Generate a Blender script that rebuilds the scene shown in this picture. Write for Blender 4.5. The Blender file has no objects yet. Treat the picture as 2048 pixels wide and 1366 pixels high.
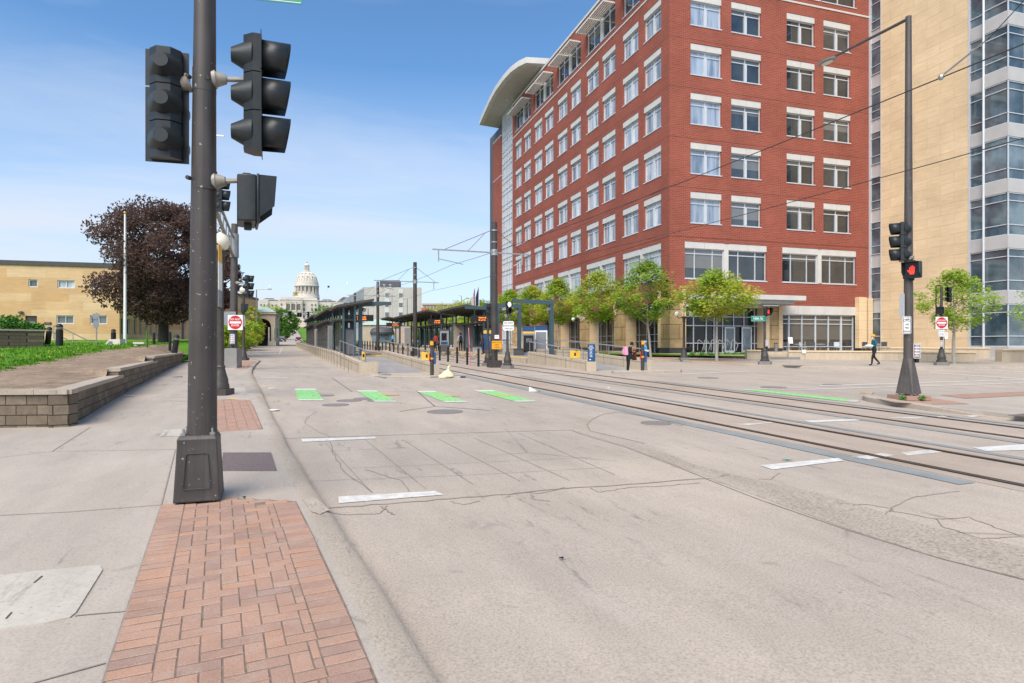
import bpy, bmesh, math, random
from mathutils import Vector, Matrix, Euler
R = math.radians
rnd = random.Random(7)
SC = bpy.context.scene
COL = SC.collection
# ---------------------------------------------------------------- camera, sky, sun, exposure
F, HY, H = 1250.0, 691.5, 1.93           # focal length in photo pixels, eye-level row, eye height
TH = math.atan2(484, 1250)               # the street runs TH to the left of the lens axis; world +Y is the street
cs, sn = math.cos(TH), math.sin(TH)
cd = bpy.data.cameras.new('camera'); cam = bpy.data.objects.new('camera', cd); COL.objects.link(cam)
cam.location = (0, 0, H); cam.rotation_euler = (R(90), 0, -TH)
cd.sensor_width = 36; cd.lens = 36*F/2048; cd.shift_y = (HY-683)/2048
cd.clip_start = .05; cd.clip_end = 9000
SC.camera = cam
SUN_EL, SUN_AZ = R(50), R(221)           # azimuth measured clockwise from world +Y
wd = bpy.data.worlds.new('World'); SC.world = wd; wd.use_nodes = True
nt = wd.node_tree; nt.nodes.clear()
def wn(t, **k):
    n = nt.nodes.new(t)
    for a, b in k.items(): setattr(n, a, b)
    return n
sky = wn('ShaderNodeTexSky', sky_type='NISHITA', sun_disc=False, sun_elevation=SUN_EL, sun_rotation=SUN_AZ, altitude=200, air_density=1.0, dust_density=.3, ozone_density=3.0)
tc = wn('ShaderNodeTexCoord'); sp = wn('ShaderNodeSeparateXYZ'); nt.links.new(tc.outputs['Generated'], sp.inputs[0])
def wm(op, a, b=None):
    n = wn('ShaderNodeMath', operation=op)
    for i, v in enumerate((a, b)):
        if v is None: continue
        if isinstance(v, (int, float)): n.inputs[i].default_value = v
        else: nt.links.new(v, n.inputs[i])
    return n.outputs[0]
den = wm('ADD', wm('MAXIMUM', sp.outputs[2], 0.0), .16)
cb = wn('ShaderNodeCombineXYZ'); nt.links.new(wm('DIVIDE', sp.outputs[0], den), cb.inputs[0]); nt.links.new(wm('DIVIDE', sp.outputs[1], den), cb.inputs[1])
mp = wn('ShaderNodeMapping'); mp.inputs['Scale'].default_value = (.55, 1.5, 1); mp.inputs['Rotation'].default_value = (0, 0, R(-28)); nt.links.new(cb.outputs[0], mp.inputs[0])
n1 = wn('ShaderNodeTexNoise'); n1.inputs['Scale'].default_value = .8; n1.inputs['Detail'].default_value = 9; n1.inputs['Roughness'].default_value = .58; n1.inputs['Distortion'].default_value = .5
nt.links.new(mp.outputs[0], n1.inputs['Vector'])
rp = wn('ShaderNodeValToRGB'); rp.color_ramp.elements[0].position = .43; rp.color_ramp.elements[1].position = .76
nt.links.new(n1.outputs[0], rp.inputs[0])
# thin high cloud: thicker towards the horizon
hz = wn('ShaderNodeMapRange'); hz.inputs[1].default_value = .0; hz.inputs[2].default_value = .40; hz.inputs[3].default_value = .86; hz.inputs[4].default_value = .0; nt.links.new(sp.outputs[2], hz.inputs[0])
cl = wm('MINIMUM', wm('ADD', wm('MULTIPLY', rp.outputs[0], .52), hz.outputs[0]), .95)
mx = wn('ShaderNodeMixRGB'); nt.links.new(cl, mx.inputs[0])
tn = wn('ShaderNodeMixRGB', blend_type='MULTIPLY'); tn.inputs[0].default_value = 1; tn.inputs[2].default_value = (.82, 1.10, 1.24, 1); nt.links.new(sky.outputs[0], tn.inputs[1]); nt.links.new(tn.outputs[0], mx.inputs[1]); mx.inputs[2].default_value = (4.9, 5.3, 6.0, 1)
bg = wn('ShaderNodeBackground'); bg.inputs[1].default_value = .1; nt.links.new(mx.outputs[0], bg.inputs[0])
ow = wn('ShaderNodeOutputWorld'); nt.links.new(bg.outputs[0], ow.inputs[0])
sl = bpy.data.lights.new('sun', 'SUN'); sl.energy = 3.2; sl.angle = R(48); sl.color = (1, .90, .775)
so = bpy.data.objects.new('sun', sl); COL.objects.link(so)
so.rotation_euler = Vector((-math.sin(SUN_AZ)*math.cos(SUN_EL), -math.cos(SUN_AZ)*math.cos(SUN_EL), -math.sin(SUN_EL))).to_track_quat('-Z', 'Y').to_euler()
so.location = (0, -20, 60)
vs = SC.view_settings; vs.view_transform = 'Standard'; vs.look = 'None'; vs.gamma = 1; vs.exposure = 0.68
SC.cycles.use_denoising = True
SC.cycles.max_bounces = 6
SC.cycles.diffuse_bounces = 3
# ---------------------------------------------------------------- placing: photo pixel -> ground point
SL = .018
PROF = [(-400, -400*SL), (115, 2.07), (180, 3.1), (225, 3.5), (260, 5.0), (480, 15.5), (530, 17.5), (640, 20), (3000, 22), (8000, 22)]
def tz(d):
    for (a, za), (b, zb) in zip(PROF, PROF[1:]):
        if d <= b: return za+(zb-za)*(d-a)/(b-a)
    return PROF[-1][1]
def gz(x, y): return tz(sn*x+cs*y)
def c2w(X, d): return (cs*X+sn*d, -sn*X+cs*d)
def G(px, py, zo=0.0):                  # point of the (near, planar) ground seen at that pixel, zo above the road
    d = F*(H-zo)/(py-HY+F*SL); x, y = c2w((px-1024)/F*d, d)
    return Vector((x, y, SL*d+zo))
def W(px, py, d):                       # point at depth d on that ray
    x, y = c2w((px-1024)/F*d, d)
    return Vector((x, y, H+(HY-py)*d/F))
def Wg(px, d, zo=0):                    # ground point at depth d
    x, y = c2w((px-1024)/F*d, d)
    return Vector((x, y, tz(d)+zo))
CR = -TH                                # rotation of things measured square to the lens
# ---------------------------------------------------------------- materials
def lin(c):
    if isinstance(c, str):
        c = [int(c[i:i+2], 16)/255 for i in (0, 2, 4)]
        return tuple((v/12.92 if v <= .04045 else ((v+.055)/1.055)**2.4) for v in c)
    return tuple(c)
MATS = {}
class NT:
    def __init__(s, name):
        s.m = bpy.data.materials.new(name); s.m.use_nodes = True; s.t = s.m.node_tree
        s.b = s.t.nodes['Principled BSDF']; s.tc = None
        MATS[name] = s.m
    def n(s, t, **k):
        n = s.t.nodes.new(t)
        for a, b in k.items(): setattr(n, a, b)
        return n
    def l(s, a, b): s.t.links.new(a, b)
    def put(s, inp, v):
        if hasattr(v, 'is_linked'): s.l(v, inp)
        elif isinstance(v, (tuple, list)) and len(v) == 3 and inp.type == 'RGBA': inp.default_value = (*v, 1)
        else: inp.default_value = v
    def coord(s, kind='Object'):
        if kind == 'World': return s.n('ShaderNodeNewGeometry').outputs['Position']
        if not s.tc: s.tc = s.n('ShaderNodeTexCoord')
        return s.tc.outputs[kind]
    def noise(s, co, scale, detail=4, rough=.55, dist=0):
        n = s.n('ShaderNodeTexNoise'); s.l(co, n.inputs['Vector'])
        n.inputs['Scale'].default_value = scale; n.inputs['Detail'].default_value = detail; n.inputs['Roughness'].default_value = rough; n.inputs['Distortion'].default_value = dist
        return n.outputs[0]
    def ramp(s, v, *st):
        n = s.n('ShaderNodeValToRGB'); s.l(v, n.inputs[0]); e = n.color_ramp.elements
        while len(e) < len(st): e.new(.5)
        for q, (p, c) in zip(e, st): q.position = p; q.color = (*c, 1) if isinstance(c, tuple) else (c, c, c, 1)
        return n.outputs[0]
    def mix(s, f, a, b, bt='MIX'):
        n = s.n('ShaderNodeMixRGB', blend_type=bt); s.put(n.inputs[0], f); s.put(n.inputs[1], a); s.put(n.inputs[2], b); return n.outputs[0]
    def math(s, op, a, b=0.0):
        n = s.n('ShaderNodeMath', operation=op); s.put(n.inputs[0], a); s.put(n.inputs[1], b); return n.outputs[0]
    def mapping(s, co, scale=(1, 1, 1), rot=(0, 0, 0), loc=(0, 0, 0)):
        n = s.n('ShaderNodeMapping'); s.l(co, n.inputs[0]); n.inputs['Scale'].default_value = scale; n.inputs['Rotation'].default_value = rot; n.inputs['Location'].default_value = loc
        return n.outputs[0]
    def bump(s, h, st=.3, dist=.02):
        n = s.n('ShaderNodeBump'); n.inputs['Strength'].default_value = st; n.inputs['Distance'].default_value = dist; s.l(h, n.inputs['Height']); s.l(n.outputs[0], s.b.inputs['Normal'])
    def out(s, col=None, rough=None, metal=None, spec=None):
        if col is not None: s.put(s.b.inputs['Base Color'], col)
        if rough is not None: s.put(s.b.inputs['Roughness'], rough)
        if metal is not None: s.put(s.b.inputs['Metallic'], metal)
        if spec is not None: s.put(s.b.inputs['Specular IOR Level'], spec)
        return s.m
def mat(name, col, rough=.6, var=.14, scale=6, metal=0, bump=0, spec=.4, emit=0):
    if name in MATS: return MATS[name]
    c = lin(col); s = NT(name)
    v = s.noise(s.coord('World'), scale, 5)
    k = s.ramp(v, (.3, 1-var), (.7, 1+var*.6))
    s.out(s.mix(1, c, k, 'MULTIPLY'), rough, metal, spec)
    if bump: s.bump(s.noise(s.coord('World'), scale*5, 3), bump, .02)
    if emit:
        s.put(s.b.inputs['Emission Color'], c); s.b.inputs['Emission Strength'].default_value = emit
    return s.m
def concrete(name, c, c2, speck=.5, cracks=True, fine=55):
    s = NT(name); p = s.coord('World')
    big = s.noise(p, .22, 5, .6); mid = s.noise(s.mapping(p, (1.2, .35, 1)), 1.1, 6, .62)
    col = s.mix(s.ramp(big, (.35, 0.), (.68, 1.)), lin(c), lin(c2))
    col = s.mix(.55, col, s.mix(1, col, s.ramp(mid, (.3, .78), (.66, 1.14)), 'MULTIPLY'))
    col = s.mix(speck, col, s.mix(1, col, s.ramp(s.noise(p, fine, 2, .8), (.34, .55), (.5, 1.), (.7, 1.28)), 'MULTIPLY'))
    blot = s.ramp(s.noise(p, 2.6, 3, .5, .8), (.66, 0.), (.76, .35))
    col = s.mix(s.ramp(s.noise(p, 31, 3, .6), (.66, 0.), (.70, .6)), col, lin((.17, .15, .14)))
    col = s.mix(blot, col, lin((.20, .175, .16)))
    sc = s.noise(s.mapping(p, (5.5, .9, 1), (0, 0, R(14))), 1.3, 6, .75); col = s.mix(s.math('MULTIPLY', s.ramp(sc, (.57, 0.), (.68, .85)), s.ramp(s.noise(p, .5, 2), (.48, 0.), (.6, 1.))), col, lin((.17, .155, .15)))
    lt = s.noise(s.mapping(p, (1.5, .5, 1)), .7, 5, .7); col = s.mix(s.ramp(lt, (.56, 0.), (.72, .35)), col, lin((.52, .46, .41)))
    if cracks:
        vo = s.n('ShaderNodeTexVoronoi', feature='DISTANCE_TO_EDGE'); vo.inputs['Scale'].default_value = .21
        wob = s.mix(.12, p, s.n('ShaderNodeTexNoise').outputs[1]); s.l(wob, vo.inputs['Vector'])
        ck = s.math('MULTIPLY', s.ramp(vo.outputs['Distance'], (.0, 1.), (.006, 0.)), s.ramp(s.noise(p, .35, 2), (.57, 0.), (.66, .5)))
        col = s.mix(ck, col, lin((.09, .08, .07)))
    s.out(col, .88, 0, .25)
    s.bump(s.noise(p, fine*.8, 4, .7), .25, .006)
    return s.m
concrete('road_concrete', (.450, .384, .312), (.395, .340, .284))
concrete('walk_concrete', (.435, .380, .318), (.395, .345, .29), .35)
concrete('kerb_concrete', (.45, .385, .305), (.39, .33, .265), .6, False)
concrete('track_concrete', (.44, .365, .295), (.385, .31, .245), .4)
concrete('cover_concrete', (.50, .46, .39), (.47, .43, .365), .2, False, 20)
concrete('ramp_concrete', (.31, .295, .285), (.28, .265, .255), .35, False)
concrete('plinth_concrete', (.26, .25, .235), (.2, .19, .18), .5, False)
concrete('aggregate', (.375, .318, .258), (.43, .37, .30), .8, False, 34)
def wall_concrete():
    s = NT('wall_concrete'); p = s.coord('World')
    c = s.mix(s.ramp(s.noise(s.mapping(p, (1.4, 1.4, .25)), 2.2, 5, .65), (.35, 0.), (.7, 1.)), lin((.55, .46, .34)), lin((.44, .36, .265)))
    c = s.mix(.5, c, s.mix(1, c, s.ramp(s.noise(p, 18, 3), (.35, .8), (.65, 1.1)), 'MULTIPLY'))
    s.out(c, .85, 0, .3); s.bump(s.noise(p, 30, 3), .2, .01)
wall_concrete()
def pavers():                            # clay pavers, each modelled brick has its own tint
    for name, ca, cb_ in (('brick_paver', (.42, .255, .185), (.30, .195, .165)), ('brick_paver_far', (.40, .235, .185), (.36, .22, .18))):
        s = NT(name); p = s.coord('World'); ri = s.n('ShaderNodeNewGeometry').outputs['Random Per Island']
        c = s.ramp(ri, (0., lin(cb_)), (.35, lin((.37, .225, .165))), (.7, lin(ca)), (1., lin((.47, .25, .16))))
        c = s.mix(.6, c, s.mix(1, c, s.ramp(s.noise(p, 2.3, 4), (.3, .75), (.7, 1.2)), 'MULTIPLY'))
        c = s.mix(.30, c, lin((.40, .27, .20)))
        c = s.mix(s.ramp(s.noise(p, 5, 5, .7), (.48, 0.), (.70, .5)), c, lin((.42, .33, .27)))
        c = s.mix(.8, c, s.mix(1, c, s.ramp(s.noise(p, 160, 2, .8), (.32, .65), (.5, 1.), (.72, 1.35)), 'MULTIPLY'))
        s.out(c, .9, 0, .2); s.bump(s.noise(p, 120, 2), .4, .005)
    mat('joint_sand', (.21, .16, .125), .95, .3, 12)
pavers()
def facade_coord(s, rot=0.0):            # u runs along either face of a square building, v is height
    sp = s.n('ShaderNodeSeparateXYZ'); s.l(s.coord('Object'), sp.inputs[0])
    cb = s.n('ShaderNodeCombineXYZ'); s.l(s.math('SUBTRACT', sp.outputs[0], sp.outputs[1]), cb.inputs[0]); s.l(sp.outputs[2], cb.inputs[1]); return cb.outputs[0]
def brickmat(name, c1, c2, mo, w, h, ms, bump=.4, offs=.5, big=.25, contrast=.5, streak=False):
    s = NT(name); q = facade_coord(s); p = s.coord('World')
    br = s.n('ShaderNodeTexBrick'); s.l(q, br.inputs['Vector']); br.offset = offs
    br.inputs['Scale'].default_value = 1; br.inputs['Brick Width'].default_value = w; br.inputs['Row Height'].default_value = h; br.inputs['Mortar Size'].default_value = ms; br.inputs['Mortar Smooth'].default_value = .2
    br.inputs['Color1'].default_value = (*lin(c1), 1); br.inputs['Color2'].default_value = (*lin(c2), 1); br.inputs['Mortar'].default_value = (*lin(mo), 1)
    c = s.mix(contrast, br.outputs[0], s.mix(1, br.outputs[0], s.ramp(s.noise(p, big, 5, .6), (.3, .78), (.7, 1.15)), 'MULTIPLY'))
    if streak: c = s.mix(.5, c, s.mix(1, c, s.ramp(s.noise(s.mapping(q, (.5, 5, 1)), 1.6, 6, .65), (.32, .78), (.7, 1.14)), 'MULTIPLY'))
    s.out(c, .85, 0, .25); s.bump(br.outputs[1], -bump, .01)
brickmat('red_brick', (.305, .080, .053), (.245, .063, .043), (.385, .145, .10), .42, .15, .02, .4, .5, .25, .7, True)
brickmat('pale_stone', (.78, .60, .38), (.72, .545, .335), (.50, .38, .23), 2.4, .86, .012, .2, .5, .4, .5, True)
brickmat('yellow_stone', (.71, .515, .31), (.60, .37, .18), (.55, .40, .22), 3.2, .78, .008, .2, .37, .5, .5, True)
brickmat('rough_stone', (.50, .35, .18), (.40, .28, .14), (.14, .10, .06), 1.9, 1.25, .03, .6, .5, 1.6, .9, True)
brickmat('block_wall', (.22, .175, .125), (.13, .105, .075), (.045, .038, .03), .46, .195, .012, 1., .5, 9., 1., True)
brickmat('dome_stone', (.66, .61, .54), (.61, .56, .49), (.42, .38, .33), 2.5, 1.2, .05, .1, .5, .2, .6)
brickmat('office_panel', (.50, .475, .44), (.47, .445, .41), (.36, .34, .31), 3.0, 3.6, .05, .1, 0, .1, .4)
def glass(name, c1, c2, rough=.03, ior=1.9, stripes=None):
    s = NT(name); p = s.coord('World'); c = s.mix(s.ramp(s.noise(p, .45, 3), (.38, 0.), (.62, 1.)), lin(c1), lin(c2))
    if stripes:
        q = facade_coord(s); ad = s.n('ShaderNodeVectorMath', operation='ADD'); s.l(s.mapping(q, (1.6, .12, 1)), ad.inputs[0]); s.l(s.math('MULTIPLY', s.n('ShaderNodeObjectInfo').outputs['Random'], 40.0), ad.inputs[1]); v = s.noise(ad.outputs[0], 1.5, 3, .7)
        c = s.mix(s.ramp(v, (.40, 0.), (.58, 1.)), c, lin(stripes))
    oi = s.n('ShaderNodeObjectInfo').outputs['Random']; sz = s.n('ShaderNodeSeparateXYZ'); s.l(s.coord('Object'), sz.inputs[0])
    if name in ('window_glass', 'blind_sky_glass'):           # roller blinds drawn to different heights, room by room
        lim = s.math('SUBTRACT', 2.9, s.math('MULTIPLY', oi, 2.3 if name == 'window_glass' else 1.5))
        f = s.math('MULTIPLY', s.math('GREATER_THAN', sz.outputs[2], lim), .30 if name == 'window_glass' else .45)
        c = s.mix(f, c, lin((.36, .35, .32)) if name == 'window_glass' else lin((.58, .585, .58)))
    c = s.mix(1, c, s.ramp(oi, (0, .72), (1, 1.25)), 'MULTIPLY')
    s.out(c, rough, 0, .5); s.b.inputs['IOR'].default_value = ior
    return s.m
glass('window_glass', (.018, .024, .028), (.045, .055, .06))
glass('blue_glass', (.04, .07, .09), (.15, .20, .225), .04, 1.8)
glass('blind_sky_glass', (.13, .16, .20), (.25, .29, .34), .05, 2.1, (.52, .55, .58))  # pale blinds whose colour also paints in the reflected sky
glass('sky_reflect_glass', (.14, .19, .26), (.34, .42, .52), .05, 2.2, (.40, .47, .56))  # light blue tint and stripes paint a sky reflection into the panes
glass('dark_glass', (.008, .009, .011), (.025, .026, .03), .05, 1.5)
glass('shelter_glass', (.06, .10, .115), (.18, .22, .22), .06, 1.6)
def pole_paint(name, c, metal=.25):       # faded paint with run-off streaks and small chips
    s = NT(name); p = s.coord('World'); k = s.mix(s.ramp(s.noise(s.mapping(p, (14, 14, .5)), 1.2, 5, .65), (.35, 0.), (.7, 1.)), lin(c), lin(tuple(v*1.45 for v in c)))
    k = s.mix(.6, k, s.mix(1, k, s.ramp(s.noise(p, 2.1, 4), (.3, .7), (.7, 1.2)), 'MULTIPLY'))
    k = s.mix(s.ramp(s.noise(p, 26, 2, .5), (.70, 0.), (.73, .8)), k, lin((.36, .34, .31)))
    s.out(k, .5, metal, .4)
pole_paint('dark_pole', (.060, .053, .049))
pole_paint('brown_pole', (.085, .074, .068))
mat('ornate_pole', (.075, .068, .06), .5, .2, 9, .2)
mat('signal_black', (.022, .027, .029), .42, .25, 12)
mat('signal_lens', (.012, .012, .014), .2, .1)
mat('galvanised', (.42, .42, .41), .45, .15, 9, .7)
mat('bracket_grey', (.36, .33, .28), .55, .2, 15, .2)
mat('wire_black', (.04, .04, .042), .6, .1)
mat('teal_steel', (.07, .115, .135), .45, .12, 4, .3)
mat('canopy_dark', (.075, .07, .066), .6, .15, 3)
mat('canopy_under', (.13, .12, .10), .7, .2, 2)
mat('white_panel', (.60, .585, .55), .55, .08, 1.2)
mat('grey_panel', (.48, .47, .455), .55, .08, 1.2)
mat('frame_white', (.62, .65, .68), .4, .06, 3, .2)
mat('frame_grey', (.34, .38, .42), .4, .06, 3, .4)
mat('white_paint', (.64, .62, .575), .8, .22, 9)
mat('worn_white', (.55, .52, .47), .8, .25, 7)
mat('green_paint', (.27, .58, .22), .85, .3, 8)
mat('yellow_paint', (.72, .46, .06), .7, .12, 5)
mat('sign_white', (.78, .78, .77), .45, .04, 3)
mat('sign_red', (.52, .022, .03), .45, .05, 3)
mat('sign_green', (.0, .23, .15), .45, .05, 3)
mat('sign_blue', (.02, .075, .20), .45, .08, 3)
mat('sign_orange', (.80, .36, .012), .45, .05, 3)
mat('sign_black', (.012, .012, .012), .5, .05, 3)
mat('sign_grey', (.30, .31, .33), .45, .08, 5, .6)
mat('led_orange', (1., .24, .03), .5, 0, 1, emit=.8)
mat('led_red', (1., .05, .03), .5, 0, 1, emit=.6)
mat('led_white', (1., .95, .85), .5, 0, 1, emit=1.2)
mat('lamp_globe', (.72, .66, .53), .35, .05, 4)
mat('white_globe', (.82, .82, .82), .3, .05, 4)
mat('rail_steel', (.12, .088, .068), .45, .3, 3, .5)
mat('rail_groove', (.028, .024, .02), .8, .2, 6)
mat('rubber_strip', (.255, .275, .27), .75, .16, 2)
mat('tar', (.09, .08, .07), .85, .3, 8)
mat('joint', (.29, .24, .20), .9, .25, 4)
mat('iron_cover', (.24, .215, .20), .7, .25, 30, .1)
mat('plate_brown', (.17, .135, .125), .75, .25, 30)
mat('plum_leaf', (.075, .036, .036), .6, .35, 1.3)
mat('plum_leaf_light', (.13, .062, .055), .6, .35, 1.3)
def leafmat(name, c1, c2, c3):
    s = NT(name); v = s.noise(s.coord('World'), 1.6, 4, .7)
    wv = s.n('ShaderNodeTexWhiteNoise'); s.l(s.mapping(s.coord('World'), (7, 7, 7)), wv.inputs[0])
    c = s.mix(s.ramp(v, (.36, 0.), (.64, 1.)), lin(c1), lin(c2)); c = s.mix(s.math('MULTIPLY', wv.outputs[0], .5), c, lin(c3))
    s.out(c, .55, 0, .3)
    tr = s.n('ShaderNodeBsdfTranslucent'); s.l(c, tr.inputs[0]); m2 = s.n('ShaderNodeMixShader'); m2.inputs[0].default_value = .5
    s.l(s.b.outputs[0], m2.inputs[1]); s.l(tr.outputs[0], m2.inputs[2]); s.l(m2.outputs[0], s.t.nodes['Material Output'].inputs[0])
leafmat('spring_leaf', (.28, .44, .035), (.41, .52, .05), (.19, .34, .03))
leafmat('yellow_leaf', (.43, .49, .05), (.53, .53, .07), (.32, .42, .04))
leafmat('green_leaf', (.10, .23, .03), (.15, .30, .035), (.05, .14, .02))
leafmat('purple_leaf', (.115, .070, .058), (.215, .135, .105), (.07, .052, .046))
mat('bark_dark', (.045, .036, .03), .9, .3, 9, bump=.4)
mat('bark_pale', (.40, .37, .32), .9, .35, 14, bump=.3)
def grassmat():
    s = NT('grass'); p = s.coord('World')
    c = s.mix(s.ramp(s.noise(p, .8, 5), (.35, 0.), (.65, 1.)), lin((.075, .20, .012)), lin((.135, .29, .02)))
    c = s.mix(.7, c, s.mix(1, c, s.ramp(s.noise(p, 40, 3, .7), (.3, .55), (.7, 1.35)), 'MULTIPLY')); s.out(c, .9, 0, .2); s.bump(s.noise(p, 45, 3), .6, .04)
    s = NT('dirt'); p = s.coord('World')
    c = s.mix(s.ramp(s.noise(p, 2.2, 6, .7), (.36, 0.), (.66, 1.)), lin((.40, .30, .215)), lin((.22, .16, .11)))
    c = s.mix(s.ramp(s.noise(p, 3.1, 5, .7), (.58, 0.), (.68, .7)), c, lin((.10, .17, .03)))
    c = s.mix(.8, c, s.mix(1, c, s.ramp(s.noise(p, 34, 3, .8), (.3, .5), (.7, 1.4)), 'MULTIPLY')); s.out(c, .95, 0, .15); s.bump(s.noise(p, 30, 4), .8, .05)
grassmat()
mat('terrain_green', (.10, .16, .03), .95, .3, .05)
mat('copper_green', (.38, .50, .43), .6, .12, 1)
mat('slate_roof', (.085, .095, .105), .6, .12, 1)
mat('gold', (.70, .42, .06), .35, .1, 3, .6)
mat('pink_stone', (.45, .36, .30), .8, .12, 1)
mat('arch_stone', (.47, .385, .30), .8, .12, 1.5)
mat('dome_shade', (.16, .145, .13), .8, .1, 1)
mat('skin', (.42, .24, .165), .6, .05)
mat('skin_dark', (.17, .095, .065), .6, .05)
mat('black_cloth', (.014, .014, .016), .85, .2, 20)
mat('teal_cloth', (.012, .115, .155), .85, .15, 20)
mat('skyblue_cloth', (.12, .40, .68), .85, .12, 20)
mat('navy_cloth', (.018, .03, .085), .85, .15, 20)
mat('white_cloth', (.72, .72, .73), .85, .08, 20)
mat('grey_cloth', (.47, .47, .48), .85, .1, 20)
mat('pink_cloth', (.68, .33, .45), .8, .12, 20)
mat('maroon_cloth', (.16, .015, .022), .85, .15, 20)
mat('olive_cloth', (.055, .055, .04), .85, .2, 20)
mat('red_cloth', (.36, .04, .035), .85, .15, 20)
mat('saffron_cloth', (.80, .38, .01), .85, .1, 20)
mat('paper', (.80, .79, .76), .8, .06, 10)
mat('cream_plastic', (.66, .62, .40), .5, .12, 25, bump=.3)
mat('car_dark', (.03, .035, .045), .25, .05)
mat('car_red', (.12, .02, .025), .25, .05)
mat('car_silver', (.35, .37, .4), .25, .05, 4, .5)
mat('tyre', (.015, .015, .015), .8, .1)
mat('steel_grey', (.30, .295, .285), .4, .1, 3, .6)
mat('rail_silver', (.52, .52, .52), .35, .08, 5, .7)
mat('cabinet_steel', (.155, .148, .138), .45, .15, 4, .4)
mat('pink_post', (.62, .22, .30), .5, .1)
mat('hedge', (.06, .19, .02), .9, .3, 8)
# ---------------------------------------------------------------- mesh helpers
class M:
    def __init__(s): s.v = []; s.f = []; s.k = []; s.mats = []; s.c = 0
    def m(s, name):
        if name not in s.mats: s.mats.append(name)
        s.c = s.mats.index(name); return s
    def poly(s, pts):
        b = len(s.v); s.v += [tuple(p) for p in pts]; s.f.append(tuple(range(b, b+len(pts)))); s.k.append(s.c); return s
    def faces(s, vs, fs):
        b = len(s.v); s.v += [tuple(p) for p in vs]
        for f in fs: s.f.append(tuple(b+i for i in f)); s.k.append(s.c)
        return s
    def hexa(s, p):                      # 8 points: bottom ring 0-3, top ring 4-7
        return s.faces(p, [(3, 2, 1, 0), (4, 5, 6, 7), (0, 1, 5, 4), (1, 2, 6, 5), (2, 3, 7, 6), (3, 0, 4, 7)])
    def box(s, x0, x1, y0, y1, z0, z1):
        return s.hexa([(x0, y0, z0), (x1, y0, z0), (x1, y1, z0), (x0, y1, z0), (x0, y0, z1), (x1, y0, z1), (x1, y1, z1), (x0, y1, z1)])
    def rbox(s, c, size, rz=0, rx=0, ry=0, taper=1):
        e = Euler((rx, ry, rz)).to_matrix(); c = Vector(c); a, b, h = (q/2 for q in size); P = []
        for z, t in ((-h, 1), (h, taper)):
            for x, y in ((-a, -b), (a, -b), (a, b), (-a, b)): P.append(c+e@Vector((x*t, y*t, z)))
        return s.hexa(P)
    def bar(s, p, q, w, h=None):         # rectangular bar between two points
        p, q = Vector(p), Vector(q); d = (q-p); h = h or w
        u = d.cross(Vector((0, 0, 1)))
        if u.length < 1e-6: u = Vector((1, 0, 0))
        u.normalize(); n = u.cross(d).normalized(); u *= w/2; n *= h/2
        return s.hexa([p-u-n, p+u-n, q+u-n, q-u-n, p-u+n, p+u+n, q+u+n, q-u+n])
    def cyl(s, p, q, r0, r1=None, n=12, cap=True):
        r1 = r0 if r1 is None else r1; p, q = Vector(p), Vector(q); d = (q-p).normalized()
        u = d.orthogonal().normalized(); w = d.cross(u); P = []
        for c, r in ((p, r0), (q, r1)):
            for i in range(n):
                a = 2*math.pi*(i+.5)/n; P.append(c+u*(r*math.cos(a))+w*(r*math.sin(a)))
        fs = [(i, (i+1) % n, n+(i+1) % n, n+i) for i in range(n)]
        if cap: fs += [tuple(range(n-1, -1, -1)), tuple(range(n, 2*n))]
        return s.faces(P, fs)
    def tube(s, pts, r, n=6):
        for a, b in zip(pts, pts[1:]): s.cyl(a, b, r, r, n)
        return s
    def lathe(s, c, prof, n=16, sq=False):
        P = []; cx, cy, cz = c; fs = []
        for r, z in prof:
            for i in range(n):
                a = 2*math.pi*(i+.5)/n; P.append((cx+r*math.cos(a), cy+r*math.sin(a), cz+z))
        for j in range(len(prof)-1):
            for i in range(n): fs.append((j*n+i, j*n+(i+1) % n, (j+1)*n+(i+1) % n, (j+1)*n+i))
        fs += [tuple(range(n-1, -1, -1)), tuple((len(prof)-1)*n+i for i in range(n))]
        return s.faces(P, fs)
    def ball(s, c, r, n=12, m=8, sz=1):
        return s.lathe(c, [(max(.001, r*math.sin(math.pi*j/m)), -r*sz*math.cos(math.pi*j/m)) for j in range(m+1)], n)
    def prism(s, pts, z0, z1):           # extrude a plan outline
        n = len(pts); P = [(p[0], p[1], z0) for p in pts]+[(p[0], p[1], z1) for p in pts]
        return s.faces(P, [tuple(range(n-1, -1, -1)), tuple(range(n, 2*n))]+[(i, (i+1) % n, n+(i+1) % n, n+i) for i in range(n)])
    def slab(s, pts, t):                 # 3D outline with thickness t downwards
        n = len(pts); P = [tuple(p) for p in pts]+[(p[0], p[1], p[2]-t) for p in pts]
        return s.faces(P, [tuple(range(n)), tuple(range(2*n-1, n-1, -1))]+[(n+i, n+(i+1) % n, (i+1) % n, i) for i in range(n)])
    def mesh(s, name, smooth=35):
        me = bpy.data.meshes.new(name); me.from_pydata(s.v, [], s.f)
        for m in s.mats: me.materials.append(MATS[m])
        me.polygons.foreach_set('material_index', s.k)
        if smooth:
            me.polygons.foreach_set('use_smooth', [True]*len(s.f)); me.set_sharp_from_angle(angle=R(smooth))
        me.update(); return me
    def build(s, name, parent=None, loc=(0, 0, 0), rz=0, smooth=35):
        return link(name, s.mesh(name, smooth), parent, loc, rz)
def link(name, me, parent=None, loc=(0, 0, 0), rz=0):
    o = bpy.data.objects.new(name, me); COL.objects.link(o); o.location = loc; o.rotation_euler = (0, 0, rz)
    if parent: o.parent = parent
    return o
def tag(o, label, cat, group=None):
    o['label'] = label; o['category'] = cat
    if group: o['group'] = group
    return o
def thing(name, label, cat, loc=(0, 0, 0), rz=0, group=None):
    return tag(link(name, None, None, loc, rz), label, cat, group)
def structure(o): o['kind'] = 'structure'; return o
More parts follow.
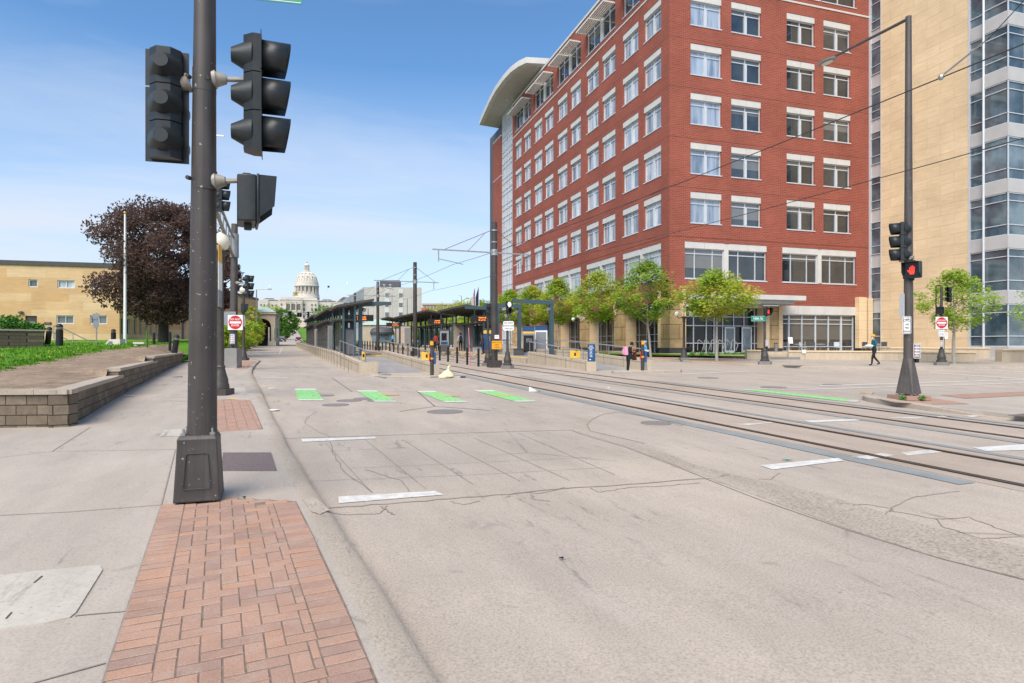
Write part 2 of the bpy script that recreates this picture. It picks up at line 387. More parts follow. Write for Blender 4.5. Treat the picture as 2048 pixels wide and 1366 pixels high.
def stuff(o): o['kind'] = 'stuff'; return o
def dup(o, loc=None, rz=None, label=None, parent=None):
    c = o.copy(); COL.objects.link(c)
    if loc is not None: c.location = loc
    if rz is not None: c.rotation_euler = (0, 0, rz)
    if label: c['label'] = label
    if parent: c.parent = parent
    for ch in list(o.children): dup(ch, parent=c)
    return c
FONT = {}
def text(name, s, size, material, parent, loc, rot, spacing=1.0, ext=.001, line=1.0, sx=1.0):
    cu = bpy.data.curves.new(name, 'FONT'); cu.body = s; cu.size = size; cu.align_x = 'CENTER'; cu.align_y = 'CENTER'; cu.space_character = spacing; cu.space_line = line; cu.extrude = ext; cu.offset = size*.012
    t = bpy.data.objects.new(name, cu); COL.objects.link(t); dg = bpy.context.evaluated_depsgraph_get(); dg.update()
    me = bpy.data.meshes.new_from_object(t.evaluated_get(dg)); bpy.data.objects.remove(t); bpy.data.curves.remove(cu)
    me.materials.clear(); me.materials.append(MATS[material]); me.name = name
    o = bpy.data.objects.new(name, me); COL.objects.link(o); o.parent = parent; o.location = loc; o.rotation_euler = rot; o.scale.x = sx
    return o
UP = (R(90), 0, 0)                        # lettering that stands up and faces -y
# ---------------------------------------------------------------- ground, road, pavements
ED = [-60, -20, 115, 180, 225, 260, 320, 400, 480, 530, 640, 1200, 3000, 7000]
m = M().m('terrain_green')
for a, b in zip(ED, ED[1:]):
    w0, w1 = max(160, abs(a)*1.7), max(160, abs(b)*1.7)
    m.poly([(*c2w(X, d), tz(d)-.06) for X, d in ((-w0, a), (w0, a), (w1, b), (-w1, b))])
structure(m.build('ground', smooth=0))
def sheet(pts, zo): return [(p[0], p[1], gz(p[0], p[1])+zo) for p in pts]
m = M().m('road_concrete')
m.poly(sheet([(-40, -25), (60, -25), (75, 20), (75, 70), (30, 112), (-40, 112)], 0))
structure(m.build('road', smooth=0))
m = M().m('road_concrete')               # the street climbing away to the hilltop
LR = [(111, 520, 590), (115, 524, 591), (145, 545, 597), (180, 553, 602), (225, 561, 606), (260, 566, 603), (320, 570.5, 599), (400, 574.5, 594), (480, 577, 590.5)]
for (a, l0, r0), (b, l1, r1) in zip(LR, LR[1:]):
    m.poly([Wg(l0, a, .004), Wg(r0, a, .004), Wg(r1, b, .004), Wg(l1, b, .004)])
structure(m.build('hill_road', smooth=0))
def gp(px, zo=0): return [G(a, b, zo) for a, b in px]
def ribbon(m, pts, w, zo, close=False):
    pts = [Vector((p[0], p[1], 0)) for p in pts]; L = []
    for i, p in enumerate(pts):
        a = pts[max(0, i-1)]; b = pts[min(len(pts)-1, i+1)]; d = (b-a).normalized(); n = Vector((-d.y, d.x, 0)); L.append((p-n*w/2, p+n*w/2))
    for (a, b), (c, d) in zip(L, L[1:]): m.poly(sheet([a, c, d, b][::-1], zo) if False else sheet([b, a, c, d], zo))
def kerb(m, pts, w=.17, h=.13, side=1, drop=None):   # pts run along the road-side face; the top lies on the pavement side
    pts = [Vector((p[0], p[1], 0)) for p in pts]; L = []
    for i, p in enumerate(pts):
        a = pts[max(0, i-1)]; b = pts[min(len(pts)-1, i+1)]; d = (b-a).normalized(); n = Vector((-d.y, d.x, 0))*side
        hh = h if drop is None else drop[i]
        z = gz(p.x, p.y); q = p+n*w; e = p+n*.035; z2 = gz(q.x, q.y)
        p = p-n*.025; L.append(((p.x, p.y, z-.02), (p.x, p.y, z+hh-.035), (e.x, e.y, z+hh), (q.x, q.y, z2+hh), (q.x, q.y, z2-.02)))
    n = len(pts); P = [c for r in L for c in r]; fs = []
    for i in range(n-1):
        for j in range(4):
            f = (i*5+j, (i+1)*5+j, (i+1)*5+j+1, i*5+j+1); fs.append(f if side < 0 else f[::-1])
    fs += [(0, 1, 2, 3, 4), tuple((n-1)*5+j for j in (4, 3, 2, 1, 0))]
    m.faces(P, fs)
KH = .13
near_kerb = gp([(1010, 1640), (844, 1366), (748, 1193), (685, 1094), (653, 1038), (618, 985), (593, 939), (572, 905), (558, 870), (545, 847), (530, 812), (519, 785), (508, 764), (502, 750), (504, 741), (511, 731), (520, 723)])
inner = gp([(905, 1640), (758, 1366), (692, 1207), (618, 1052), (592, 1004), (570, 965), (553, 939), (536, 891), (528, 859), (516, 828), (509, 806), (500, 775), (494, 744), (496, 737), (503, 729), (519, 721)], KH)
m = M().m('kerb_concrete')
kerb(m, near_kerb, .19, KH, 1)
kerb(m, [near_kerb[-1], G(506, 720.5), G(480, 719.5), G(440, 718.5), G(360, 716.5)], .15, KH, 1)
structure(m.build('kerb'))
m = M().m('walk_concrete')
far = [G(506, 720.3, KH), G(480, 719.2, KH), G(440, 718.2, KH), G(366, 716.2, KH)]
outl = [(-12, 2), (p0 := near_kerb[0])[:2]] if False else None
pts = [(-30, -6), (1.0, -6)]+[(p[0]-.10, p[1]) for p in near_kerb[1:]]+[(p[0], p[1]) for p in far]+[(-22, 44), (-30, 20)]
m.slab(sheet(pts, KH-.002), .2)
structure(m.build('pavement', smooth=0))
def inside_poly(x, y, P):
    c = False
    for (ax_, ay), (bx_, by) in zip(P, P[1:]+P[:1]):
        if (ay > y) != (by > y) and x < (bx_-ax_)*(y-ay)/(by-ay)+ax_: c = not c
    return c
def lay_bricks(px, zo, L=.30, rot=None, lift=.0, mt='brick_paver', herring=True, edge=None):
    P = gp(px, zo); a, b = (P[i] for i in (edge or (1, 2))); v = Vector((b.x-a.x, b.y-a.y, 0)).normalized(); u = Vector((v.y, -v.x, 0)); W_ = L/2; gap = .006; gv = .015; g = random.Random(4)
    Q = [((p-a).to_2d().dot(u.to_2d()), (p-a).to_2d().dot(v.to_2d())) for p in P]
    m = M().m('joint_sand'); m.poly(sheet(P, zo+lift)); m.m(mt)
    def brick(u0, v0, u1, v1):
        h = zo+lift+.004+g.uniform(-.001, .002); e = .0045; t1, t2 = g.uniform(-.0015, .0015), g.uniform(-.0015, .0015); T = []
        for dz, k in ((-.006, 0), (0, e)):
            for uu, vv in ((u0+k, v0+k), (u1-k, v0+k), (u1-k, v1-k), (u0+k, v1-k)):
                q = a+u*uu+v*vv; T.append((q.x, q.y, gz(q.x, q.y)+h+dz+(t1*(1 if uu > u0+k else -1)+t2*(1 if vv > v0+k else -1))))
        m.faces(T, [(4, 5, 6, 7), (0, 1, 5, 4), (1, 2, 6, 5), (2, 3, 7, 6), (3, 0, 4, 7)])
    us = [q[0] for q in Q]; vs2 = [q[1] for q in Q]
    def span(vv):
        xs_ = [uu/100 for uu in range(int(min(us)*100)-2, int(max(us)*100)+3, 1) if inside_poly(uu/100, vv, Q)]
        return (min(xs_), max(xs_)) if xs_ else None
    v0 = math.floor(min(vs2)/W_)
    for j in range(v0, int(max(vs2)/W_)+2):
        s_ = span(j*W_+W_/2)
        if not s_: continue
        lo, hi = s_
        if not herring:
            n_ = int((hi-lo)/W_)
            for i in range(n_+1):
                x0 = lo+i*W_; x1 = min(hi, x0+W_)
                if x1-x0 > .04: brick(x0+gap/2, j*W_+gv/2, x1-gap/2, (j+1)*W_-gv/2)
            continue
        for x0, x1 in ((lo, lo+L), (hi-L, hi)): brick(x0+gap/2, j*W_+gv/2, x1-gap/2, (j+1)*W_-gv/2)
        i0 = math.floor((lo+L)/W_)-1
        for i in range(i0, int((hi-L)/W_)+2):
            t_ = (i-j) % 4
            if t_ == 0: c0, c1, r0, r1 = i*W_, (i+2)*W_, j*W_, (j+1)*W_
            elif t_ == 3: c0, c1, r0, r1 = i*W_, (i+1)*W_, j*W_, (j+2)*W_
            else: continue
            s2 = span((r0+r1)/2)
            if not s2: continue
            c0, c1 = max(c0, s2[0]+L), min(c1, s2[1]-L)
            cm = (c0+c1)/2
            while r1-r0 > .02 and not inside_poly(cm, r1-.004, Q): r1 -= .01
            while r1-r0 > .02 and not inside_poly(cm, r0+.004, Q): r0 += .01
            if c1-c0 > .035 and r1-r0 > .025: brick(c0+gap/2, r0+gv/2, c1-gap/2, r1-gv/2)
    return m
m = lay_bricks([(120, 1660), (205, 1366), (322, 1012), (470, 997), (592, 1003), (617, 1052), (690, 1207), (756, 1366), (905, 1640)], KH, .225, lift=.003)
structure(m.build('brick_paving', smooth=0))
m = lay_bricks([(412, 863), (526, 858), (507, 812), (500, 800), (418, 801)], KH, .36, herring=False, lift=.003, mt='brick_paver_far', edge=(1, 2))
structure(m.build('brick_paving', smooth=0))
m = lay_bricks([(470, 738), (493, 738), (513, 722), (482, 722), (474, 730)], KH, .4, herring=False, lift=.003, mt='brick_paver_far')
structure(m.build('brick_paving', smooth=0))
m = M().m('cover_concrete')
m.poly(sheet(gp([(331, 859), (372, 858), (372, 872.5), (318, 872.5)], KH), KH+.003))
m.poly(sheet(gp([(452, 776), (490, 775), (494, 788), (460, 789)], KH), KH+.003))
structure(m.build('pavement_patch', smooth=0))
m = M().m('joint')                        # joints between pavement slabs
for a in ([(0, 915), (104, 903), (351, 899)], [(58, 905), (104, 903), (180, 855)], [(0, 1031), (140, 1024), (324, 1010)], [(0, 1385), (211, 1327)], [(150, 1232), (262, 1222)], [(351, 899), (322, 1012)], [(432, 862), (528, 858)], [(445, 997), (590, 1003)],
          [(205, 1366), (322, 1012)]):
    ribbon(m, gp(a, KH), .012, KH+.004)
structure(m.build('pavement_joint', smooth=0))
# far pavements
m = M().m('walk_concrete')
FK = [(26.9, 112), (26.9, 31), (27.15, 29.3), (27.9, 27.7), (29.1, 26.8)]+[tuple(G(a, b)[:2]) for a, b in ((1700, 738.5), (1793, 739.5), (1920, 738), (2048, 737), (2300, 735))]
m.slab(sheet(FK[::-1]+[(75, 112), (75, 22)][:0]+[(26.9, 112)][:0]+[(75, 112)][:0], KH-.002)[::-1] if False else sheet((FK+[(75, 22), (75, 112)])[::1], KH-.002), .2)
IK = [(60, -6), (15.6, -6), (15.5, 5)]+[tuple(G(a, b)[:2]) for a, b in ((1967, 833), (1865, 823), (1780, 811), (1738, 804), (1727, 800), (1730, 795.5), (1745, 792.5), (1839, 788.3), (2048, 782), (2300, 775))]
m.slab(sheet(IK, KH-.002), .2)
LK = [tuple(G(a, b)[:2]) for a, b in ((400, 712), (440, 710.5), (460, 707.5), (476, 704.5), (491, 701), (508, 695.5), (526, 687.5))]
m.poly(sheet(LK[::-1]+[(-40, 60), (-60, 108)], KH-.002)[::-1])
structure(m.build('far_pavement', smooth=0))
m = M().m('kerb_concrete')
kerb(m, FK[:-1], .16, KH+.002, 1, [KH]*5+[.13, .13, .1, .1][:len(FK)-6])
kerb(m, IK[2:-1], .2, .16, -1, [.02, .05, .15, .16, .16, .16, .16, .1, .06, .05][:len(IK)-3])
kerb(m, LK, .16, KH+.002, 1)
kerb(m, gp([(1228, 747.5), (1280, 746.5), (1330, 745.5), (1360, 745.2), (1363, 742)]), .3, .13, 1)
kerb(m, gp([(727, 740), (745, 752), (800, 756), (860, 756), (905, 753), (935, 748)]), .22, .07, 1, [.12, .03, .08, .1, .08, .01])
structure(m.build('far_kerb'))
m = M().m('brick_paver_far')
m.poly(sheet(gp([(1752, 795), (1790, 792.3), (1838, 790.5), (1905, 800), (1940, 806), (1850, 806.5), (1790, 803)], .16), KH+.006))
m.poly(sheet(gp([(1880, 789), (2048, 782), (2300, 775), (2300, 781), (2048, 790), (1930, 796)], .15), KH+.006))
m.poly(sheet([(27.2, 90), (27.2, 31.5), (28.9, 31.5), (28.9, 90)], KH+.003))
structure(m.build('far_brick_paving', smooth=0))
# ---------------------------------------------------------------- tram track: slab, rubber strips, rails
def lane(m, x0, x1, y0, y1, zo): m.poly(sheet([(x0, y0), (x1, y0), (x1, y1), (x0, y1)], zo))
m = M().m('track_concrete'); lane(m, 8.62, 10.68, -10, 31, .004); lane(m, 12.68, 14.72, -10, 31, .004); lane(m, 7.95, 15.4, 31, 111, .004)
structure(m.build('track_bed', smooth=0))
m = M().m('rubber_strip')
lane(m, 8.24, 8.55, 5.4, 30, .008); lane(m, 10.78, 10.98, -10, 27, .008); lane(m, 12.38, 12.56, -10, 24, .008); lane(m, 14.80, 14.98, -10, 22, .008)
structure(m.build('track_edge_strip', smooth=0))
m = M()
for x in (8.93, 10.37, 12.99, 14.42):
    s_ = 1 if x in (8.93, 12.99) else -1
    m.m('rail_steel'); lane(m, x-.04, x+.04, -10, 111, .016)
    m.m('rail_groove'); lane(m, min(x+.04*s_, x+.10*s_), max(x+.04*s_, x+.10*s_), -10, 111, .012); lane(m, min(x-.04*s_, x-.055*s_), max(x-.04*s_, x-.055*s_), -10, 111, .012)
structure(m.build('rail', smooth=0))
# ---------------------------------------------------------------- road paint, joints and cracks
m = M()
def pp(mt, px, zo=.008): m.m(mt).poly(sheet(gp(px), zo))
def z2(l): return [(480+a*.3418, 700+b*.3418) for a, b in l]
for q in ([(320, 228), (440, 228), (490, 297), (340, 297)], [(680, 238), (795, 238), (920, 305), (790, 305)], [(1030, 242), (1135, 240), (1335, 307), (1200, 307)], [(1365, 238), (1475, 235), (1740, 303), (1615, 305)]):
    a, b, c, d = [Vector(p) for p in z2(q)]
    L = lambda u, v, t: u.lerp(v, t)
    m.m('green_paint').poly(sheet(gp([L(a, d, .09), L(b, c, .09), L(b, c, .92), L(a, d, .92)]), .012))
    m.m('white_paint').poly(sheet(gp([a, b, L(b, c, .09), L(a, d, .09)]), .012)); m.poly(sheet(gp([L(a, d, .92), L(b, c, .92), c, d]), .012))
pp('green_paint', [(1484, 780), (1522, 780), (1705, 800), (1688, 803.3)], .012)
pp('white_paint', [(1462, 779.5), (1484, 780), (1515, 780), (1522, 779.6)], .012)
pp('worn_white', [(1688, 803.3), (1706, 800), (1722, 802), (1712, 805)], .012)
for q in ([(676.5, 994.6), (869.6, 983), (888, 990.5), (678, 1007.6)], [(602, 878.4), (750, 874.3), (752, 877.7), (604.8, 884.6)], [(1519.6, 931.6), (1675.6, 916.5), (1690, 922), (1545.6, 940)],
          [(1945, 896), (2048, 889), (2300, 874), (2300, 884), (2048, 901), (1973, 903)], [(1604.7, 841.8), (1713, 838.5), (1727.6, 841), (1623.6, 845.6)], [(1926, 832.3), (1962, 830.3), (1972, 832), (1944, 834.5)]): pp('white_paint', q)
for q in ([(1705, 914), (1765, 907), (1790, 911), (1738, 920)], [(1800, 905), (1876, 899), (1885, 905), (1815, 912)], [(1458, 849), (1520, 846), (1550, 843.5), (1545, 846), (1500, 851)], [(1870, 833), (1896, 832), (1905, 833.5), (1880, 835.5)], [(1770, 836), (1800, 834.5), (1858, 834), (1830, 838)],
          [(1700, 916), (1712, 913), (1722, 917), (1716, 919)], [(1640, 771), (2048, 758.6), (2048, 760), (1640, 773)], [(1500, 783), (1640, 777.6), (2048, 765.4), (2048, 766.8), (1640, 779.4)], [(1861, 745), (2048, 757), (2048, 758.6), (1861, 746.2)], [(1933, 737.6), (2048, 743.2), (2048, 744.6), (1938, 738.8)],
          [(1080, 750.2), (1260, 746.3), (1262, 747), (1080, 751.3)], [(988, 743.2), (1110, 742.6), (1110, 743.5), (988, 744.2)], [(902, 745.6), (1010, 750.6), (1010, 751.7), (902, 746.6)], [(1291, 740), (1344, 740), (1344, 741), (1291, 741.3)], [(1366, 747.2), (1500, 742.4), (1500, 743.3), (1366, 748.6)],
          [(513, 746), (559, 746), (560, 747.2), (513, 747.2)], [(520, 754.7), (576, 754.7), (578, 756), (520, 756)], [(562.4, 696.5), (564.4, 696.5), (560, 709), (557, 709)], [(512, 703.6), (540, 703.6), (540, 704.4), (512, 704.4)], [(1480, 778.6), (1640, 774.4), (1640, 775.6), (1480, 779.6)]): pp('worn_white', q)
for q in ([(760, 790.2), (800, 789.6), (800, 790.6), (760, 791.2)], [(872, 792.5), (920, 791.8), (920, 792.6), (872, 793.4)], [(986, 790.6), (1024, 789.8), (1024, 790.8), (986, 791.8)], [(1720, 785.5), (1770, 785), (1770, 786), (1720, 786.6)]): pp('yellow_paint', q, .016)
structure(m.build('road_marking', smooth=0))
m = M().m('joint')
rr = random.Random(3)
def crack(px, w=.02, jit=.0, n=1):
    p = gp(px); Q = [p[0]]
    for a, b in zip(p, p[1:]):
        for i in range(1, n+1):
            q = a.lerp(b, i/n)
            if i < n: q = q+Vector((rr.uniform(-jit, jit), rr.uniform(-jit, jit), 0))
            Q.append(q)
    ribbon(m, Q, w, .0045)
crack([(560, 877.5), (860, 868), (1145, 860)], .022)
crack([(640, 1018), (900, 998), (1180, 974), (1420, 957.5)], .03, .03, 10)
m.m('tar')
crack([(800, 823), (869.7, 813), (981, 821)], .04); crack([(869.7, 813), (832, 781)], .03); crack([(664, 756), (705, 784)], .03); crack([(699, 782.3), (832, 784.5)], .02)
m.m('joint')
for a in ([(651, 886), (743, 985)], [(729.5, 879), (852.6, 979)], [(804.7, 879), (948, 970)], [(876.5, 878), (1040.6, 963)], [(948, 876), (1139.7, 961.5)], [(1036, 866), (1230, 950)]): crack(a, .010)
for a in ([(616.7, 963), (924, 951), (1220, 935)], [(590, 905), (820, 896)], [(700, 937), (1180, 915)], [(1300, 790), (1380, 772)]): crack(a, .008)
for a in ([(660, 884), (664, 905), (690, 945), (745, 985)], [(632, 823), (612, 838), (611, 848), (640, 866), (665, 875)], [(730, 940), (800, 960), (818, 983)], [(640, 1022), (690, 1030), (760, 1027), (775, 1012)], [(760, 1012), (775, 1024), (790, 1030)], [(900, 1003), (925, 1010), (960, 1002)], [(1010, 995), (1040, 985), (1080, 987), (1130, 975)], [(1060, 990), (1072, 1000), (1100, 1003)], [(1180, 976), (1200, 985), (1260, 975), (1330, 972), (1400, 966)],
          [(1668, 1006), (1740, 1010), (1780, 1017), (1830, 994), (1920, 983)], [(1780, 1017), (1790, 1024), (1870, 1038), (1940, 1034), (1990, 1056), (2048, 1075)], [(1770, 1030), (1785, 1018)], [(1870, 1038), (1890, 1056), (1960, 1078), (2040, 1074)], [(1560, 946), (1540, 960), (1516, 958)], [(1420, 958), (1460, 950)]): crack(a, .014, .025, 5)
for a in ([(1412, 958), (1520, 1000), (1700, 1062), (1880, 1117), (2048, 1160), (2300, 1225)],): crack(a, .022)
for a in ([(1145, 861), (1160, 868), (1250, 894), (1350, 932), (1412, 957)], [(1290, 887), (1180, 862), (1174, 850), (1182, 840), (1205, 829), (1238, 824), (1290, 833), (1365, 852)]): crack(a, .03)
crack([(1100, 796), (1175, 803), (1225, 818)], .012); crack([(1225, 822), (1380, 852), (1620, 905)], .012)
structure(m.build('road_joint', smooth=0))
m = M().m('aggregate')
m.poly(sheet(gp([(1418, 957), (1470, 951), (1640, 987), (1850, 1050), (2048, 1096), (2300, 1150), (2300, 1225), (2048, 1158), (1880, 1116), (1700, 1060)]), .003))
m.poly(sheet(gp([(1182, 863), (1174, 850), (1182, 840), (1205, 829), (1238, 824), (1235, 821), (1195, 824), (1158, 836), (1146, 851), (1149, 862), (1250, 892), (1350, 930), (1418, 955), (1462, 949), (1390, 930), (1290, 888)]), .003))
m.poly(sheet(gp([(563, 945), (590, 944), (602, 955), (594, 963), (606, 985), (631, 1014), (622, 1020), (600, 1000)]), .01))
m.poly(sheet(gp([(604, 1020), (630, 1020), (660, 1046), (640, 1056), (622, 1050)]), .138))
structure(m.build('worn_concrete', smooth=0))
COV = [(890, 823.7, .45, 'round iron manhole cover in the near lane below the green bars'), (671, 810.2, .36, 'small round valve cover nearest below the leftmost green bars'), (698, 801.5, .36, 'small iron cover touching the left edge of the second green bar'), (731, 797.8, .36, 'small iron cover at the middle of the second green bar'), (762, 801.3, .4, 'small iron cover at the lower end of the second green bar'), (647, 791.4, .34, 'small iron cover beside the leftmost green bar'),
       (1312, 846.5, .33, 'oval looking iron cover beside the curved kerb scar near the tracks'), (1416, 756, .45, 'iron manhole cover behind the tracks near the pink backpack pedestrian'), (1547, 775, .45, 'iron manhole cover above the far green strip'), (1664, 769.5, .35, 'small iron cover on the white line left of the brown pole'), (1585, 735.5, .6, 'flat iron cover on the far pavement near the steps')]
for a, b, r, lb in COV:
    p = G(a, b); m = M().m('iron_cover'); zo = KH if b < 740 else 0
    m.lathe((0, 0, 0), [(r, -.01), (r, .012), (r-.03, .012), (r-.035, .006), (.01, .008)], 20)
    o = m.build('manhole_cover', None, (p.x, p.y, gz(p.x, p.y)+zo)); o.rotation_euler = (math.atan(SL*cs), -math.atan(SL*sn), 0); tag(o, lb, 'manhole cover', 'iron covers in the road')
for px, lb in (([(-130, 1165), (190, 1132), (200, 1133), (205, 1141), (152, 1226), (140, 1236), (89, 1248), (-300, 1300)], 'large pale concrete utility vault cover with rounded corners in the pavement'),):
    t = thing('vault_cover', lb, 'utility cover'); m = M().m('cover_concrete'); m.slab(sheet(gp(px, KH), KH+.008), .02); m.build('lid', t, smooth=0)
    for q in ([(66, 1168), (83, 1154), (86, 1155), (70, 1168)], [(10, 1240), (22, 1227), (25, 1228), (13, 1241)]):
        m = M().m('tar'); m.poly(sheet(gp(q, KH), KH+.011)); m.build('lift_slot', t, smooth=0)
m = M().m('plate_brown')
A, B, C, D = gp([(446, 906), (542, 906), (553, 942), (441, 942)], KH)
m.slab(sheet([D, C, B, A], KH+.01), .02)
for i in range(22):
    for j in range(9):
        p = A.lerp(B, (i+.5)/22).lerp(D.lerp(C, (i+.5)/22), (j+.5)/9); m.lathe((p.x, p.y, gz(p.x, p.y)+KH+.01), [(.012, 0), (.008, .006)], 6)
tag(m.build('grating', smooth=0), 'dark studded tactile grating set in the pavement by the kerb', 'tactile plate')
m = M().m('plate_brown'); m.slab(sheet(gp([(2016, 830.5), (2048, 833), (2120, 836), (2120, 826.5), (2048, 827.5)], KH), KH+.006), .012); tag(m.build('grating', smooth=0), 'dark tactile plate at the right edge beyond the tracks', 'tactile plate')
m = M().m('iron_cover'); m.slab(sheet(gp([(748, 752.5), (770, 747.5), (783, 749), (770, 757.5)]), .012), .03); tag(m.build('drain_grate', smooth=0), 'storm drain grate at the foot of the left platform ramp', 'drain')
# ---------------------------------------------------------------- the red brick office building
BX, BY = c2w((1339-1024)/F*53.0, 53.0); BR = math.atan2(398, 1250)-TH
bld = thing('brick_office_building', 'seven storey red brick office block on a pale stone base with white window heads', 'office building', (BX, BY, 0), BR)
ZT, ZS, ZB = 38.2, 5.58, 1.0
def facade(m, to, u0, u1, z0, z1, holes, dep):     # wall with openings; to(u, depth, z) -> point
    us = sorted({u0, u1, *[q for h in holes for q in h[:2]]}); zs = sorted({z0, z1, *[q for h in holes for q in h[2:4]]})
    def inside(u, z): return any(h[0] < u < h[1] and h[2] < z < h[3] for h in holes)
    for a, b in zip(us, us[1:]):
        run = None
        for c, d in list(zip(zs, zs[1:]))+[(None, None)]:
            solid = c is not None and not inside((a+b)/2, (c+d)/2)
            if solid: run = (run[0] if run else c, d)
            elif run:
                m.poly([to(a, 0, run[0]), to(b, 0, run[0]), to(b, 0, run[1]), to(a, 0, run[1])]); run = None
    for a, b, c, d in holes:
        for p, q in (((a, c), (b, c)), ((b, c), (b, d)), ((b, d), (a, d)), ((a, d), (a, c))):
            m.poly([to(p[0], 0, p[1]), to(p[0], dep, p[1]), to(q[0], dep, q[1]), to(q[0], 0, q[1])])
toR = lambda u, t, z: (u, t, z)                    # right face, outward -y
toL = lambda u, t, z: (t, u, z)                    # left face, outward -x
RC = [(2.06, 5.18), (6.19, 9.33), (12.13, 15.28), (16.29, 19.46)]
RW = [(1.49, 9.95), (11.64, 20.15)]
LC = [(1.36, 4.33), (5.34, 8.39), (9.98, 12.93), (13.83, 16.88), (18.44, 21.38), (22.37, 25.40), (26.91, 29.94), (30.91, 33.96), (35.44, 38.36), (39.48, 42.30)]
LW = [(LC[i][0], LC[i+1][1]) for i in range(0, 10, 2)]
ROWS = [15.18+4.25*i for i in range(5)]            # tops of the white heads
WH = 2.66
hR = [(a, b, t-WH, t) for a, b in RC for t in ROWS]+[(a, b, 7.72, 10.89) for a, b in RW]+[(a, b, 33.85, 36.6) for a, b in RW]
hL = [(a, b, t-WH, t) for a, b in LC for t in ROWS]+[(a, b, 7.72, 10.89) for a, b in LW]+[(a, b, 33.85, 36.6) for a, b in LW]
m = M().m('red_brick'); dep = .34
facade(m, toR, 0, 21.7, ZS, ZT, hR, dep); facade(m, toL, 0, 43.77, ZS, ZT, hL, dep)
m.poly([(0, 0, ZS+.0), (1.62, 0, ZS), (1.62, 43.77, ZS), (0, 43.77, ZS)])          # soffit of the arcade
m.poly([(0, 43.77, ZS), (3, 43.77, ZS), (3, 43.77, ZT), (0, 43.77, ZT)])
m.build('wall', bld, smooth=0)
m = M().m('red_brick').box(-.12, 6, 49.57, 54.2, 1, 35.6); m.m('white_panel').box(-.14, 6.02, 49.55, 54.22, 35.6, 35.75); m.box(-.125, 6, 49.56, 54.21, 29.2, 29.3); m.build('brick_pier', bld, smooth=0)
m = M().m('white_panel')
for z, h, o in ((33.15, .16, .05), (ZT, .28, .10)):
    m.box(-o, 21.7, -o, 0 if z < 38 else .35, z, z+h); m.box(-o, 0 if z < 38 else .35, (0 if z < 38 else .35), 43.9, z, z+h)
m.build('coping', bld, smooth=0)
m = M().m('slate_roof').poly([(0, 0, ZT-.05), (21.7, 0, ZT-.05), (21.7, 43.7, ZT-.05), (0, 43.7, ZT-.05)]); m.box(1, 21.7, 43.9, 60, 1, 38.5); m.build('roof', bld, smooth=0)
m = M().m('rail_groove')
for z in (14.75-4.25, 14.75, 19.0, 23.3, 27.5):
    z += .74
    m.box(-.004, 21.7, -.004, 0, z, z+.025); m.box(-.004, 0, 0, 43.77, z, z+.025)
m.build('expansion_joint', bld, smooth=0)
# windows: one mesh each for frame, pane and head, then copied
def window_set(w, h, head, div, trans, rev, glassname):
    f = M().m('frame_white'); t = .07; y0, y1 = rev-.06, rev+.05
    zt = h-head
    f.box(0, t, y0, y1, 0, zt).box(w-t, w, y0, y1, 0, zt).box(t, w-t, y0, y1, zt-t, zt).box(t, w-t, y0, y1, 0, t)
    for d in div[:-1] if div[-1] == 'post' else div:
        f.box(w*d-.035, w*d+.035, y0+.01, y1, t, zt-t)
    if div[-1] == 'post': f.box(w*div[0]-.09, w*div[0]+.16, y0-.05, y1+.001, t, zt*trans-.04)
    f.box(t, w-t, y0+.02, y1, zt*trans-.04, zt*trans+.04)
    f.box(-.03, w+.03, -.05, y0, -.09, 0)
    g = M().m(glassname).poly([(0, rev+.03, 0), (w, rev+.03, 0), (w, rev+.03, zt), (0, rev+.03, zt)])
    k = M().m('white_panel').box(.0, w/2-.012, .03, rev+.02, zt, h-.02).box(w/2+.012, w, .03, rev+.02, zt, h-.02)
    return f.mesh('window', 0), g.mesh('pane', 0), k.mesh('window_head', 0)
WINC = {}
def put_window(face, u0, u1, z0, z1, glassname, head=.55, div=(.5, 'post'), trans=.80, name='window'):
    w, h = round(u1-u0, 2), round(z1-z0, 2); key = (w, h, glassname, head, div, trans)
    if key not in WINC: WINC[key] = window_set(w, h, head, div, trans, .24, glassname)
    f, g, k = WINC[key]
    if face == 'R': o = link(name, f, bld, (u0, 0, z0))
    else: o = link(name, f, bld, (0, u1, z0), R(-90))
    link('pane', g, o)
    if head: link('window_head', k, o)
    return o
for i, (a, b) in enumerate(RC):
    for t in ROWS: put_window('R', a, b, t-WH, t, 'sky_reflect_glass' if i == 0 else 'window_glass')
for a, b in LC:
    for t in ROWS: put_window('L', a, b, t-WH, t, 'blind_sky_glass')
for a, b in RW+[(None,)*2]:
    if a is None: break
    mid = (a+b)/2
    for u0, u1, sh in ((a, mid-.23, .26), (mid+.23, b, .26)):
        put_window('R', u0, u1, 7.72, 10.89, 'window_glass', .56, (.27, .72), .83)
        put_window('R', u0, u1, 33.85, 36.6, 'window_glass', 0, (.5,), .8)
    M().m('white_panel').box(mid-.23, mid+.23, .06, .32, 7.72, 10.87).build('mullion_pier', bld, smooth=0); M().m('white_panel').box(mid-.2, mid+.2, .1, .32, 33.85, 36.6).build('mullion_pier', bld, smooth=0)
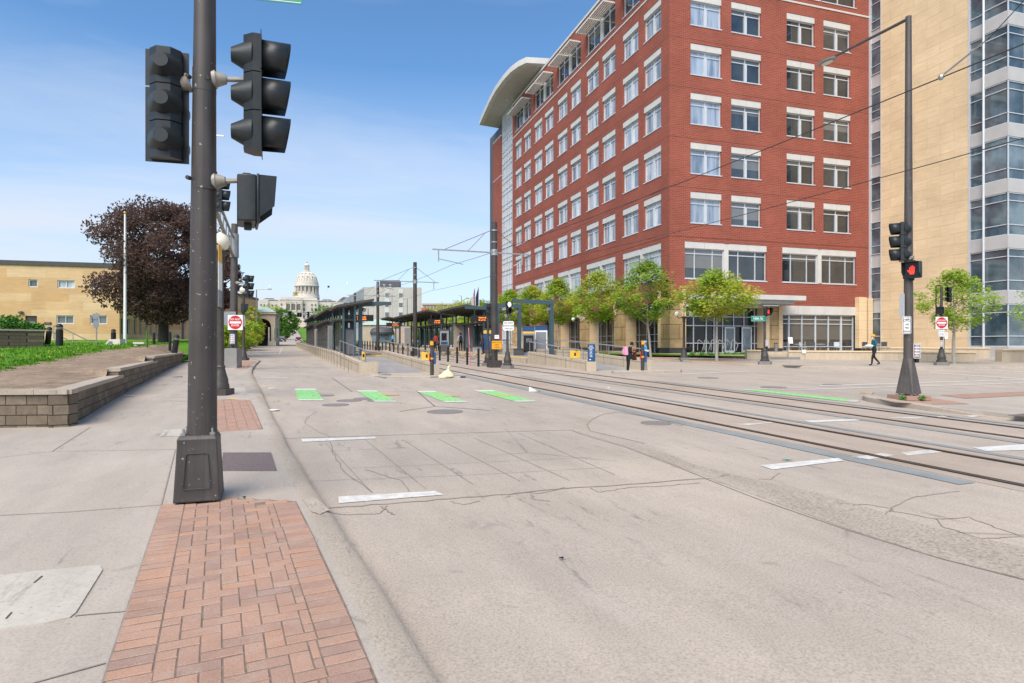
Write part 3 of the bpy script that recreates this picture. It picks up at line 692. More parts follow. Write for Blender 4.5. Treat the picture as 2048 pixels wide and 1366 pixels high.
for a, b in LW:
    mid = (a+b)/2
    for u0, u1 in ((a, mid-.23), (mid+.23, b)):
        put_window('L', u0, u1, 7.72, 10.89, 'blind_sky_glass', .56, (.27, .8), .83)
        put_window('L', u0, u1, 33.85, 36.6, 'window_glass', 0, (.5,), .8)
    M().m('white_panel').box(.06, .32, mid-.23, mid+.23, 7.72, 10.87).build('mullion_pier', bld, smooth=0); M().m('white_panel').box(.1, .32, mid-.2, mid+.2, 33.85, 36.6).build('mullion_pier', bld, smooth=0)
    for u0, u1 in ((a+.05, mid-.1), (mid+.1, b-.05)):                                  # slatted sunshade
        m = M().m('white_panel')
        for i in range(6): m.box(-1.25+.22*i, -1.25+.22*i+.14, u0+.06, u1-.06, 36.25, 36.31)
        m.box(-1.32, .0, u0, u0+.06, 36.2, 36.36).box(-1.32, 0, u1-.06, u1, 36.2, 36.36).box(-1.32, -1.26, u0+.06, u1-.06, 36.14, 36.38)
        m.build('sunshade', bld, smooth=0)
# glazed stair tower at the far end
m = M().m('white_panel').box(.18, 3, 43.77, 49.57, 1, 39.2); m.build('stair_wall', bld, smooth=0)
m = M().m('blind_sky_glass')
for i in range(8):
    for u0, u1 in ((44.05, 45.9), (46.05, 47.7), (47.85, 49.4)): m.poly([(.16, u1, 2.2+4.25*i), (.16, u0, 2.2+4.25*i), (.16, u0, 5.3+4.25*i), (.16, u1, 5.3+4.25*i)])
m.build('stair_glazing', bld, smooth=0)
m = M().m('frame_white')
for u in (43.9, 44.05, 45.0, 45.92, 46.02, 46.9, 47.72, 47.82, 48.6, 49.45): m.box(.06, .15, u-.03, u+.03, 1.2, 38.8)
for z in [2.2+4.25*i+k for i in range(9) for k in (0, .75, 2.4, 3.1)]: m.box(.07, .15, 43.8, 49.5, z-.03, z+.03)
m.build('stair_mullion', bld, smooth=0)
# flat roof canopy with a bowed edge
P = [(-2.2, 55.2), (-2.75, 50), (-3.2, 45.5), (-3.5, 41), (-3.5, 37.2), (-3.3, 34.4), (-2.85, 32.4), (-2.2, 31), (.8, 30.4), (9, 31), (9, 57)]
m = M().m('white_panel').prism(P, 39.0, 39.75); m.build('roof_canopy', bld, smooth=30)
m = M().m('grey_panel').prism([(x+.5 if x < 0 else x, y+(.4 if y < 40 else -.4)) for x, y in P], 38.86, 38.998); m.build('canopy_soffit', bld, smooth=0)
m = M().m('blue_glass').box(.9, 8, 33, 43.9, 38.5, 38.85); m.m('frame_white')
for y in range(33, 44, 2): m.box(.82, .9, y-.04, y+.04, 38.48, 38.85)
m.build('clerestory', bld, smooth=0)
m = M().m('sign_white').tube([(-.1, 42.6, 38.6), (-.7, 42.6, 39.0), (-1.1, 42.6, 38.8)], .05).ball((-1.15, 42.6, 38.65), .17, 8, 6); m.build('security_camera', bld)
# stone base
PY = [(8.55, 10.25), (17.0, 18.7), (25.45, 27.15), (33.95, 35.7), (42.0, 43.8)]
for a, b in PY:
    M().m('rough_stone').box(-.03, .40, a, b, 1.75, ZS).m('pale_stone').box(.402, 1.9, a+.06, b-.06, 1.2, ZS-.002).m('canopy_dark').box(-.02, .39, a+.02, b-.02, .7, 1.748).build('stone_pier', bld, smooth=0)
    M().m('pale_stone').box(-.10, -.032, b-.5, b-.05, 5.0, 6.6).build('pilaster', bld, smooth=0)
M().m('rough_stone').box(-.04, 1.55, -.04, 1.72, 1.75, ZS).m('canopy_dark').box(-.02, 1.5, -.02, 1.7, .7, 1.748).build('stone_pier', bld, smooth=0)
for q in ((-.12, -.042, 1.35, 1.70, 1.75, 6.75), (1.2, 1.53, -.14, -.042, 1.75, 6.75), (20.0, 20.95, -.45, -.005, 1.7, 6.5), (21.15, 21.72, -.42, -.005, 1.7, 6.45), (9.6, 10.0, -.30, .95, 1.7, 5.5), (11.05, 11.45, -.3, .35, 1.7, 5.5)):
    M().m('pale_stone').box(*q).build('pilaster', bld, smooth=0)
M().m('rough_stone').box(10.0, 11.05, -.2, .95, 1.75, 5.5).build('rough_panel', bld, smooth=0); M().m('rough_stone').box(20.95, 21.15, -.1, .2, 1.75, 5.6).build('rough_panel', bld, smooth=0)
M().m('canopy_dark').box(9.65, 11.4, -.19, .9, .9, 1.698).build('plinth', bld, smooth=0)
m = M().m('dark_glass').poly([(1.6, 43.7, 1), (1.6, 1.72, 1), (1.6, 1.72, ZS-.05), (1.6, 43.7, ZS-.05)]); m.build('arcade_glass', bld, smooth=0)
m = M().m('frame_grey')
for i in range(30):
    y = 2.2+i*1.42; m.box(1.5, 1.59, y-.04, y+.04, 1, ZS-.05)
m.box(1.5, 1.585, 1.75, 43.7, 2.3, 2.37).box(1.5, 1.585, 1.75, 43.7, 1.15, 1.25).box(1.5, 1.585, 1.75, 43.7, 2.95, 3.0)
m.build('arcade_mullion', bld, smooth=0)
# shop front on the right face
m = M().m('dark_glass').poly([(1.55, .9, 1.2), (9.6, .9, 1.2), (9.6, .9, 5.45), (1.55, .9, 5.45)]); m.build('shopfront_glass', bld, smooth=0)
m = M().m('window_glass').poly([(11.45, .3, 1.4), (20.0, .3, 1.4), (20.0, .3, 4.78), (11.45, .3, 4.78)]); m.build('lobby_glass', bld, smooth=0)
m = M().m('white_panel').box(11.45, 13.4, -.03, .28, 4.8, ZS-.002).box(13.42, 16.5, -.03, .28, 4.8, ZS-.002).box(16.52, 20.0, -.03, .28, 4.8, ZS-.002); m.box(1.55, 9.6, .0, .85, 5.3, ZS-.003); m.build('panel_band', bld, smooth=0)
m = M().m('frame_white')
for x, w in ((11.5, .05), (12.55, .07), (14.0, .05), (15.55, .07), (17.05, .05), (18.55, .09), (19.95, .05)): m.box(x-w, x+w, .18, .29, 1.4, 4.78)
for z in (1.45, 1.85, 3.95, 4.35, 4.75): m.box(11.47, 20.0, .2, .285, z-.035, z+.035)
for x in (1.7, 2.9, 4.2, 5.0, 5.9, 7.05, 8.15, 9.3): m.box(x-.04, x+.04, .8, .89, 1.2, 5.3)
for z in (1.3, 2.15, 3.7, 4.5): m.box(1.6, 9.6, .82, .885, z-.035, z+.035)
m.build('shopfront_mullion', bld, smooth=0)
for x in (6.05, 7.85):                                # two doors
    m = M().m('frame_white').box(x, x+.12, .70, .79, 1.25, 3.6).box(x+.95, x+1.07, .70, .79, 1.25, 3.6).box(x+.12, x+.95, .7, .79, 3.48, 3.6).box(x+.12, x+.95, .7, .79, 1.25, 1.5)
    m.m('blue_glass').box(x+.12, x+.95, .74, .76, 1.5, 3.48)
    d = m.build('door', bld, smooth=0); M().m('rail_silver').bar((x+.22, .64, 2.0), (x+.22, .64, 2.6), .04).build('handle', d)
m = M().m('white_panel').box(1.8, 11.9, -2.6, -.02, 5.85, 6.25); m.m('grey_panel').box(2.2, 11.0, -2.2, -.03, 5.55, 5.848); m.build('entrance_canopy', bld, smooth=0)
# yellow stone wing set square to the red face, with a glazed bay
wing = thing('stone_wing_building', 'tall yellow stone building with a glazed corner bay joined to the red brick block', 'office building', (BX, BY, 0), BR)
WX = 21.7
m = M().m('pale_stone').box(WX, WX+12, -9.60, -1.35, 1.2, 52); m.build('wall', wing, smooth=0)
m = M().m('grey_panel').box(WX+.12, WX+10, -1.348, 6, 1.2, 50); m.build('recess_wall', wing, smooth=0)
m = M().m('frame_white').box(WX-.02, WX+.1, -.22, -.003, 6.3, 50).box(WX-.02, WX+.1, -1.345, -1.27, 1.5, 50); m.build('strip_frame', wing, smooth=0)
def strip(name, x, y0, y1, outward=.0, n=11, div=()):
    for i in range(n):
        z = 2.05+4.25*i; m = M().m('blue_glass').poly([(x, y1, z), (x, y0, z), (x, y0, z+3.05), (x, y1, z+3.05)])
        m.m('frame_white')
        for q, h in ((z+.03, .06), (z+.78, .05), (z+2.42, .05), (z+3.02, .06)): m.box(x-.06, x-.005, y0, y1, q-h/2, q+h/2)
        for yy in div: m.box(x-.07, x-.005, yy-.04, yy+.04, z+.06, z+2.99)
        m.build(name, wing, smooth=0)
strip('strip_window', WX+.08, -1.26, -.24)
# bay: left flank (two panels), then the face turned to the street
BY0, BY1, BY2 = -9.61, -10.82, -12.55
m = M().m('grey_panel').box(WX+.15, WX+9, BY2+.1, BY0-.003, 1.2, 52)
m.build('bay_core', wing, smooth=0)
for i in range(12):
    z = 5.12+4.25*i-4.25
    m = M().m('grey_panel').box(WX-.02, WX+.14, BY1+.02, BY0-.004, z, z+1.0).box(WX-.30, WX+.14, BY2, BY1-.12, z, z+1.0).box(WX-.30, WX+9, BY2-.16, BY2-.002, z, z+1.0)
    m.build('spandrel', wing, smooth=0)
for i in range(11):
    z = 1.87+4.25*i
    m = M().m('blue_glass').poly([(WX+.1, BY0, z), (WX+.1, BY1, z), (WX+.1, BY1, z+3.25), (WX+.1, BY0, z+3.25)][::-1])
    m.poly([(WX-.2, BY1-.14, z), (WX-.2, BY2, z), (WX-.2, BY2, z+3.25), (WX-.2, BY1-.14, z+3.25)][::-1])
    m.poly([(WX-.2, BY2-.06, z), (WX+9, BY2-.06, z), (WX+9, BY2-.06, z+3.25), (WX-.2, BY2-.06, z+3.25)])
    m.m('frame_white')
    for q in (.03, .8, 2.62, 3.2):
        m.box(WX+.02, WX+.095, BY1, BY0-.01, z+q-.03, z+q+.03).box(WX-.27, WX-.205, BY2, BY1-.15, z+q-.03, z+q+.03).box(WX-.27, WX+9, BY2-.13, BY2-.065, z+q-.03, z+q+.03)
    for x in (WX-.2, WX+1.6, WX+3.4, WX+5.2): m.box(x-.04, x+.04, BY2-.14, BY2-.066, z+.06, z+3.17)
    m.build('bay_window', wing, smooth=0)
m = M().m('frame_white').cyl((WX-.28, BY1-.06, 1.6), (WX-.28, BY1-.06, 52), .09, n=8); m.build('bay_post', wing)
m = M().m('frame_white').box(WX-.03, WX+.1, BY0-.002, BY0+.12, 1.4, 52); m.build('corner_trim', wing, smooth=0)
# ---------------------------------------------------------------- plaza walls, steps and planter
def px_wall(name, px, h, t, mt, label, cat, zo=KH, capm=None, grp=None):
    pts = gp(px, zo); m = M().m(mt); o = thing(name, label, cat, group=grp)
    c = M().m(capm or mt)
    for a, b in zip(pts, pts[1:]):
        d = (b-a).normalized(); n = Vector((-d.y, d.x, 0)).normalized()*t
        if n.dot(a) < 0: n = -n
        zt = max(a.z, b.z)+h
        m.hexa([a, b, b+n, a+n, (a.x, a.y, zt), (b.x, b.y, zt), (b.x+n.x, b.y+n.y, zt), (a.x+n.x, a.y+n.y, zt)])
        e = n*.12; c.hexa([(q.x, q.y, zz) for zz in (zt+.002, zt+.09) for q in (a-e, b-e, b+n+e, a+n+e)])
    m.build('wall_body', o, smooth=0); c.build('wall_cap', o, smooth=0)
    return o
px_wall('plaza_wall', [(1577, 718.6), (1660, 719.6), (1758, 720.4), (1850, 721.8), (1952, 723)], .55, .45, 'wall_concrete', 'low pale stone wall in front of the cafe tables from the steps to the wing', 'wall', capm='pale_stone')
px_wall('plaza_wall', [(1760, 715.5), (1860, 716.4), (1980, 717.4)], .72, .5, 'wall_concrete', 'higher stone wall standing behind the low wall below the yellow stone building', 'wall', capm='pale_stone')
px_wall('plaza_wall', [(2004, 723.5), (2048, 723.5), (2200, 724)], .75, .6, 'wall_concrete', 'stone wall end at the right edge of the picture past the dark gap', 'wall', capm='pale_stone')
px_wall('planter_wall', [(1494, 718.8), (1522, 719)], .6, .9, 'wall_concrete', 'square stone planter end left of the entrance steps', 'planter wall', capm='pale_stone')
px_wall('planter_kerb', [(1245, 710.6), (1300, 712), (1400, 714.5), (1505, 717.6)], .14, .3, 'pale_stone', 'low yellow stone edging along the planting bed under the corner pier', 'edging')
px_wall('planter_kerb', [(1094, 702.4), (1160, 705.6), (1240, 709.8)], .14, .3, 'pale_stone', 'low yellow stone edging behind the row of street trees', 'edging')
t = thing('entrance_steps', 'three broad pale stone steps between the planter and the low plaza wall', 'steps')
for i in range(3):
    a, b, c, d = gp([(1524, 718.6-i*.2), (1600, 719-i*.2), (1604, 714-i*2.6), (1528, 713.6-i*2.6)], KH); m = M().m('plinth_concrete' if i < 1 else 'wall_concrete')
    off = (c-b).normalized()*.38*i; z0 = a.z-.05; z1 = a.z+.17*(i+1)
    m.hexa([(q.x, q.y, z0) for q in (a+off, b+off, b+off+(c-b).normalized()*4, a+off+(c-b).normalized()*4)]+[(q.x, q.y, z1+.003*i) for q in (a+off, b+off, b+off+(c-b).normalized()*4, a+off+(c-b).normalized()*4)]); m.build('step', t, smooth=0)
m = M().m('plinth_concrete'); pa = [G(a, b, KH) for a, b in ((1577, 717), (1760, 719.5), (1800, 714), (1980, 716))]
m.poly([(p.x, p.y, 1.32) for p in (G(1500, 714, KH), G(1577, 716, KH), G(1760, 718, KH), G(1800, 714, KH), G(1745, 707, KH), G(1520, 706, KH))]); structure(m.build('plaza_floor', smooth=0))
m = M().m('grass'); m.poly([(*c2w((px-1024)/F*d, d), z) for px, d, z in ((1090, 62.5, 1.35), (1245, 51.2, 1.2), (1500, 46.2, 1.15), (1500, 49, 1.3), (1340, 52.2, 1.3), (1310, 53.8, 1.3), (1090, 76, 1.5))]); structure(m.build('planting_bed', smooth=0))
# ---------------------------------------------------------------- left: retaining wall, lawn, low stone building
LAWN = [(137, 853, .73), (252, 786, None)]
t = thing('retaining_wall', 'stepped block retaining wall with flat caps edging the lawn by the pavement', 'retaining wall')
w0, w1, w2, w3, w4 = [G(a, b, KH) for a, b in ((-420, 862), (137, 853.5), (244, 790), (313, 751), (365, 724))]
def wall_run(a, b, zt, z0=None):
    d = (b-a).normalized(); n = Vector((-d.y, d.x, 0))
    if (n.y < 0) if abs(d.x) > abs(d.y) else (n.x > 0): n = -n
    n = n.normalized()*.32; z0 = a.z-.1
    M().m('block_wall').hexa([(q.x, q.y, z) for z in (z0, zt) for q in (a, b, b+n, a+n)]).build('block_course', t, smooth=0)
    m = M().m('kerb_concrete'); L = (b-a).length; k = max(1, round(L/.62)); e = n.normalized()*.05
    for i in range(k):
        p, q = a+d*(L*i/k+.004), a+d*(L*(i+1)/k-.004); m.hexa([(c.x, c.y, z) for z in (zt+.003, zt+.095+rr.uniform(-.004, .004)) for c in (p-e, q-e, q+n, p+n)])
    m.build('wall_cap', t, smooth=0)
wall_run(w0, w1, .98); wall_run(w1+(w2-w1)*.0, w2, .98); wall_run(w2-(w2-w1)*.10, w3, 1.19); wall_run(w3-(w3-w2)*.14, w4, 1.40)
# lawn: a warped sheet from the wall up to the building
def lawn_z(d): return 1.0+max(0, min(1, (d-13)/34))*1.15+max(0, d-47)*.026
def tier(d): return 1.05 if d < 17.8 else 1.262 if d < 25.8 else 1.472 if d < 35 else 1.3
NX, NY = 30, 40; mg = M(); rowv = []
LD = [12.56+i*(66-12.56)/NY for i in range(NY+1)]
def wall_px(d):                           # right edge of the lawn (inside the wall) at depth d, as a lens-frame X
    P = []
    for q in (w1, w2, w3, w4): P.append((sn*q.x+cs*q.y, cs*q.x-sn*q.y))
    P.append((44, -21.9)); P.append((70, -36))
    for (a, xa), (b, xb) in zip(P, P[1:]):
        if d <= b: return xa+(xb-xa)*(d-a)/(b-a)
    return P[-1][1]
vs_ = []
for d in LD:
    xr = wall_px(max(d, 12.2))-.22
    for i in range(NX+1):
        f = (i/NX)**1.6; X = xr-f*42; x, y = c2w(X, d); e = .04*math.sin(x*1.7)*math.sin(y*1.3)
        edge = min(1, (xr-X)/1.2+ (1 if d > 43 else 0))
        zz = lawn_z(d)*1; zz = zz if d > 13 else 1.0
        vs_.append((x, y, (zz+e-.03)*edge+(1-edge)*tier(d)))
mg.m('grass').faces(vs_, [(j*(NX+1)+i+1, j*(NX+1)+i, (j+1)*(NX+1)+i, (j+1)*(NX+1)+i+1) for j in range(NY) for i in range(NX)])
lawn = structure(mg.build('lawn', smooth=180))
def lz(x, y):
    d = sn*x+cs*y; return lawn_z(d)+.04*math.sin(x*1.7)*math.sin(y*1.3)
# bare strip along the wall, laid on the lawn
m = M().m('dirt')
DP = [(0, 742), (55, 733), (118, 721), (183, 706), (256, 697.5), (300, 691.5)]
def lawn_hit(px, py):
    d = 13.0
    for _ in range(40):
        z = lawn_z(d); d = F*(H-z)/max(py-HY, 1e-3) if py > HY+3 else d
        d = max(12, min(60, d))
        break
    lo, hi = 12., 60.
    for _ in range(40):
        mid = (lo+hi)/2
        if H+(HY-py)*mid/F > lawn_z(mid): lo = mid
        else: hi = mid
    return lo
SP = []
for px, py in [(-200, 770)]+DP+[(345, 689)]:
    d = lawn_hit(px, py); X = (px-1024)/F*d; SP.append((d, X))
def strip_left(d):
    for (a, xa), (b, xb) in zip(SP, SP[1:]):
        if a <= d <= b: return xa+(xb-xa)*(d-a)/(b-a)
    return SP[0][1]-6 if d < SP[0][0] else SP[-1][1]
for v in lawn.data.vertices:
    d_ = sn*v.co.x+cs*v.co.y
    if d_ < 42 and cs*v.co.x-sn*v.co.y > strip_left(max(d_, SP[0][0]))+.5: v.co.z -= .18
prev = None; k = 110
for i in range(k+1):
    d = 12.56+i*(43-12.56)/k; xr = wall_px(max(d, 12.2))-.28; xl = min(strip_left(d)+.25*math.sin(d*3.1)+.15*math.sin(d*7), xr-.1)
    row = []
    for j in range(13):
        X = xr+(xl-xr)*j/12; x, y = c2w(X, d); edge = min(1, (xr+.06-X)/1.2); zz = lawn_z(d) if d > 13 else 1.0
        zz = zz+.04*math.sin(x*1.7)*math.sin(y*1.3)
        row.append((x, y, (zz+.05)*edge+(1-edge)*(tier(d)+.012)))
    if prev:
        for j in range(12): m.poly([prev[j], row[j], row[j+1], prev[j+1]])
    prev = row
structure(m.build('bare_soil', smooth=180))
m = M().m('grass'); gr = random.Random(5)
for i in range(16000):                    # blades
    d = 12.6+34*gr.random()**1.5; xr = wall_px(d)
    if i % 4 == 0: X = strip_left(d)+gr.uniform(-1.2, .7)*(.35+gr.random())
    else: X = strip_left(d)-gr.random()**1.5*16
    if X > xr-.3: continue
    x, y = c2w(X, d); z = lz(x, y); h = gr.uniform(.05, .12); a = gr.random()*6.3; w = .012+.0006*d
    m.poly([(x-w*math.cos(a), y-w*math.sin(a), z-.01), (x+w*math.cos(a), y+w*math.sin(a), z-.01), (x+gr.uniform(-.05, .05), y+gr.uniform(-.05, .05), z+h)])
stuff(tag(m.build('grass', smooth=0), 'short green grass growing on the lawn behind the block wall', 'grass'))
m = M().m('yellow_paint')
for i in range(18):
    d = gr.uniform(15, 36); X = strip_left(d)-abs(gr.gauss(0, 1.6))-.2; x, y = c2w(X, d); m.ball((x, y, lz(x, y)+.12), .03, 5, 3)
stuff(tag(m.build('dandelions', smooth=0), 'yellow dandelion heads dotted over the lawn', 'flowers'))
m = M().m('grass'); m.poly([(*c2w((px-1024)/F*d, d), tz(d)+.2) for px, d in ((365, 40), (452, 46), (452, 75), (340, 75))]); structure(m.build('verge', smooth=0))
# low yellow stone building
B0 = W(239, 680, 62.7); b0d = 62.7
low = thing('low_stone_building', 'low flat roofed two storey building of golden stone panels behind the lawn', 'building', (B0.x, B0.y, 0), 0)
q = W(0, 680, 60.0); a1 = Vector((q.x-B0.x, q.y-B0.y, 0)); q = W(363, 680, 77.3); a2 = Vector((q.x-B0.x, q.y-B0.y, 0)).normalized()
low.rotation_euler.z = math.atan2(-a1.y, -a1.x)
e1 = Vector((math.cos(low.rotation_euler.z), math.sin(low.rotation_euler.z), 0)); a2l = Vector((a2.dot(e1), a2.dot(Vector((-e1.y, e1.x, 0))), 0))
zb, ztop = 2.0, 9.75
def lowx(px):                             # local x (negative leftwards) on the front face
    k = (px-1024)/F; o = (cs*B0.x-sn*B0.y, sn*B0.x+cs*B0.y); d = (cs*e1.x-sn*e1.y, sn*e1.x+cs*e1.y)
    return (k*o[1]-o[0])/(d[0]-k*d[1])
def lowz(px, py):
    x = lowx(px); p = B0+e1*x; d = sn*p.x+cs*p.y; return H+(HY-py)*d/F
hf = []
for a, b, c, d in ((57, 75.5, 574, 558.5), (115, 150, 576, 560), (113, 148, 647.5, 630.5), (180, 214.5, 648, 630.5), (181, 200, 577, 563)):
    hf.append((lowx(a), lowx(b), lowz(a, c), lowz(a, d)))
door = (lowx(50.5), lowx(74), 2.2, lowz(50, 631.5))
m = M().m('yellow_stone'); facade(m, lambda u, t_, z: (u, t_, z), -26, 0, zb, ztop, hf+[door], .3)
fl = 46; n2 = Vector((-a2l.y, a2l.x, 0)) if True else None
if n2.x < 0: n2 = -n2
def toS(u, t_, z): p = a2l*u-n2*t_; return (p.x, p.y, z)
def lowu(px):
    A2 = a2; k = (px-1024)/F; o = (cs*B0.x-sn*B0.y, sn*B0.x+cs*B0.y); d = (cs*A2.x-sn*A2.y, sn*A2.x+cs*A2.y); return (k*o[1]-o[0])/(d[0]-k*d[1])
hs = []
for a, b in ((242, 248.5), (252, 260.5), (268, 273.5), (279, 284), (291, 295.5), (300, 304.5), (311, 315), (320, 323), (329, 332)): hs.append((lowu(a), lowu(b), 3.05, 4.75))
hs.append((lowu(363), lowu(371), 2.2, 5.2))
facade(m, toS, 0, fl, zb, ztop, hs, .3); m.build('wall', low, smooth=0)
m = M().m('canopy_dark').box(-26.1, .1, -.12, .25, ztop-.003, ztop+.42); p0, p1 = toS(0, -.12, 0), toS(fl, -.12, 0); p2, p3 = toS(fl, .3, 0), toS(0, .3, 0)
m.hexa([(q[0], q[1], z) for z in (ztop, ztop+.418) for q in (p0, p1, p2, p3)]); m.build('parapet', low, smooth=0)
for i, (a, b, c, d) in enumerate(hf):
    f = M().m('frame_white'); t_ = .09; f.box(a, a+t_, .08, .24, c, d).box(b-t_, b, .08, .24, c, d).box(a+t_, b-t_, .08, .24, c, c+t_).box(a+t_, b-t_, .08, .24, d-t_, d)
    if b-a > 1.2: f.box((a+b)/2-.03, (a+b)/2+.03, .12, .24, c+t_, d-t_)
    o = f.build('window', low, smooth=0); M().m('blind_sky_glass' if i in (1, 4) else 'window_glass').poly([(a, .22, c), (b, .22, c), (b, .22, d), (a, .22, d)]).build('pane', o, smooth=0)
for a, b, c, d in hs:
    f = M().m('frame_white'); P = lambda u, t_, z: Vector(toS(u, t_, z))
    f.bar(P(a, .15, c+.04), P(b, .15, c+.04), .08).bar(P(a, .15, d-.04), P(b, .15, d-.04), .08).bar(P(a+.04, .15, c), P(a+.04, .15, d), .08).bar(P(b-.04, .15, c), P(b-.04, .15, d), .08)
    o = f.build('window', low, smooth=0); M().m('window_glass').poly([P(a, .22, c), P(b, .22, c), P(b, .22, d), P(a, .22, d)]).build('pane', o, smooth=0)
a, b, c, d = door
m = M().m('dark_pole').box(a, b, .14, .26, c, d-.002); o = m.build('door', low, smooth=0)
M().m('steel_grey').box(a+.32, b-.2, .12, .138, c+.7, d-.55).build('door_panel', o, smooth=0); M().m('galvanised').box(a+.12, a+.2, .06, .139, c+1.0, c+1.15).build('handle', o, smooth=0)
x, z = lowx(43), lowz(43, 625.5); M().m('dark_pole').lathe((x, -.12, z), [(.02, .16), (.14, .14), (.24, 0), (.18, -.06)], 10).build('wall_light', low)
x0, x1, z0, z1 = lowx(89), lowx(103), lowz(89, 649), lowz(89, 644.5); M().m('sign_black').box(x0, x1, -.06, -.003, z0, z1).m('sign_grey').box(x0+.08, x1-.08, -.065, -.061, z0+.05, z0+.09).box(x0+.15, x1-.15, -.065, -.061, z0+.13, z0+.17).build('wall_plaque', low, smooth=0)
# planter and shrub at the far left
p0, p1 = W(-60, 686, 36), W(89, 686, 39); p2, p3 = W(89, 686, 43), W(-60, 686, 41)
t = thing('raised_planter', 'raised block planter at the left edge of the lawn', 'planter'); zt = H+(HY-661)*37/F
m = M().m('block_wall').hexa([(q.x, q.y, z) for z in (1.6, zt) for q in (p0, p1, p2, p3)]); m.build('block_course', t, smooth=0)
M().m('kerb_concrete').hexa([(q.x, q.y, z) for z in (zt+.003, zt+.1) for q in (p0+(p0-p2)*.01, p1+(p1-p3)*.01, p2, p3)]).build('wall_cap', t, smooth=0)
def leafball(m, c, r, n, s, sq=1.0, rng=gr, flat=.0):
    for _ in range(n):
        v = Vector((rng.gauss(0, 1), rng.gauss(0, 1), rng.gauss(0, 1))).normalized()*(r*rng.random()**.45); v.z *= sq
        p = Vector(c)+v; u = Vector((rng.gauss(0, 1), rng.gauss(0, 1), rng.gauss(0, 1)*(1-flat))).normalized(); w = u.orthogonal().normalized()
        if flat: w = (w+Vector((0, 0, -flat*w.z))).normalized()
        k = s*rng.uniform(.6, 1.3); m.poly([p-u*k, p+w*k*.55, p+u*k, p-w*k*.55])
m = M().m('hedge')
for i in range(9):
    px = 2+i*9.5; c = W(px, 655-(9 if i < 4 else 0)+(i % 3), 38.5+i*.2); leafball(m, c, .36 if i > 4 else .55, 260, .09, 1)
tag(m.build('shrub', smooth=0), 'bright green shrubs overflowing the raised block planter', 'shrub')
# handrails of the sunken steps
for px, lb in (([(68, 652, 46), (82, 651.5, 46.5), (137, 681, 48), (156, 681, 49)], 'silver stair handrail nearest the planter on the lawn'), ([(107, 652, 47), (116, 652, 47.5), (176, 681, 49), (192, 681, 50)], 'silver stair handrail right of the tall bollard light on the lawn')):
    P = [W(a, b, d) for a, b, d in px]; t = thing('handrail', lb, 'handrail', group='handrails of the lawn steps'); M().m('rail_silver').tube(P, .035, 6).build('rail', t)
    for a, b, d in ((px[0]), px[1], (px[1][0]*.5+px[2][0]*.5, px[1][1]*.5+px[2][1]*.5, 47.3), px[2], px[3]):
        p = W(a, b, d); M().m('rail_silver').cyl((p.x, p.y, p.z-.95), p, .03, n=6).build('post', t)
# flagpole, bollard lights, posts, sign, stones
p = W(250, 688, 45); m = M().m('sign_white').cyl((0, 0, -.3), (0, 0, 9.35), .115, .06, 12); t = thing('flagpole', 'tall bare white flagpole in front of the purple maple', 'flagpole', (p.x, p.y, p.z)); m.build('pole', t); M().m('gold').ball((0, 0, 9.45), .1, 8, 6).build('finial', t)
M().m('galvanised').cyl((.1, 0, .9), (.1, 0, 9.2), .008, n=4).build('halyard', t)
bol = None
for px, y0, y1, d, w, tilt, lb in ((119, 684, 644.5, 34, .17, 0, 'black bollard light with louvred head standing tallest on the lawn'), (95.5, 683, 651, 43, .17, .12, 'leaning black bollard light beside the raised planter'), (227, 679, 656.5, 56, .2, 0, 'black bollard light in front of the low building corner'), (349, 702, 666, 37.5, .16, .14, 'leaning black bollard light at the end of the block wall')):
    h = (y0-y1)*d/F; p = W(px, y0, d); t = thing('bollard_light', lb, 'bollard light', (p.x, p.y, p.z-.1), CR, 'bollard lights on the lawn'); t.rotation_euler.y = tilt
    M().m('sign_black').cyl((0, 0, -.1), (0, 0, h*.72), w, n=14).build('post', t)
    m = M().m('lamp_globe').cyl((0, 0, h*.72), (0, 0, h*.86), w*.8, n=14); m.m('sign_black')
    for i in range(3): m.cyl((0, 0, h*(.735+.05*i)), (0, 0, h*(.75+.05*i)), w*1.0, n=14)
    m.build('louvre', t); M().m('sign_black').lathe((0, 0, h*.86), [(w, 0), (w, .04), (w*.75, .12), (w*.3, .17)], 14).build('cap', t)
for px, y0, y1, d, w, mt, lb in ((294, 697, 661, 35, .05, 'hedge', 'thin green post standing in the bare soil'), (308, 693, 666, 42, .09, 'sign_black', 'short black post left of the maple trunk'), (340, 697, 665, 40, .09, 'sign_black', 'short black post right of the maple trunk')):
    p = W(px, y0, d); t = tag(M().m(mt).cyl((0, 0, -.2), (0, 0, (y0-y1)*d/F), w, n=8).lathe((0, 0, (y0-y1)*d/F), [(w, 0), (w*.6, .03)], 8).build('post', None, (p.x, p.y, p.z)), lb, 'post')
p = W(193, 687, 44); t = thing('path_sign', 'grey back of a small path sign on a thin post near the flagpole', 'sign', (p.x, p.y, p.z), CR)
M().m('galvanised').cyl((0, 0, -.2), (0, 0, 2.15), .04, n=8).build('post', t); M().m('sign_grey').prism([(.22*math.cos(a*math.pi/4+.39), .30*math.sin(a*math.pi/4+.39)) for a in range(8)], -.01, .01).build('round_plate', t, (0, -.05, 1.35)).rotation_euler.x = R(90)
M().m('sign_grey').box(-.24, .24, -.06, -.045, 1.75, 2.1).build('square_plate', t, smooth=0)
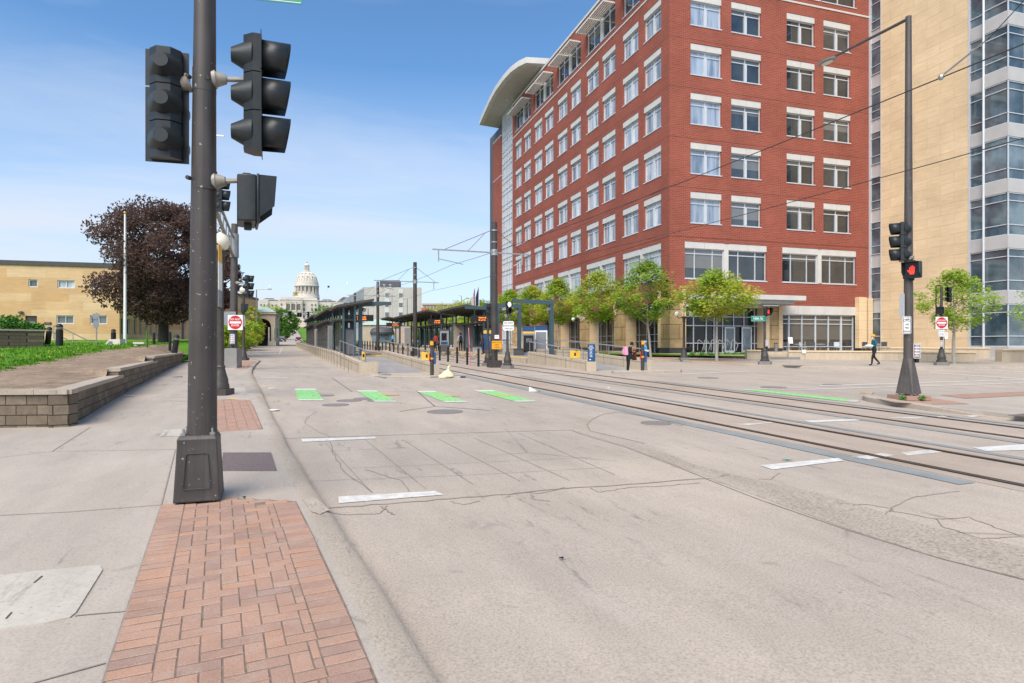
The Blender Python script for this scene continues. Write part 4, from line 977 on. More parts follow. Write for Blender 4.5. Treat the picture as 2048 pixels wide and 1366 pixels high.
p = W(228, 690, 43); tag(M().m('dome_stone').faces([(-.75, 0, -.1), (.42, 0, -.1), (.42, .6, -.1), (-.75, .6, -.1), (-.35, 0, .38), (.40, 0, .42), (.40, .6, .42), (-.35, .6, .38)], [(0, 1, 5, 4), (1, 2, 6, 5), (3, 0, 4, 7), (2, 3, 7, 6), (4, 5, 6, 7)]).m('sign_grey').poly([(-.45, -.005, .06), (-.1, -.005, .06), (-.1, -.005, .26), (-.35, -.005, .26)]).build('memorial_stone', None, (p.x, p.y, p.z), CR, 0), 'low slanted pale memorial stone beside the flagpole', 'memorial')
p = W(277, 692, 38); t = thing('stone_bench', 'small worn white stone bench right of the flagpole', 'bench', (p.x, p.y, p.z), CR); M().m('dome_stone').lathe((0, 0, 0), [(.12, -.1), (.14, .03), (.09, .08), (.1, .12)], 10).build('pedestal', t, (-.12, 0, 0)); M().m('dome_stone').rbox((.1, 0, .18), (.62, .34, .12), taper=1.1).build('seat', t, smooth=0)
# ---------------------------------------------------------------- trees
def tree(name, label, loc, h, rx, rz_, base, trunk_r, n, leaf, mts, bark, seed, cat='tree', group=None, clumps=46, shape=0, lean=0, flat=.25):
    g = random.Random(seed); t = thing(name, label, cat, loc, 0, group)
    top = h-rz_*.55; m = M().m(bark); P = [Vector((0, 0, -.3)), Vector((lean*.4+g.uniform(-.05, .05), g.uniform(-.05, .05), base*.6)), Vector((lean*.8, 0, base)), Vector((lean, g.uniform(-.1, .1), top))]
    rs = [trunk_r*1.25, trunk_r, trunk_r*.8, trunk_r*.2]
    for i in range(3): m.cyl(P[i], P[i+1], rs[i], rs[i+1], 9)
    cz = h-rz_; C = []
    for i in range(clumps):
        a = i*2.39996+g.uniform(-.3, .3); u = -1+2*(i+.5)/clumps; rad = math.sqrt(1-u*u)*(g.random()**.28)
        if shape: rad *= 1.0-.6*max(0, u)            # narrower towards the top
        c = Vector((lean+rx*rad*math.cos(a), rx*rad*math.sin(a), cz+rz_*u*.93)); C.append(c)
    for c in C[::2]:
        s_ = P[2].lerp(P[3], max(0, min(1, (c.z-base)/(top-base)-.25))); mid = s_.lerp(c, .5)+Vector((0, 0, -.06*rx)); m.cyl(s_, mid, trunk_r*.32, trunk_r*.2, 5, False).cyl(mid, c, trunk_r*.2, trunk_r*.06, 5, False)
    m.build('trunk', t, smooth=50)
    m = M(); per = n//clumps
    for c in C:
        m.m(mts[g.randrange(len(mts))]); r = rx*g.uniform(.2, .36); leafball(m, c, r, int(per*g.uniform(.6, 1.3)), leaf, g.uniform(.55, .8), g, flat)
    m.build('crown', t, smooth=0); return t
p = W(328, 687, 50); tree('purple_maple_tree', 'big round purple leaved maple behind the white flagpole', (p.x, p.y, p.z), 11.0, 4.75, 4.6, 2.5, .36, 44000, .125, ['purple_leaf'], 'bark_dark', 4, clumps=95, flat=0)
p = W(437, 690, 62); tree('purple_maple_tree', 'second purple leaved maple half hidden behind the two dark signal poles', (p.x, p.y, p.z), 10.0, 2.0, 3.4, 2.5, .3, 9000, .16, ['purple_leaf'], 'bark_dark', 9, clumps=60, flat=0)
ST = 'young trees along the far pavement'
for px, py, h, r, s_, mts, lb in ((1302, 714.5, 7.6, 2.75, 11, ['spring_leaf', 'green_leaf', 'spring_leaf'], 'street tree with white trunk in front of the brick corner pier, fullest of the row'), (1196, 709.5, 7.3, 2.7, 12, ['spring_leaf', 'yellow_leaf'], 'street tree behind the blue pylon on the station ramp'), (1117, 705.5, 7.2, 2.4, 13, ['yellow_leaf', 'spring_leaf'], 'street tree between two teal station frames and the brick building'),
                               (1064, 702, 7.0, 2.3, 14, ['spring_leaf', 'yellow_leaf'], 'street tree behind the white track warning sign'), (1020, 699.5, 7.0, 2.3, 15, ['spring_leaf'], 'farthest street tree before the brick pier'), (1433.5, 722.4, 5.9, 2.55, 16, ['yellow_leaf', 'spring_leaf'], 'low spreading yellow green tree in front of the entrance doors')):
    p = G(px, py, KH); tree('street_tree', lb, (p.x, p.y, p.z), h, r, (h-3.1)/2*1.04, 2.4, .085, 8200, .115, mts, 'bark_pale', s_, group=ST, clumps=60, shape=1, lean=-.35 if px == 1302 else 0, flat=.4)
p = G(1908, 727.5, KH); tree('birch_tree', 'thin birch with open fresh green crown behind the right no entry post', (p.x, p.y, p.z), 5.7, 2.1, 1.75, 2.0, .09, 5200, .10, ['spring_leaf'], 'bark_pale', 21, clumps=46, shape=1)
p = G(2090, 727, KH); tree('birch_tree', 'birch mostly cut off by the right edge of the picture', (p.x, p.y, p.z), 5.2, 1.75, 1.6, 2.0, .09, 1500, .10, ['spring_leaf'], 'bark_pale', 22, clumps=30, shape=1)
for i in range(7):
    p = W(1385+i*17, 711, 48.5); m = M().m('hedge'); leafball(m, (0, 0, .18), .34, 150, .08, .9); tag(m.build('low_shrub', None, (p.x, p.y, p.z-.15), smooth=0), 'low green shrub in the planting bed left of the steps', 'shrub', 'low shrubs in the planting bed')
# ---------------------------------------------------------------- street furniture builders
BASE = [(.27, 0), (.27, .10), (.22, .12), (.21, .2), (.23, .26), (.21, .36), (.165, .5), (.135, .66), (.14, .70), (.125, .73), (.125, .78)]
def signal_head(parent, loc, rz, n=3, name='signal_head', lens=None, s=1.0, back=True):
    w, hs = .28*s, .36*s; T = n*hs; m = M().m('signal_black')
    for i in range(n):
        z0 = T/2-(i+1)*hs; z1 = z0+hs-.012; c = w*.28
        m.prism([(-w/2, .06), (-w/2, -.02), (-w/2+c, -.10*s), (w/2-c, -.10*s), (w/2, -.02), (w/2, .06)], z0, z1)
        m.cyl((0, -.03, (z0+z1)/2), (0, -.21*s, (z0+z1)/2), .160*s, .066*s, 16)
    if back: m.box(-w/2-.055*s, w/2+.055*s, .062, .07, T/2-hs+.012, T/2+.01).box(-w/2-.055*s, w/2+.055*s, .062, .07, -T/2-.02, T/2-hs-.006)
    o = m.build(name, parent, loc, rz, smooth=40)
    for i in range(n):
        z = T/2-(i+.5)*hs; m = M().m('signal_black'); k = 16; r = .155*s; P = []
        for ring, (y, cut) in enumerate(((.07, 0), (.29*s, .03*s))):
            for j in range(k+1):
                a = R(-62)+R(304)*j/k; rr_ = r*(1 if ring == 0 else .98); P.append((rr_*math.cos(a), y+(.0 if ring == 0 else cut*(math.sin(a))), z+rr_*math.sin(a)))
        m.faces(P, [(j, j+1, k+2+j, k+1+j) for j in range(k)])
        v = m.build('visor', o, smooth=50)
        so_ = v.modifiers.new('thick', 'SOLIDIFY'); so_.thickness = .012
        M().m('signal_lens' if not lens or lens[i] is None else lens[i]).lathe((0, 0, 0), [(.145*s, 0), (.10*s, .03), (.02, .045)], 16).build('lens', o, (0, .072, z)).rotation_euler = (R(-90), 0, 0)
    return o
def ped_head(parent, loc, rz, hand=False, s=1.0):
    m = M().m('signal_black'); a = .235*s
    m.prism([(-a, .02), (-a, -.05), (-a+.05, -.16*s), (a-.05, -.16*s), (a, -.05), (a, .02)], -a, a); m.box(-a-.012, a+.012, .021, .05, -a-.012, a+.012)
    m.rbox((0, -.07, a+.03), (.09, .09, .06)); m.rbox((.02, -.06, -a-.03), (.08, .08, .07))
    o = m.build('pedestrian_head', parent, loc, rz, smooth=40); bv_ = o.modifiers.new('edge', 'BEVEL'); bv_.width = .018; bv_.segments = 2
    t_ = .012; y0, y1 = .051, .21*s
    M().m('signal_black').box(-a, a, y0, y1, a-t_, a).hexa([(-a, y0, -a*.8), (-a+t_, y0, -a*.8), (-a+t_, y1*.9, -a*.3), (-a, y1*.9, -a*.3), (-a, y0, a-t_), (-a+t_, y0, a-t_), (-a+t_, y1, a-t_), (-a, y1, a-t_)]).hexa([(a-t_, y0, -a*.8), (a, y0, -a*.8), (a, y1*.9, -a*.3), (a-t_, y1*.9, -a*.3), (a-t_, y0, a-t_), (a, y0, a-t_), (a, y1, a-t_), (a-t_, y1, a-t_)]).build('visor', o, smooth=0)
    M().m('signal_lens').box(-a+.03, a-.03, .0505, .056, -a+.03, a-.03).build('lens', o, smooth=0)
    if hand:                              # lit raised hand
        m = M().m('led_red'); m.poly([(x*s, .0, z*s) for x, z in ((-.06, -.13), (.05, -.13), (.07, -.02), (-.075, -.02))][::-1])
        for x, z in ((-.06, .10), (-.022, .13), (.016, .12), (.052, .08)): m.poly([((x-.013)*s, 0, -.018*s), ((x+.013)*s, 0, -.018*s), ((x+.013)*s, 0, z*s), ((x-.013)*s, 0, z*s)][::-1])
        m.poly([(q[0]*s, 0, q[1]*s) for q in ((.052, -.10), (.12, -.02), (.105, .01), (.058, -.04))][::-1])
        m.build('hand_symbol', o, (0, .058, 0), smooth=0)
    return o
def bracket(parent, p, q):
    p, q = Vector(p), Vector(q); d = (q-p)
    M().m('bracket_grey').cyl(p, p+d*.12, .10, n=12).cyl(p+d*.12, p+d*.45, .085, .05, 12).cyl(p+d*.45, q, .028, n=8).build('bracket', parent)
def dne_sign(parent, loc, rz, s=.76):
    o = M().m('sign_white').box(-s/2, s/2, -.004, .004, -s/2, s/2).build('no_entry_sign', parent, loc, rz, smooth=0)
    m = M().m('sign_red'); k = 32; m.poly([(s*.46*math.cos(2*math.pi*i/k), -.0055, s*.46*math.sin(2*math.pi*i/k)) for i in range(k)]); m.m('sign_white').poly([(-s*.37, -.007, -s*.07), (s*.37, -.007, -s*.07), (s*.37, -.007, s*.07), (-s*.37, -.007, s*.07)]); m.build('red_disc', o, smooth=0)
    text('lettering', 'DO NOT', s*.175, 'sign_white', o, (0, -.008, s*.20), UP); text('lettering', 'ENTER', s*.175, 'sign_white', o, (0, -.008, -s*.20), UP)
    return o
def plate(parent, name, loc, w, h, mt, rz=0, lines=(), border=None):
    m = M().m(mt); c = min(w, h)*.10; P = [(w/2-c, -h/2), (w/2, -h/2+c), (w/2, h/2-c), (w/2-c, h/2), (-w/2+c, h/2), (-w/2, h/2-c), (-w/2, -h/2+c), (-w/2+c, -h/2)]
    m.faces([(x, y, z) for y in (-.004, .004) for x, z in P], [tuple(range(8)), tuple(range(15, 7, -1))]+[(8+i, 8+(i+1) % 8, (i+1) % 8, i) for i in range(8)])
    o = m.build(name, parent, loc, rz, smooth=0)
    if border:
        b = M().m(border)
        for sx, sz in ((0, 1), (0, -1)): b.box(-w/2+c, w/2-c, -.006, -.0045, sz*(h/2-.02)-.006, sz*(h/2-.02)+.006)
        for sx in (1, -1): b.box(sx*(w/2-.02)-.006, sx*(w/2-.02)+.006, -.006, -.0045, -h/2+c, h/2-c)
        b.build('border', o, smooth=0)
    for s_, z, size, mt2 in lines: text('lettering', s_, size, mt2, o, (0, -.006, z), UP)
    return o
def bike_ped_plate(parent, loc, rz, s=1.0):
    o = plate(parent, 'bicycle_sign', loc, .30*s, .62*s, 'sign_white', rz, (('USE', .02*s, .085*s, 'sign_black'), ('PED', -.10*s, .085*s, 'sign_black'), ('SIGNAL', -.22*s, .075*s, 'sign_black')), 'sign_black')
    m = M().m('sign_black')
    for x in (-.065, .065):
        P = [(x*s+.045*s*math.cos(a*math.pi/6), -.007, .16*s+.045*s*math.sin(a*math.pi/6)) for a in range(13)]; m.tube(P, .005*s, 4)
    m.tube([(-.065*s, -.007, .16*s), (-.03*s, -.007, .22*s), (.04*s, -.007, .22*s), (.0, -.007, .16*s), (-.03*s, -.007, .22*s)], .005*s, 4).tube([(.065*s, -.007, .16*s), (.035*s, -.007, .24*s), (.06*s, -.007, .25*s)], .005*s, 4).build('bicycle_symbol', o, smooth=0)
    return o
def push_plate(parent, loc, rz, s=1.0):
    o = plate(parent, 'crossing_instructions', loc, .23*s, .46*s, 'sign_white', rz, (), 'sign_black'); m = M()
    for i, z in enumerate((.15, .06, -.03, -.12)):
        m.m('sign_black' if i == 0 else 'sign_red').box(-.085*s, -.045*s, -.0065, -.0045, (z-.025)*s, (z+.025)*s).m('sign_black')
        for k in range(3): m.box(-.03*s, .085*s, -.0065, -.0045, (z-.028+.022*k)*s, (z-.018+.022*k)*s)
    m.box(-.08*s, .08*s, -.0065, -.0045, -.195*s, -.175*s); m.build('instruction_marks', o, smooth=0)
    M().m('sign_black').box(-.05*s, .05*s, -.02, .06, -.36*s, -.24*s).build('push_button', parent, loc, rz, smooth=0)
    return o
# ---------------------------------------------------------------- nearest pole with two signal heads
p = G(399, 999, KH); t = thing('traffic_signal_pole', 'nearest dark signal pole on a tapered cast base, two signal heads seen from behind', 'traffic signal', (p.x, p.y, p.z), CR)
D0 = sn*p.x+cs*p.y; K = D0/F
def nx(px): return (px-1024)*K-(cs*p.x-sn*p.y)
def nz(py): return H+(HY-py)*K-p.z
b = M().m('dark_pole'); P = []
for w, dp, z in ((.228, .215, 0), (.224, .21, .05), (.195, .18, .60), (.195, .18, .66), (.175, .16, .70)): P.append([(sx*w, sy*dp, z) for sx, sy in ((-1, -1), (1, -1), (1, 1), (-1, 1))])
V = [q for r_ in P for q in r_]; fs = [(j*4+i, j*4+(i+1) % 4, (j+1)*4+(i+1) % 4, (j+1)*4+i) for j in range(4) for i in range(4)]+[(16, 17, 18, 19), (3, 2, 1, 0)]
b.faces(V, fs); base = b.build('base', t, (0, 0, .02), R(19), smooth=0)
bv = base.modifiers.new('edge', 'BEVEL'); bv.width = .015; bv.segments = 2
M().m('dark_pole').tube([(-.13, -.2268, .16), (-.12, -.2268, .145), (.12, -.2268, .145), (.13, -.2268, .16), (.105, -.1965, .5), (.09, -.195, .515), (-.09, -.195, .515), (-.105, -.1965, .5), (-.13, -.2268, .16)], .006, 6).build('hand_hole_cover', t, (0, 0, .02), R(19))
for x, y in ((-.14, -.12), (.14, -.12), (.14, .12), (-.14, .12)): M().m('galvanised').cyl((x, y, .72), (x, y, .745), .03, n=6).cyl((x, y, .745), (x, y, .79), .012, n=6).build('bolt', t, rz=R(19))
M().m('dark_pole').cyl((.03, 0, .70), (.080, 0, 8.6), .150, .083, 20).build('shaft', t)
for z0, z1, r_ in ((nz(186), nz(139), .121), (nz(381), nz(342), .131)):
    M().m('dark_pole').cyl((.053, 0, z0), (.053, 0, z1), r_, r_*.985, 20).cyl((-.05, -.10, (z0+z1)/2), (-.06, -.15, (z0+z1)/2), .022, n=8).cyl((.11, -.07, (z0+z1)/2), (.13, -.10, (z0+z1)/2), .022, n=8).build('collar', t)
zr = nz(186)
bracket(t, (.13, .02, nz(157)), (nx(478), .12, nz(150))); bracket(t, (-.10, -.02, nz(167)), (nx(344), -.12, nz(181)))
bracket(t, (.14, .02, nz(362)), (nx(475), .08, nz(357)))
signal_head(t, (nx(500), .14, nz(180)), R(-70), s=1.17)
signal_head(t, (nx(344), -.12, nz(217)), R(16), s=1.09)
ped_head(t, (nx(503), .06, nz(402)), R(-66), s=1.06)
o = M().m('sign_green').box(-.45, .45, -.004, .004, -.11, .11).m('sign_white').box(-.44, .44, -.0055, -.0045, -.098, -.092).build('street_name_sign', t, (nx(603)-.45, .05, nz(3)+.15), 0, smooth=0); o.rotation_euler.y = R(6)
M().m('dark_pole').bar((.03, .05, nz(3)+.24), (nx(603), .06, nz(3)+.24), .035).build('sign_arm', t, smooth=0)
# ---------------------------------------------------------------- lamp posts
def lamp(px, py, label, h, globes=1, zo=KH, s=1.0, banner=False, group='ornate lamp posts', d=None):
    q = G(px, py, zo) if d is None else Wg(px, d, zo); t = thing('lamp_post', label, 'lamp post', (q.x, q.y, q.z-.01), CR, group); g = h*(.83 if globes == 1 else .80)
    M().m('plinth_concrete' if globes == 3 else 'ornate_pole').box(-.29*s, .29*s, -.29*s, .29*s, 0, .19).build('plinth', t, smooth=0)
    M().m('ornate_pole').lathe((0, 0, .19), [(.25*s, 0), (.25*s, .10), (.225*s, .16), (.215*s, .28), (.15*s, .50), (.125*s, .62), (.14*s, .66), (.12*s, .70)], 16).build('base', t)
    M().m('ornate_pole').lathe((0, 0, 0), [(.105*s, .85), (.088*s, g*.86), (.12*s, g*.88), (.10*s, g*.90), (.13*s, g*.97), (.17*s, g*.985), (.17*s, g), (.1*s, g+.01)], 14).build('shaft', t)
    if globes == 1: M().m('lamp_globe').lathe((0, 0, g), [(.11, 0), (.2, .08), (.26, .2), (.25, .34), (.17, .46), (.07, .52), (.02, .56)], 18).build('globe', t)
    else:
        M().m('ornate_pole').tube([(-.5, 0, g+.02), (-.35, 0, g-.12), (0, 0, g-.05), (.35, 0, g-.12), (.5, 0, g+.02)], .03, 6).cyl((0, 0, g-.05), (0, 0, g+.3), .03, n=6).build('arm', t)
        for x, z in ((-.5, g+.02), (.5, g+.02), (0, g+.30)): M().m('white_globe').ball((x, 0, z+.16), .17, 14, 9).build('globe', t)
    if banner:
        o = M().m('orange_banner').box(-.32, .32, -.006, .006, .55, 1.05).m('paper').box(-.32, .32, -.006, .006, -.25, .549).m('sign_grey').box(-.32, .32, -.006, .006, -.75, -.251).build('banner', t, (.17, -.38, 3.35), R(106), smooth=0); M().m('ornate_pole').bar((.03, 0, 4.42), (.22, -.74, 4.42), .03).bar((.03, 0, 2.58), (.22, -.74, 2.58), .03).build('banner_arm', t, smooth=0)
    return t
mat('orange_banner', (.78, .42, .08), .6, .1, 8)
lamp(441, 789.5, 'globe lamp post with an orange and white banner right behind the nearest signal pole', 5.2, banner=True)
lamp(487, 720.5, 'globe lamp post just beyond the left no entry signal pole', 5.6)
lamp(502.5, 692.6, 'distant lamp post by the arched stone house, left of two', 5.4); lamp(511, 689.2, 'distant lamp post by the arched stone house, right of two', 5.4)
lamp(1368, 720.2, 'lamp post with three white globes between two street trees by the corner pier', 3.85, 3, group='three globe lamp posts')
lamp(1157, 707, 'lamp post with three white globes hidden in the street tree row', 3.85, 3, group='three globe lamp posts')
# ---------------------------------------------------------------- far left signal pole with mast arm
p = G(467, 735.6, KH); t = thing('traffic_signal_pole', 'signal pole on a concrete block with no entry sign and long mast arm', 'traffic signal', (p.x, p.y, p.z), CR); D1 = sn*p.x+cs*p.y; X1 = cs*p.x-sn*p.y
def pz(py): return H+(HY-py)*D1/F-p.z
def pxl(px): return (px-1024)*D1/F-X1
M().m('plinth_concrete').rbox((-.02, 0, .52), (.68, .66, 1.08), taper=.95).build('base', t, smooth=0)
M().m('brown_pole').cyl((0, 0, 1.0), (.06, 0, pz(448)), .21, .165, 12).build('shaft', t)
ux, uy = sn, -cs                          # towards the camera along the street, in the lens frame
z0 = pz(498); arm = M().m('steel_grey'); e = Vector((ux*13.2, uy*13.2, 7.15-p.z))
a0 = Vector((.05, -.2, pz(512))); b0 = Vector((.05, -.2, pz(474))); arm.tube([a0, e+Vector((0, 0, -.25))], .075, 8).tube([b0, e+Vector((0, 0, .22))], .06, 8)
for i in range(1, 7): arm.cyl(a0.lerp(e+Vector((0, 0, -.25)), i/7), b0.lerp(e+Vector((0, 0, .22)), i/7), .03, n=6)
arm.build('mast_arm', t); M().m('steel_grey').cyl((.055, 0, pz(515)), (.055, 0, pz(468)), .22, n=12).build('collar', t)
signal_head(t, e+Vector((.14, .25, .02)), R(-68), s=1.05)
M().m('sign_white').cyl(e+Vector((0, .2, .5)), e+Vector((-.05, .2, 2.05)), .035, n=8).bar(e+Vector((-.25, .15, 2.08)), e+Vector((.3, .2, 2.05)), .05).build('detector_camera', t)
signal_head(t, (pxl(496), -.1, pz(573)), R(-66), s=1.12); ped_head(t, (pxl(490), -.1, pz(617)), R(-66), s=1.0)
bracket(t, (.17, -.03, pz(566)), (pxl(492), -.1, pz(566)))
dne_sign(t, (pxl(475.5), -.30, pz(645.3)), 0, .80)
M().m('sign_grey').box(-.34, .34, -.004, .004, -.36, .36).build('sign_back', t, (pxl(463), -.26, pz(637)), R(2), smooth=0)
M().m('sign_grey').box(-.14, .14, -.004, .004, -.3, .3).build('sign_back', t, (pxl(489), -.26, pz(642)), 0, smooth=0)
o = M().m('sign_green').box(-.4, .4, -.004, .004, -.12, .12).build('street_name_sign', t, (pxl(447), -.2, pz(646)), R(8), smooth=0); text('lettering', '10th', .16, 'sign_white', o, (.1, -.006, 0), UP)
push_plate(t, (pxl(468.5), -.24, pz(678)), 0, 1.15)
# ---------------------------------------------------------------- right hand signal and lamp pole
p = G(1817, 796.5, .17); t = thing('traffic_signal_pole', 'brown signal and lamp pole on a flared base at the right corner island', 'traffic signal', (p.x, p.y, p.z), CR); D1 = sn*p.x+cs*p.y; X1 = cs*p.x-sn*p.y
M().m('brick_paver_far').box(-.36, .38, -.36, .36, -.03, .085).build('plinth', t, (0, 0, 0), R(8), smooth=0)
m = M().m('brown_pole'); V = []
for i in range(8): V.append((.225*(1 if i in (7, 0, 3, 4) else 1)*[1, 1, -1, -1, -1, -1, 1, 1][i]*[1, .99, .99, 1, 1, .99, .99, 1][i], .285*[.99, 1, 1, .99, -.99, -1, -1, -.99][i]*.79, .0))
for i in range(8): V.append((.125*math.cos(math.pi*(i+.5)/4), .125*math.sin(math.pi*(i+.5)/4), .98))
m.faces(V, [(i, (i+1) % 8, 8+(i+1) % 8, 8+i) for i in range(8)]+[tuple(range(8, 16)), tuple(range(7, -1, -1))]); m.build('base', t, (0, 0, .13), R(30), smooth=0)
for x, y in ((-.16, -.16), (.16, -.16), (.16, .16), (-.16, .16)): M().m('galvanised').cyl((x, y, .08), (x, y, .14), .03, n=6).build('bolt', t, rz=R(30))
ztop = pz(33); M().m('brown_pole').cyl((0, 0, 1.1), (.0, 0, ztop), .122, .075, 12).build('shaft', t)
ld = Vector((-sn*2.5, cs*2.5, 0)); M().m('brown_pole').cyl((0, 0, ztop-.06), Vector((0, 0, ztop-.06))+ld*.98, .045, .035, 8).build('lamp_arm', t)
o = M().m('steel_grey').lathe((0, 0, 0), [(.02, -.04), (.16, -.03), (.17, .02), (.10, .06), (.02, .07)], 14).m('lamp_globe').lathe((0, 0, 0), [(.10, -.042), (.09, -.07), (.02, -.08)], 12).build('lamp_head', t, Vector((0, 0, ztop-.09))+ld*1.08, TH); o.scale = (1, 2.1, 1)
signal_head(t, (pxl(1803), -.04, pz(484)), R(66), s=1.0, back=False); ped_head(t, (pxl(1815), -.22, pz(542)), R(128), True, .92)
bracket(t, (-.02, -.10, pz(516)), (pxl(1812), -.18, pz(521)))
bike_ped_plate(t, (pxl(1807.5), -.135, pz(650.5)), 0, .78); push_plate(t, (pxl(1829.5), -.10, pz(701.5)), R(6), .90)
M().m('sign_white').box(-.15, .15, -.003, .003, -.32, .32).build('edge_sign', t, (pxl(1806), .05, pz(611)), R(80), smooth=0)
for dx in (-.42, .12):
    o = M().m('hedge'); leafball(o, (dx, -.42, .05), .10, 60, .035, .7); tag(o.build('weed', None, (p.x, p.y, p.z), CR, 0), ('weed tuft left of the brown pole base' if dx < 0 else 'weed tuft in front of the brown pole base'), 'weed')
# ---------------------------------------------------------------- far corner poles with ornate bases
def ornate_pole(px, py, label, h, name='sign_pole', zo=KH, s=1.0, mt='ornate_pole', cat='traffic signal', w=.075):
    q = G(px, py, zo); t = thing(name, label, cat, (q.x, q.y, q.z-.01), CR)
    M().m('plinth_concrete').prism([(.40*s*math.cos((i+.5)*math.pi/4), .40*s*math.sin((i+.5)*math.pi/4)) for i in range(8)], 0, .2).build('plinth', t, smooth=0)
    M().m(mt).lathe((0, 0, .2), [(r_*s, z) for r_, z in BASE], 14).build('base', t)
    M().m(mt).cyl((0, 0, .95), (0, 0, h), w*s, w*.9*s, 12).build('shaft', t)
    return t, sn*q.x+cs*q.y, q, cs*q.x-sn*q.y
t, D1, p, X1 = ornate_pole(1883, 730.5, 'right no entry pole with an ornate base, signal head and bicycle plate', 4.6)
M().m('signal_black').tube([(-.32, 0, pz(646)), (-.32, 0, pz(571)), (.05, 0, pz(571))], .03, 6).build('side_bracket', t)
signal_head(t, (pxl(1896), -.12, pz(589)), R(120), s=.82, back=False); ped_head(t, (pxl(1876), -.15, pz(621)), R(150), False, .85)
dne_sign(t, (pxl(1880), -.14, pz(645.5)), 0, .70); plate(t, 'bicycle_plate', (pxl(1880), -.12, pz(666)), .36, .42, 'sign_white', 0, (('EXCEPT', .11, .075, 'sign_black'),), 'sign_black')
m = M().m('sign_black')
for x in (-.07, .07): m.tube([(x+.05*math.cos(a*math.pi/6), -.007, -.08+.05*math.sin(a*math.pi/6)) for a in range(13)], .006, 4)
m.tube([(-.07, -.007, -.08), (-.02, -.007, 0), (.05, -.007, 0), (.07, -.007, -.08)], .006, 4).build('bicycle_symbol', t, (pxl(1880), -.12, pz(666)), smooth=0)
plate(t, 'round_restriction_sign', (pxl(1890), -.1, pz(671)), .2, .36, 'sign_white', 0, (('O', .06, .16, 'sign_red'),)); push_plate(t, (pxl(1880.5), -.12, pz(687)), 0, .85)
M().m('sign_grey').box(-.02, .02, 0, .03, -.6, .6).build('side_rail', t, (pxl(1889), 0, pz(690)), smooth=0)
t, D1, p, X1 = ornate_pole(1529.5, 728.8, 'street name pole with a pedestrian signal and an ornate base by the steps', 3.4, cat='signal pole')
ped_head(t, (pxl(1534), -.12, pz(623)), R(205), True, .95); o = M().m('sign_green').box(-.42, .42, -.005, .005, -.16, .16).m('sign_white').box(-.40, .40, -.0065, -.0055, -.145, -.135).box(-.40, .40, -.0065, -.0055, .135, .145).build('street_name_sign', t, (pxl(1515), -.12, pz(637)), R(-6), smooth=0)
text('lettering', '10th St', .2, 'sign_white', o, (-.02, -.008, 0), UP); push_plate(t, (pxl(1532.5), -.13, pz(686)), 0, .85)
# ---------------------------------------------------------------- station
PH = .36                                   # platform height
def tp(x, y, z=0): return (x, y, gz(x, y)+z)
def wedge(m, x0, x1, y0, y1, h0, h1, dz=.3):
    return m.hexa([tp(x0, y0, -dz), tp(x1, y0, -dz), tp(x1, y1, -dz), tp(x0, y1, -dz), tp(x0, y0, h0), tp(x1, y0, h0), tp(x1, y1, h1), tp(x0, y1, h1)])
def station(name, xa, xb, y0, y1, edge, label):
    t = thing(name, label, 'tram platform'); wedge(M().m('ramp_concrete'), xa, xb, y0, y1, PH, PH).build('deck', t, smooth=0)
    a, b = (xb-.6, xb-.02) if edge > 0 else (xa+.02, xa+.6); wedge(M().m('yellow_paint'), a, b, y0+.1, y1, PH+.01, PH+.01, -.3).build('tactile_edge', t, smooth=0)
    f = M().m('wall_concrete'); wedge(f, *((xb, xb+.12) if edge > 0 else (xa-.12, xa)), y0, y1, PH-.02, PH-.02); f.build('edge_face', t, smooth=0)
    return t
sl_ = station('tram_platform', 4.35, 7.75, 45.4, 112, 1, 'left station platform between the near lane and the tracks'); sr_ = station('tram_platform', 15.75, 18.9, 38.2, 112, -1, 'right station platform in front of the brick building')
t = thing('station_ramp', 'grey sloping ramp up to the left platform between two concrete walls', 'ramp'); wedge(M().m('ramp_concrete'), 5.0, 7.42, 31.4, 45.38, .02, PH).build('ramp_deck', t, smooth=0); M().m('yellow_paint').poly([tp(5.05, 45.0, PH+.012), tp(7.7, 45.0, PH+.012), tp(7.7, 45.38, PH+.012), tp(5.05, 45.38, PH+.012)]).build('tactile_edge', t, smooth=0)
t = thing('station_ramp', 'grey sloping ramp up to the right platform behind the blue pylon', 'ramp'); wedge(M().m('ramp_concrete'), 16.2, 18.85, 30, 38.18, .02, PH).build('ramp_deck', t, smooth=0)
def cwall(x, w, pts, label, post=None):    # pts: (y, height above the road)
    t = thing('ramp_wall', label, 'wall'); m = M().m('wall_concrete')
    for (a, h0), (b, h1) in zip(pts, pts[1:]): wedge(m, x, x+w, a, b, h0, h1)
    m.build('wall_body', t, smooth=0); c = M().m('rail_groove')
    for (a, h0), (b, h1) in zip(pts, pts[1:]):
        k = max(1, int((b-a)/2.3))
        for i in range(k):
            y = a+(b-a)*i/k; h = h0+(h1-h0)*i/k-.01
            if y > pts[0][0]+.2: c.box(x-.004, x+.02, y, y+.02, gz(x, y)-.1, gz(x, y)+h)
        c.hexa([tp(x-.004, a, h0-.16), tp(x+.01, a, h0-.16), tp(x+.01, b, h1-.16), tp(x-.004, b, h1-.16), tp(x-.004, a, h0-.145), tp(x+.01, a, h0-.145), tp(x+.01, b, h1-.145), tp(x-.004, b, h1-.145)])
    c.build('wall_joint', t, smooth=0); return t
cwall(4.10, .30, [(31.2, .56), (31.9, .56), (45, .74), (112, .62)], 'long concrete wall of the left platform along the near lane'); wedge(M().m('wall_concrete'), 4.08, 4.98, 31.15, 31.55, .56, .56).build('wall_end', bpy.data.objects['ramp_wall'], smooth=0)
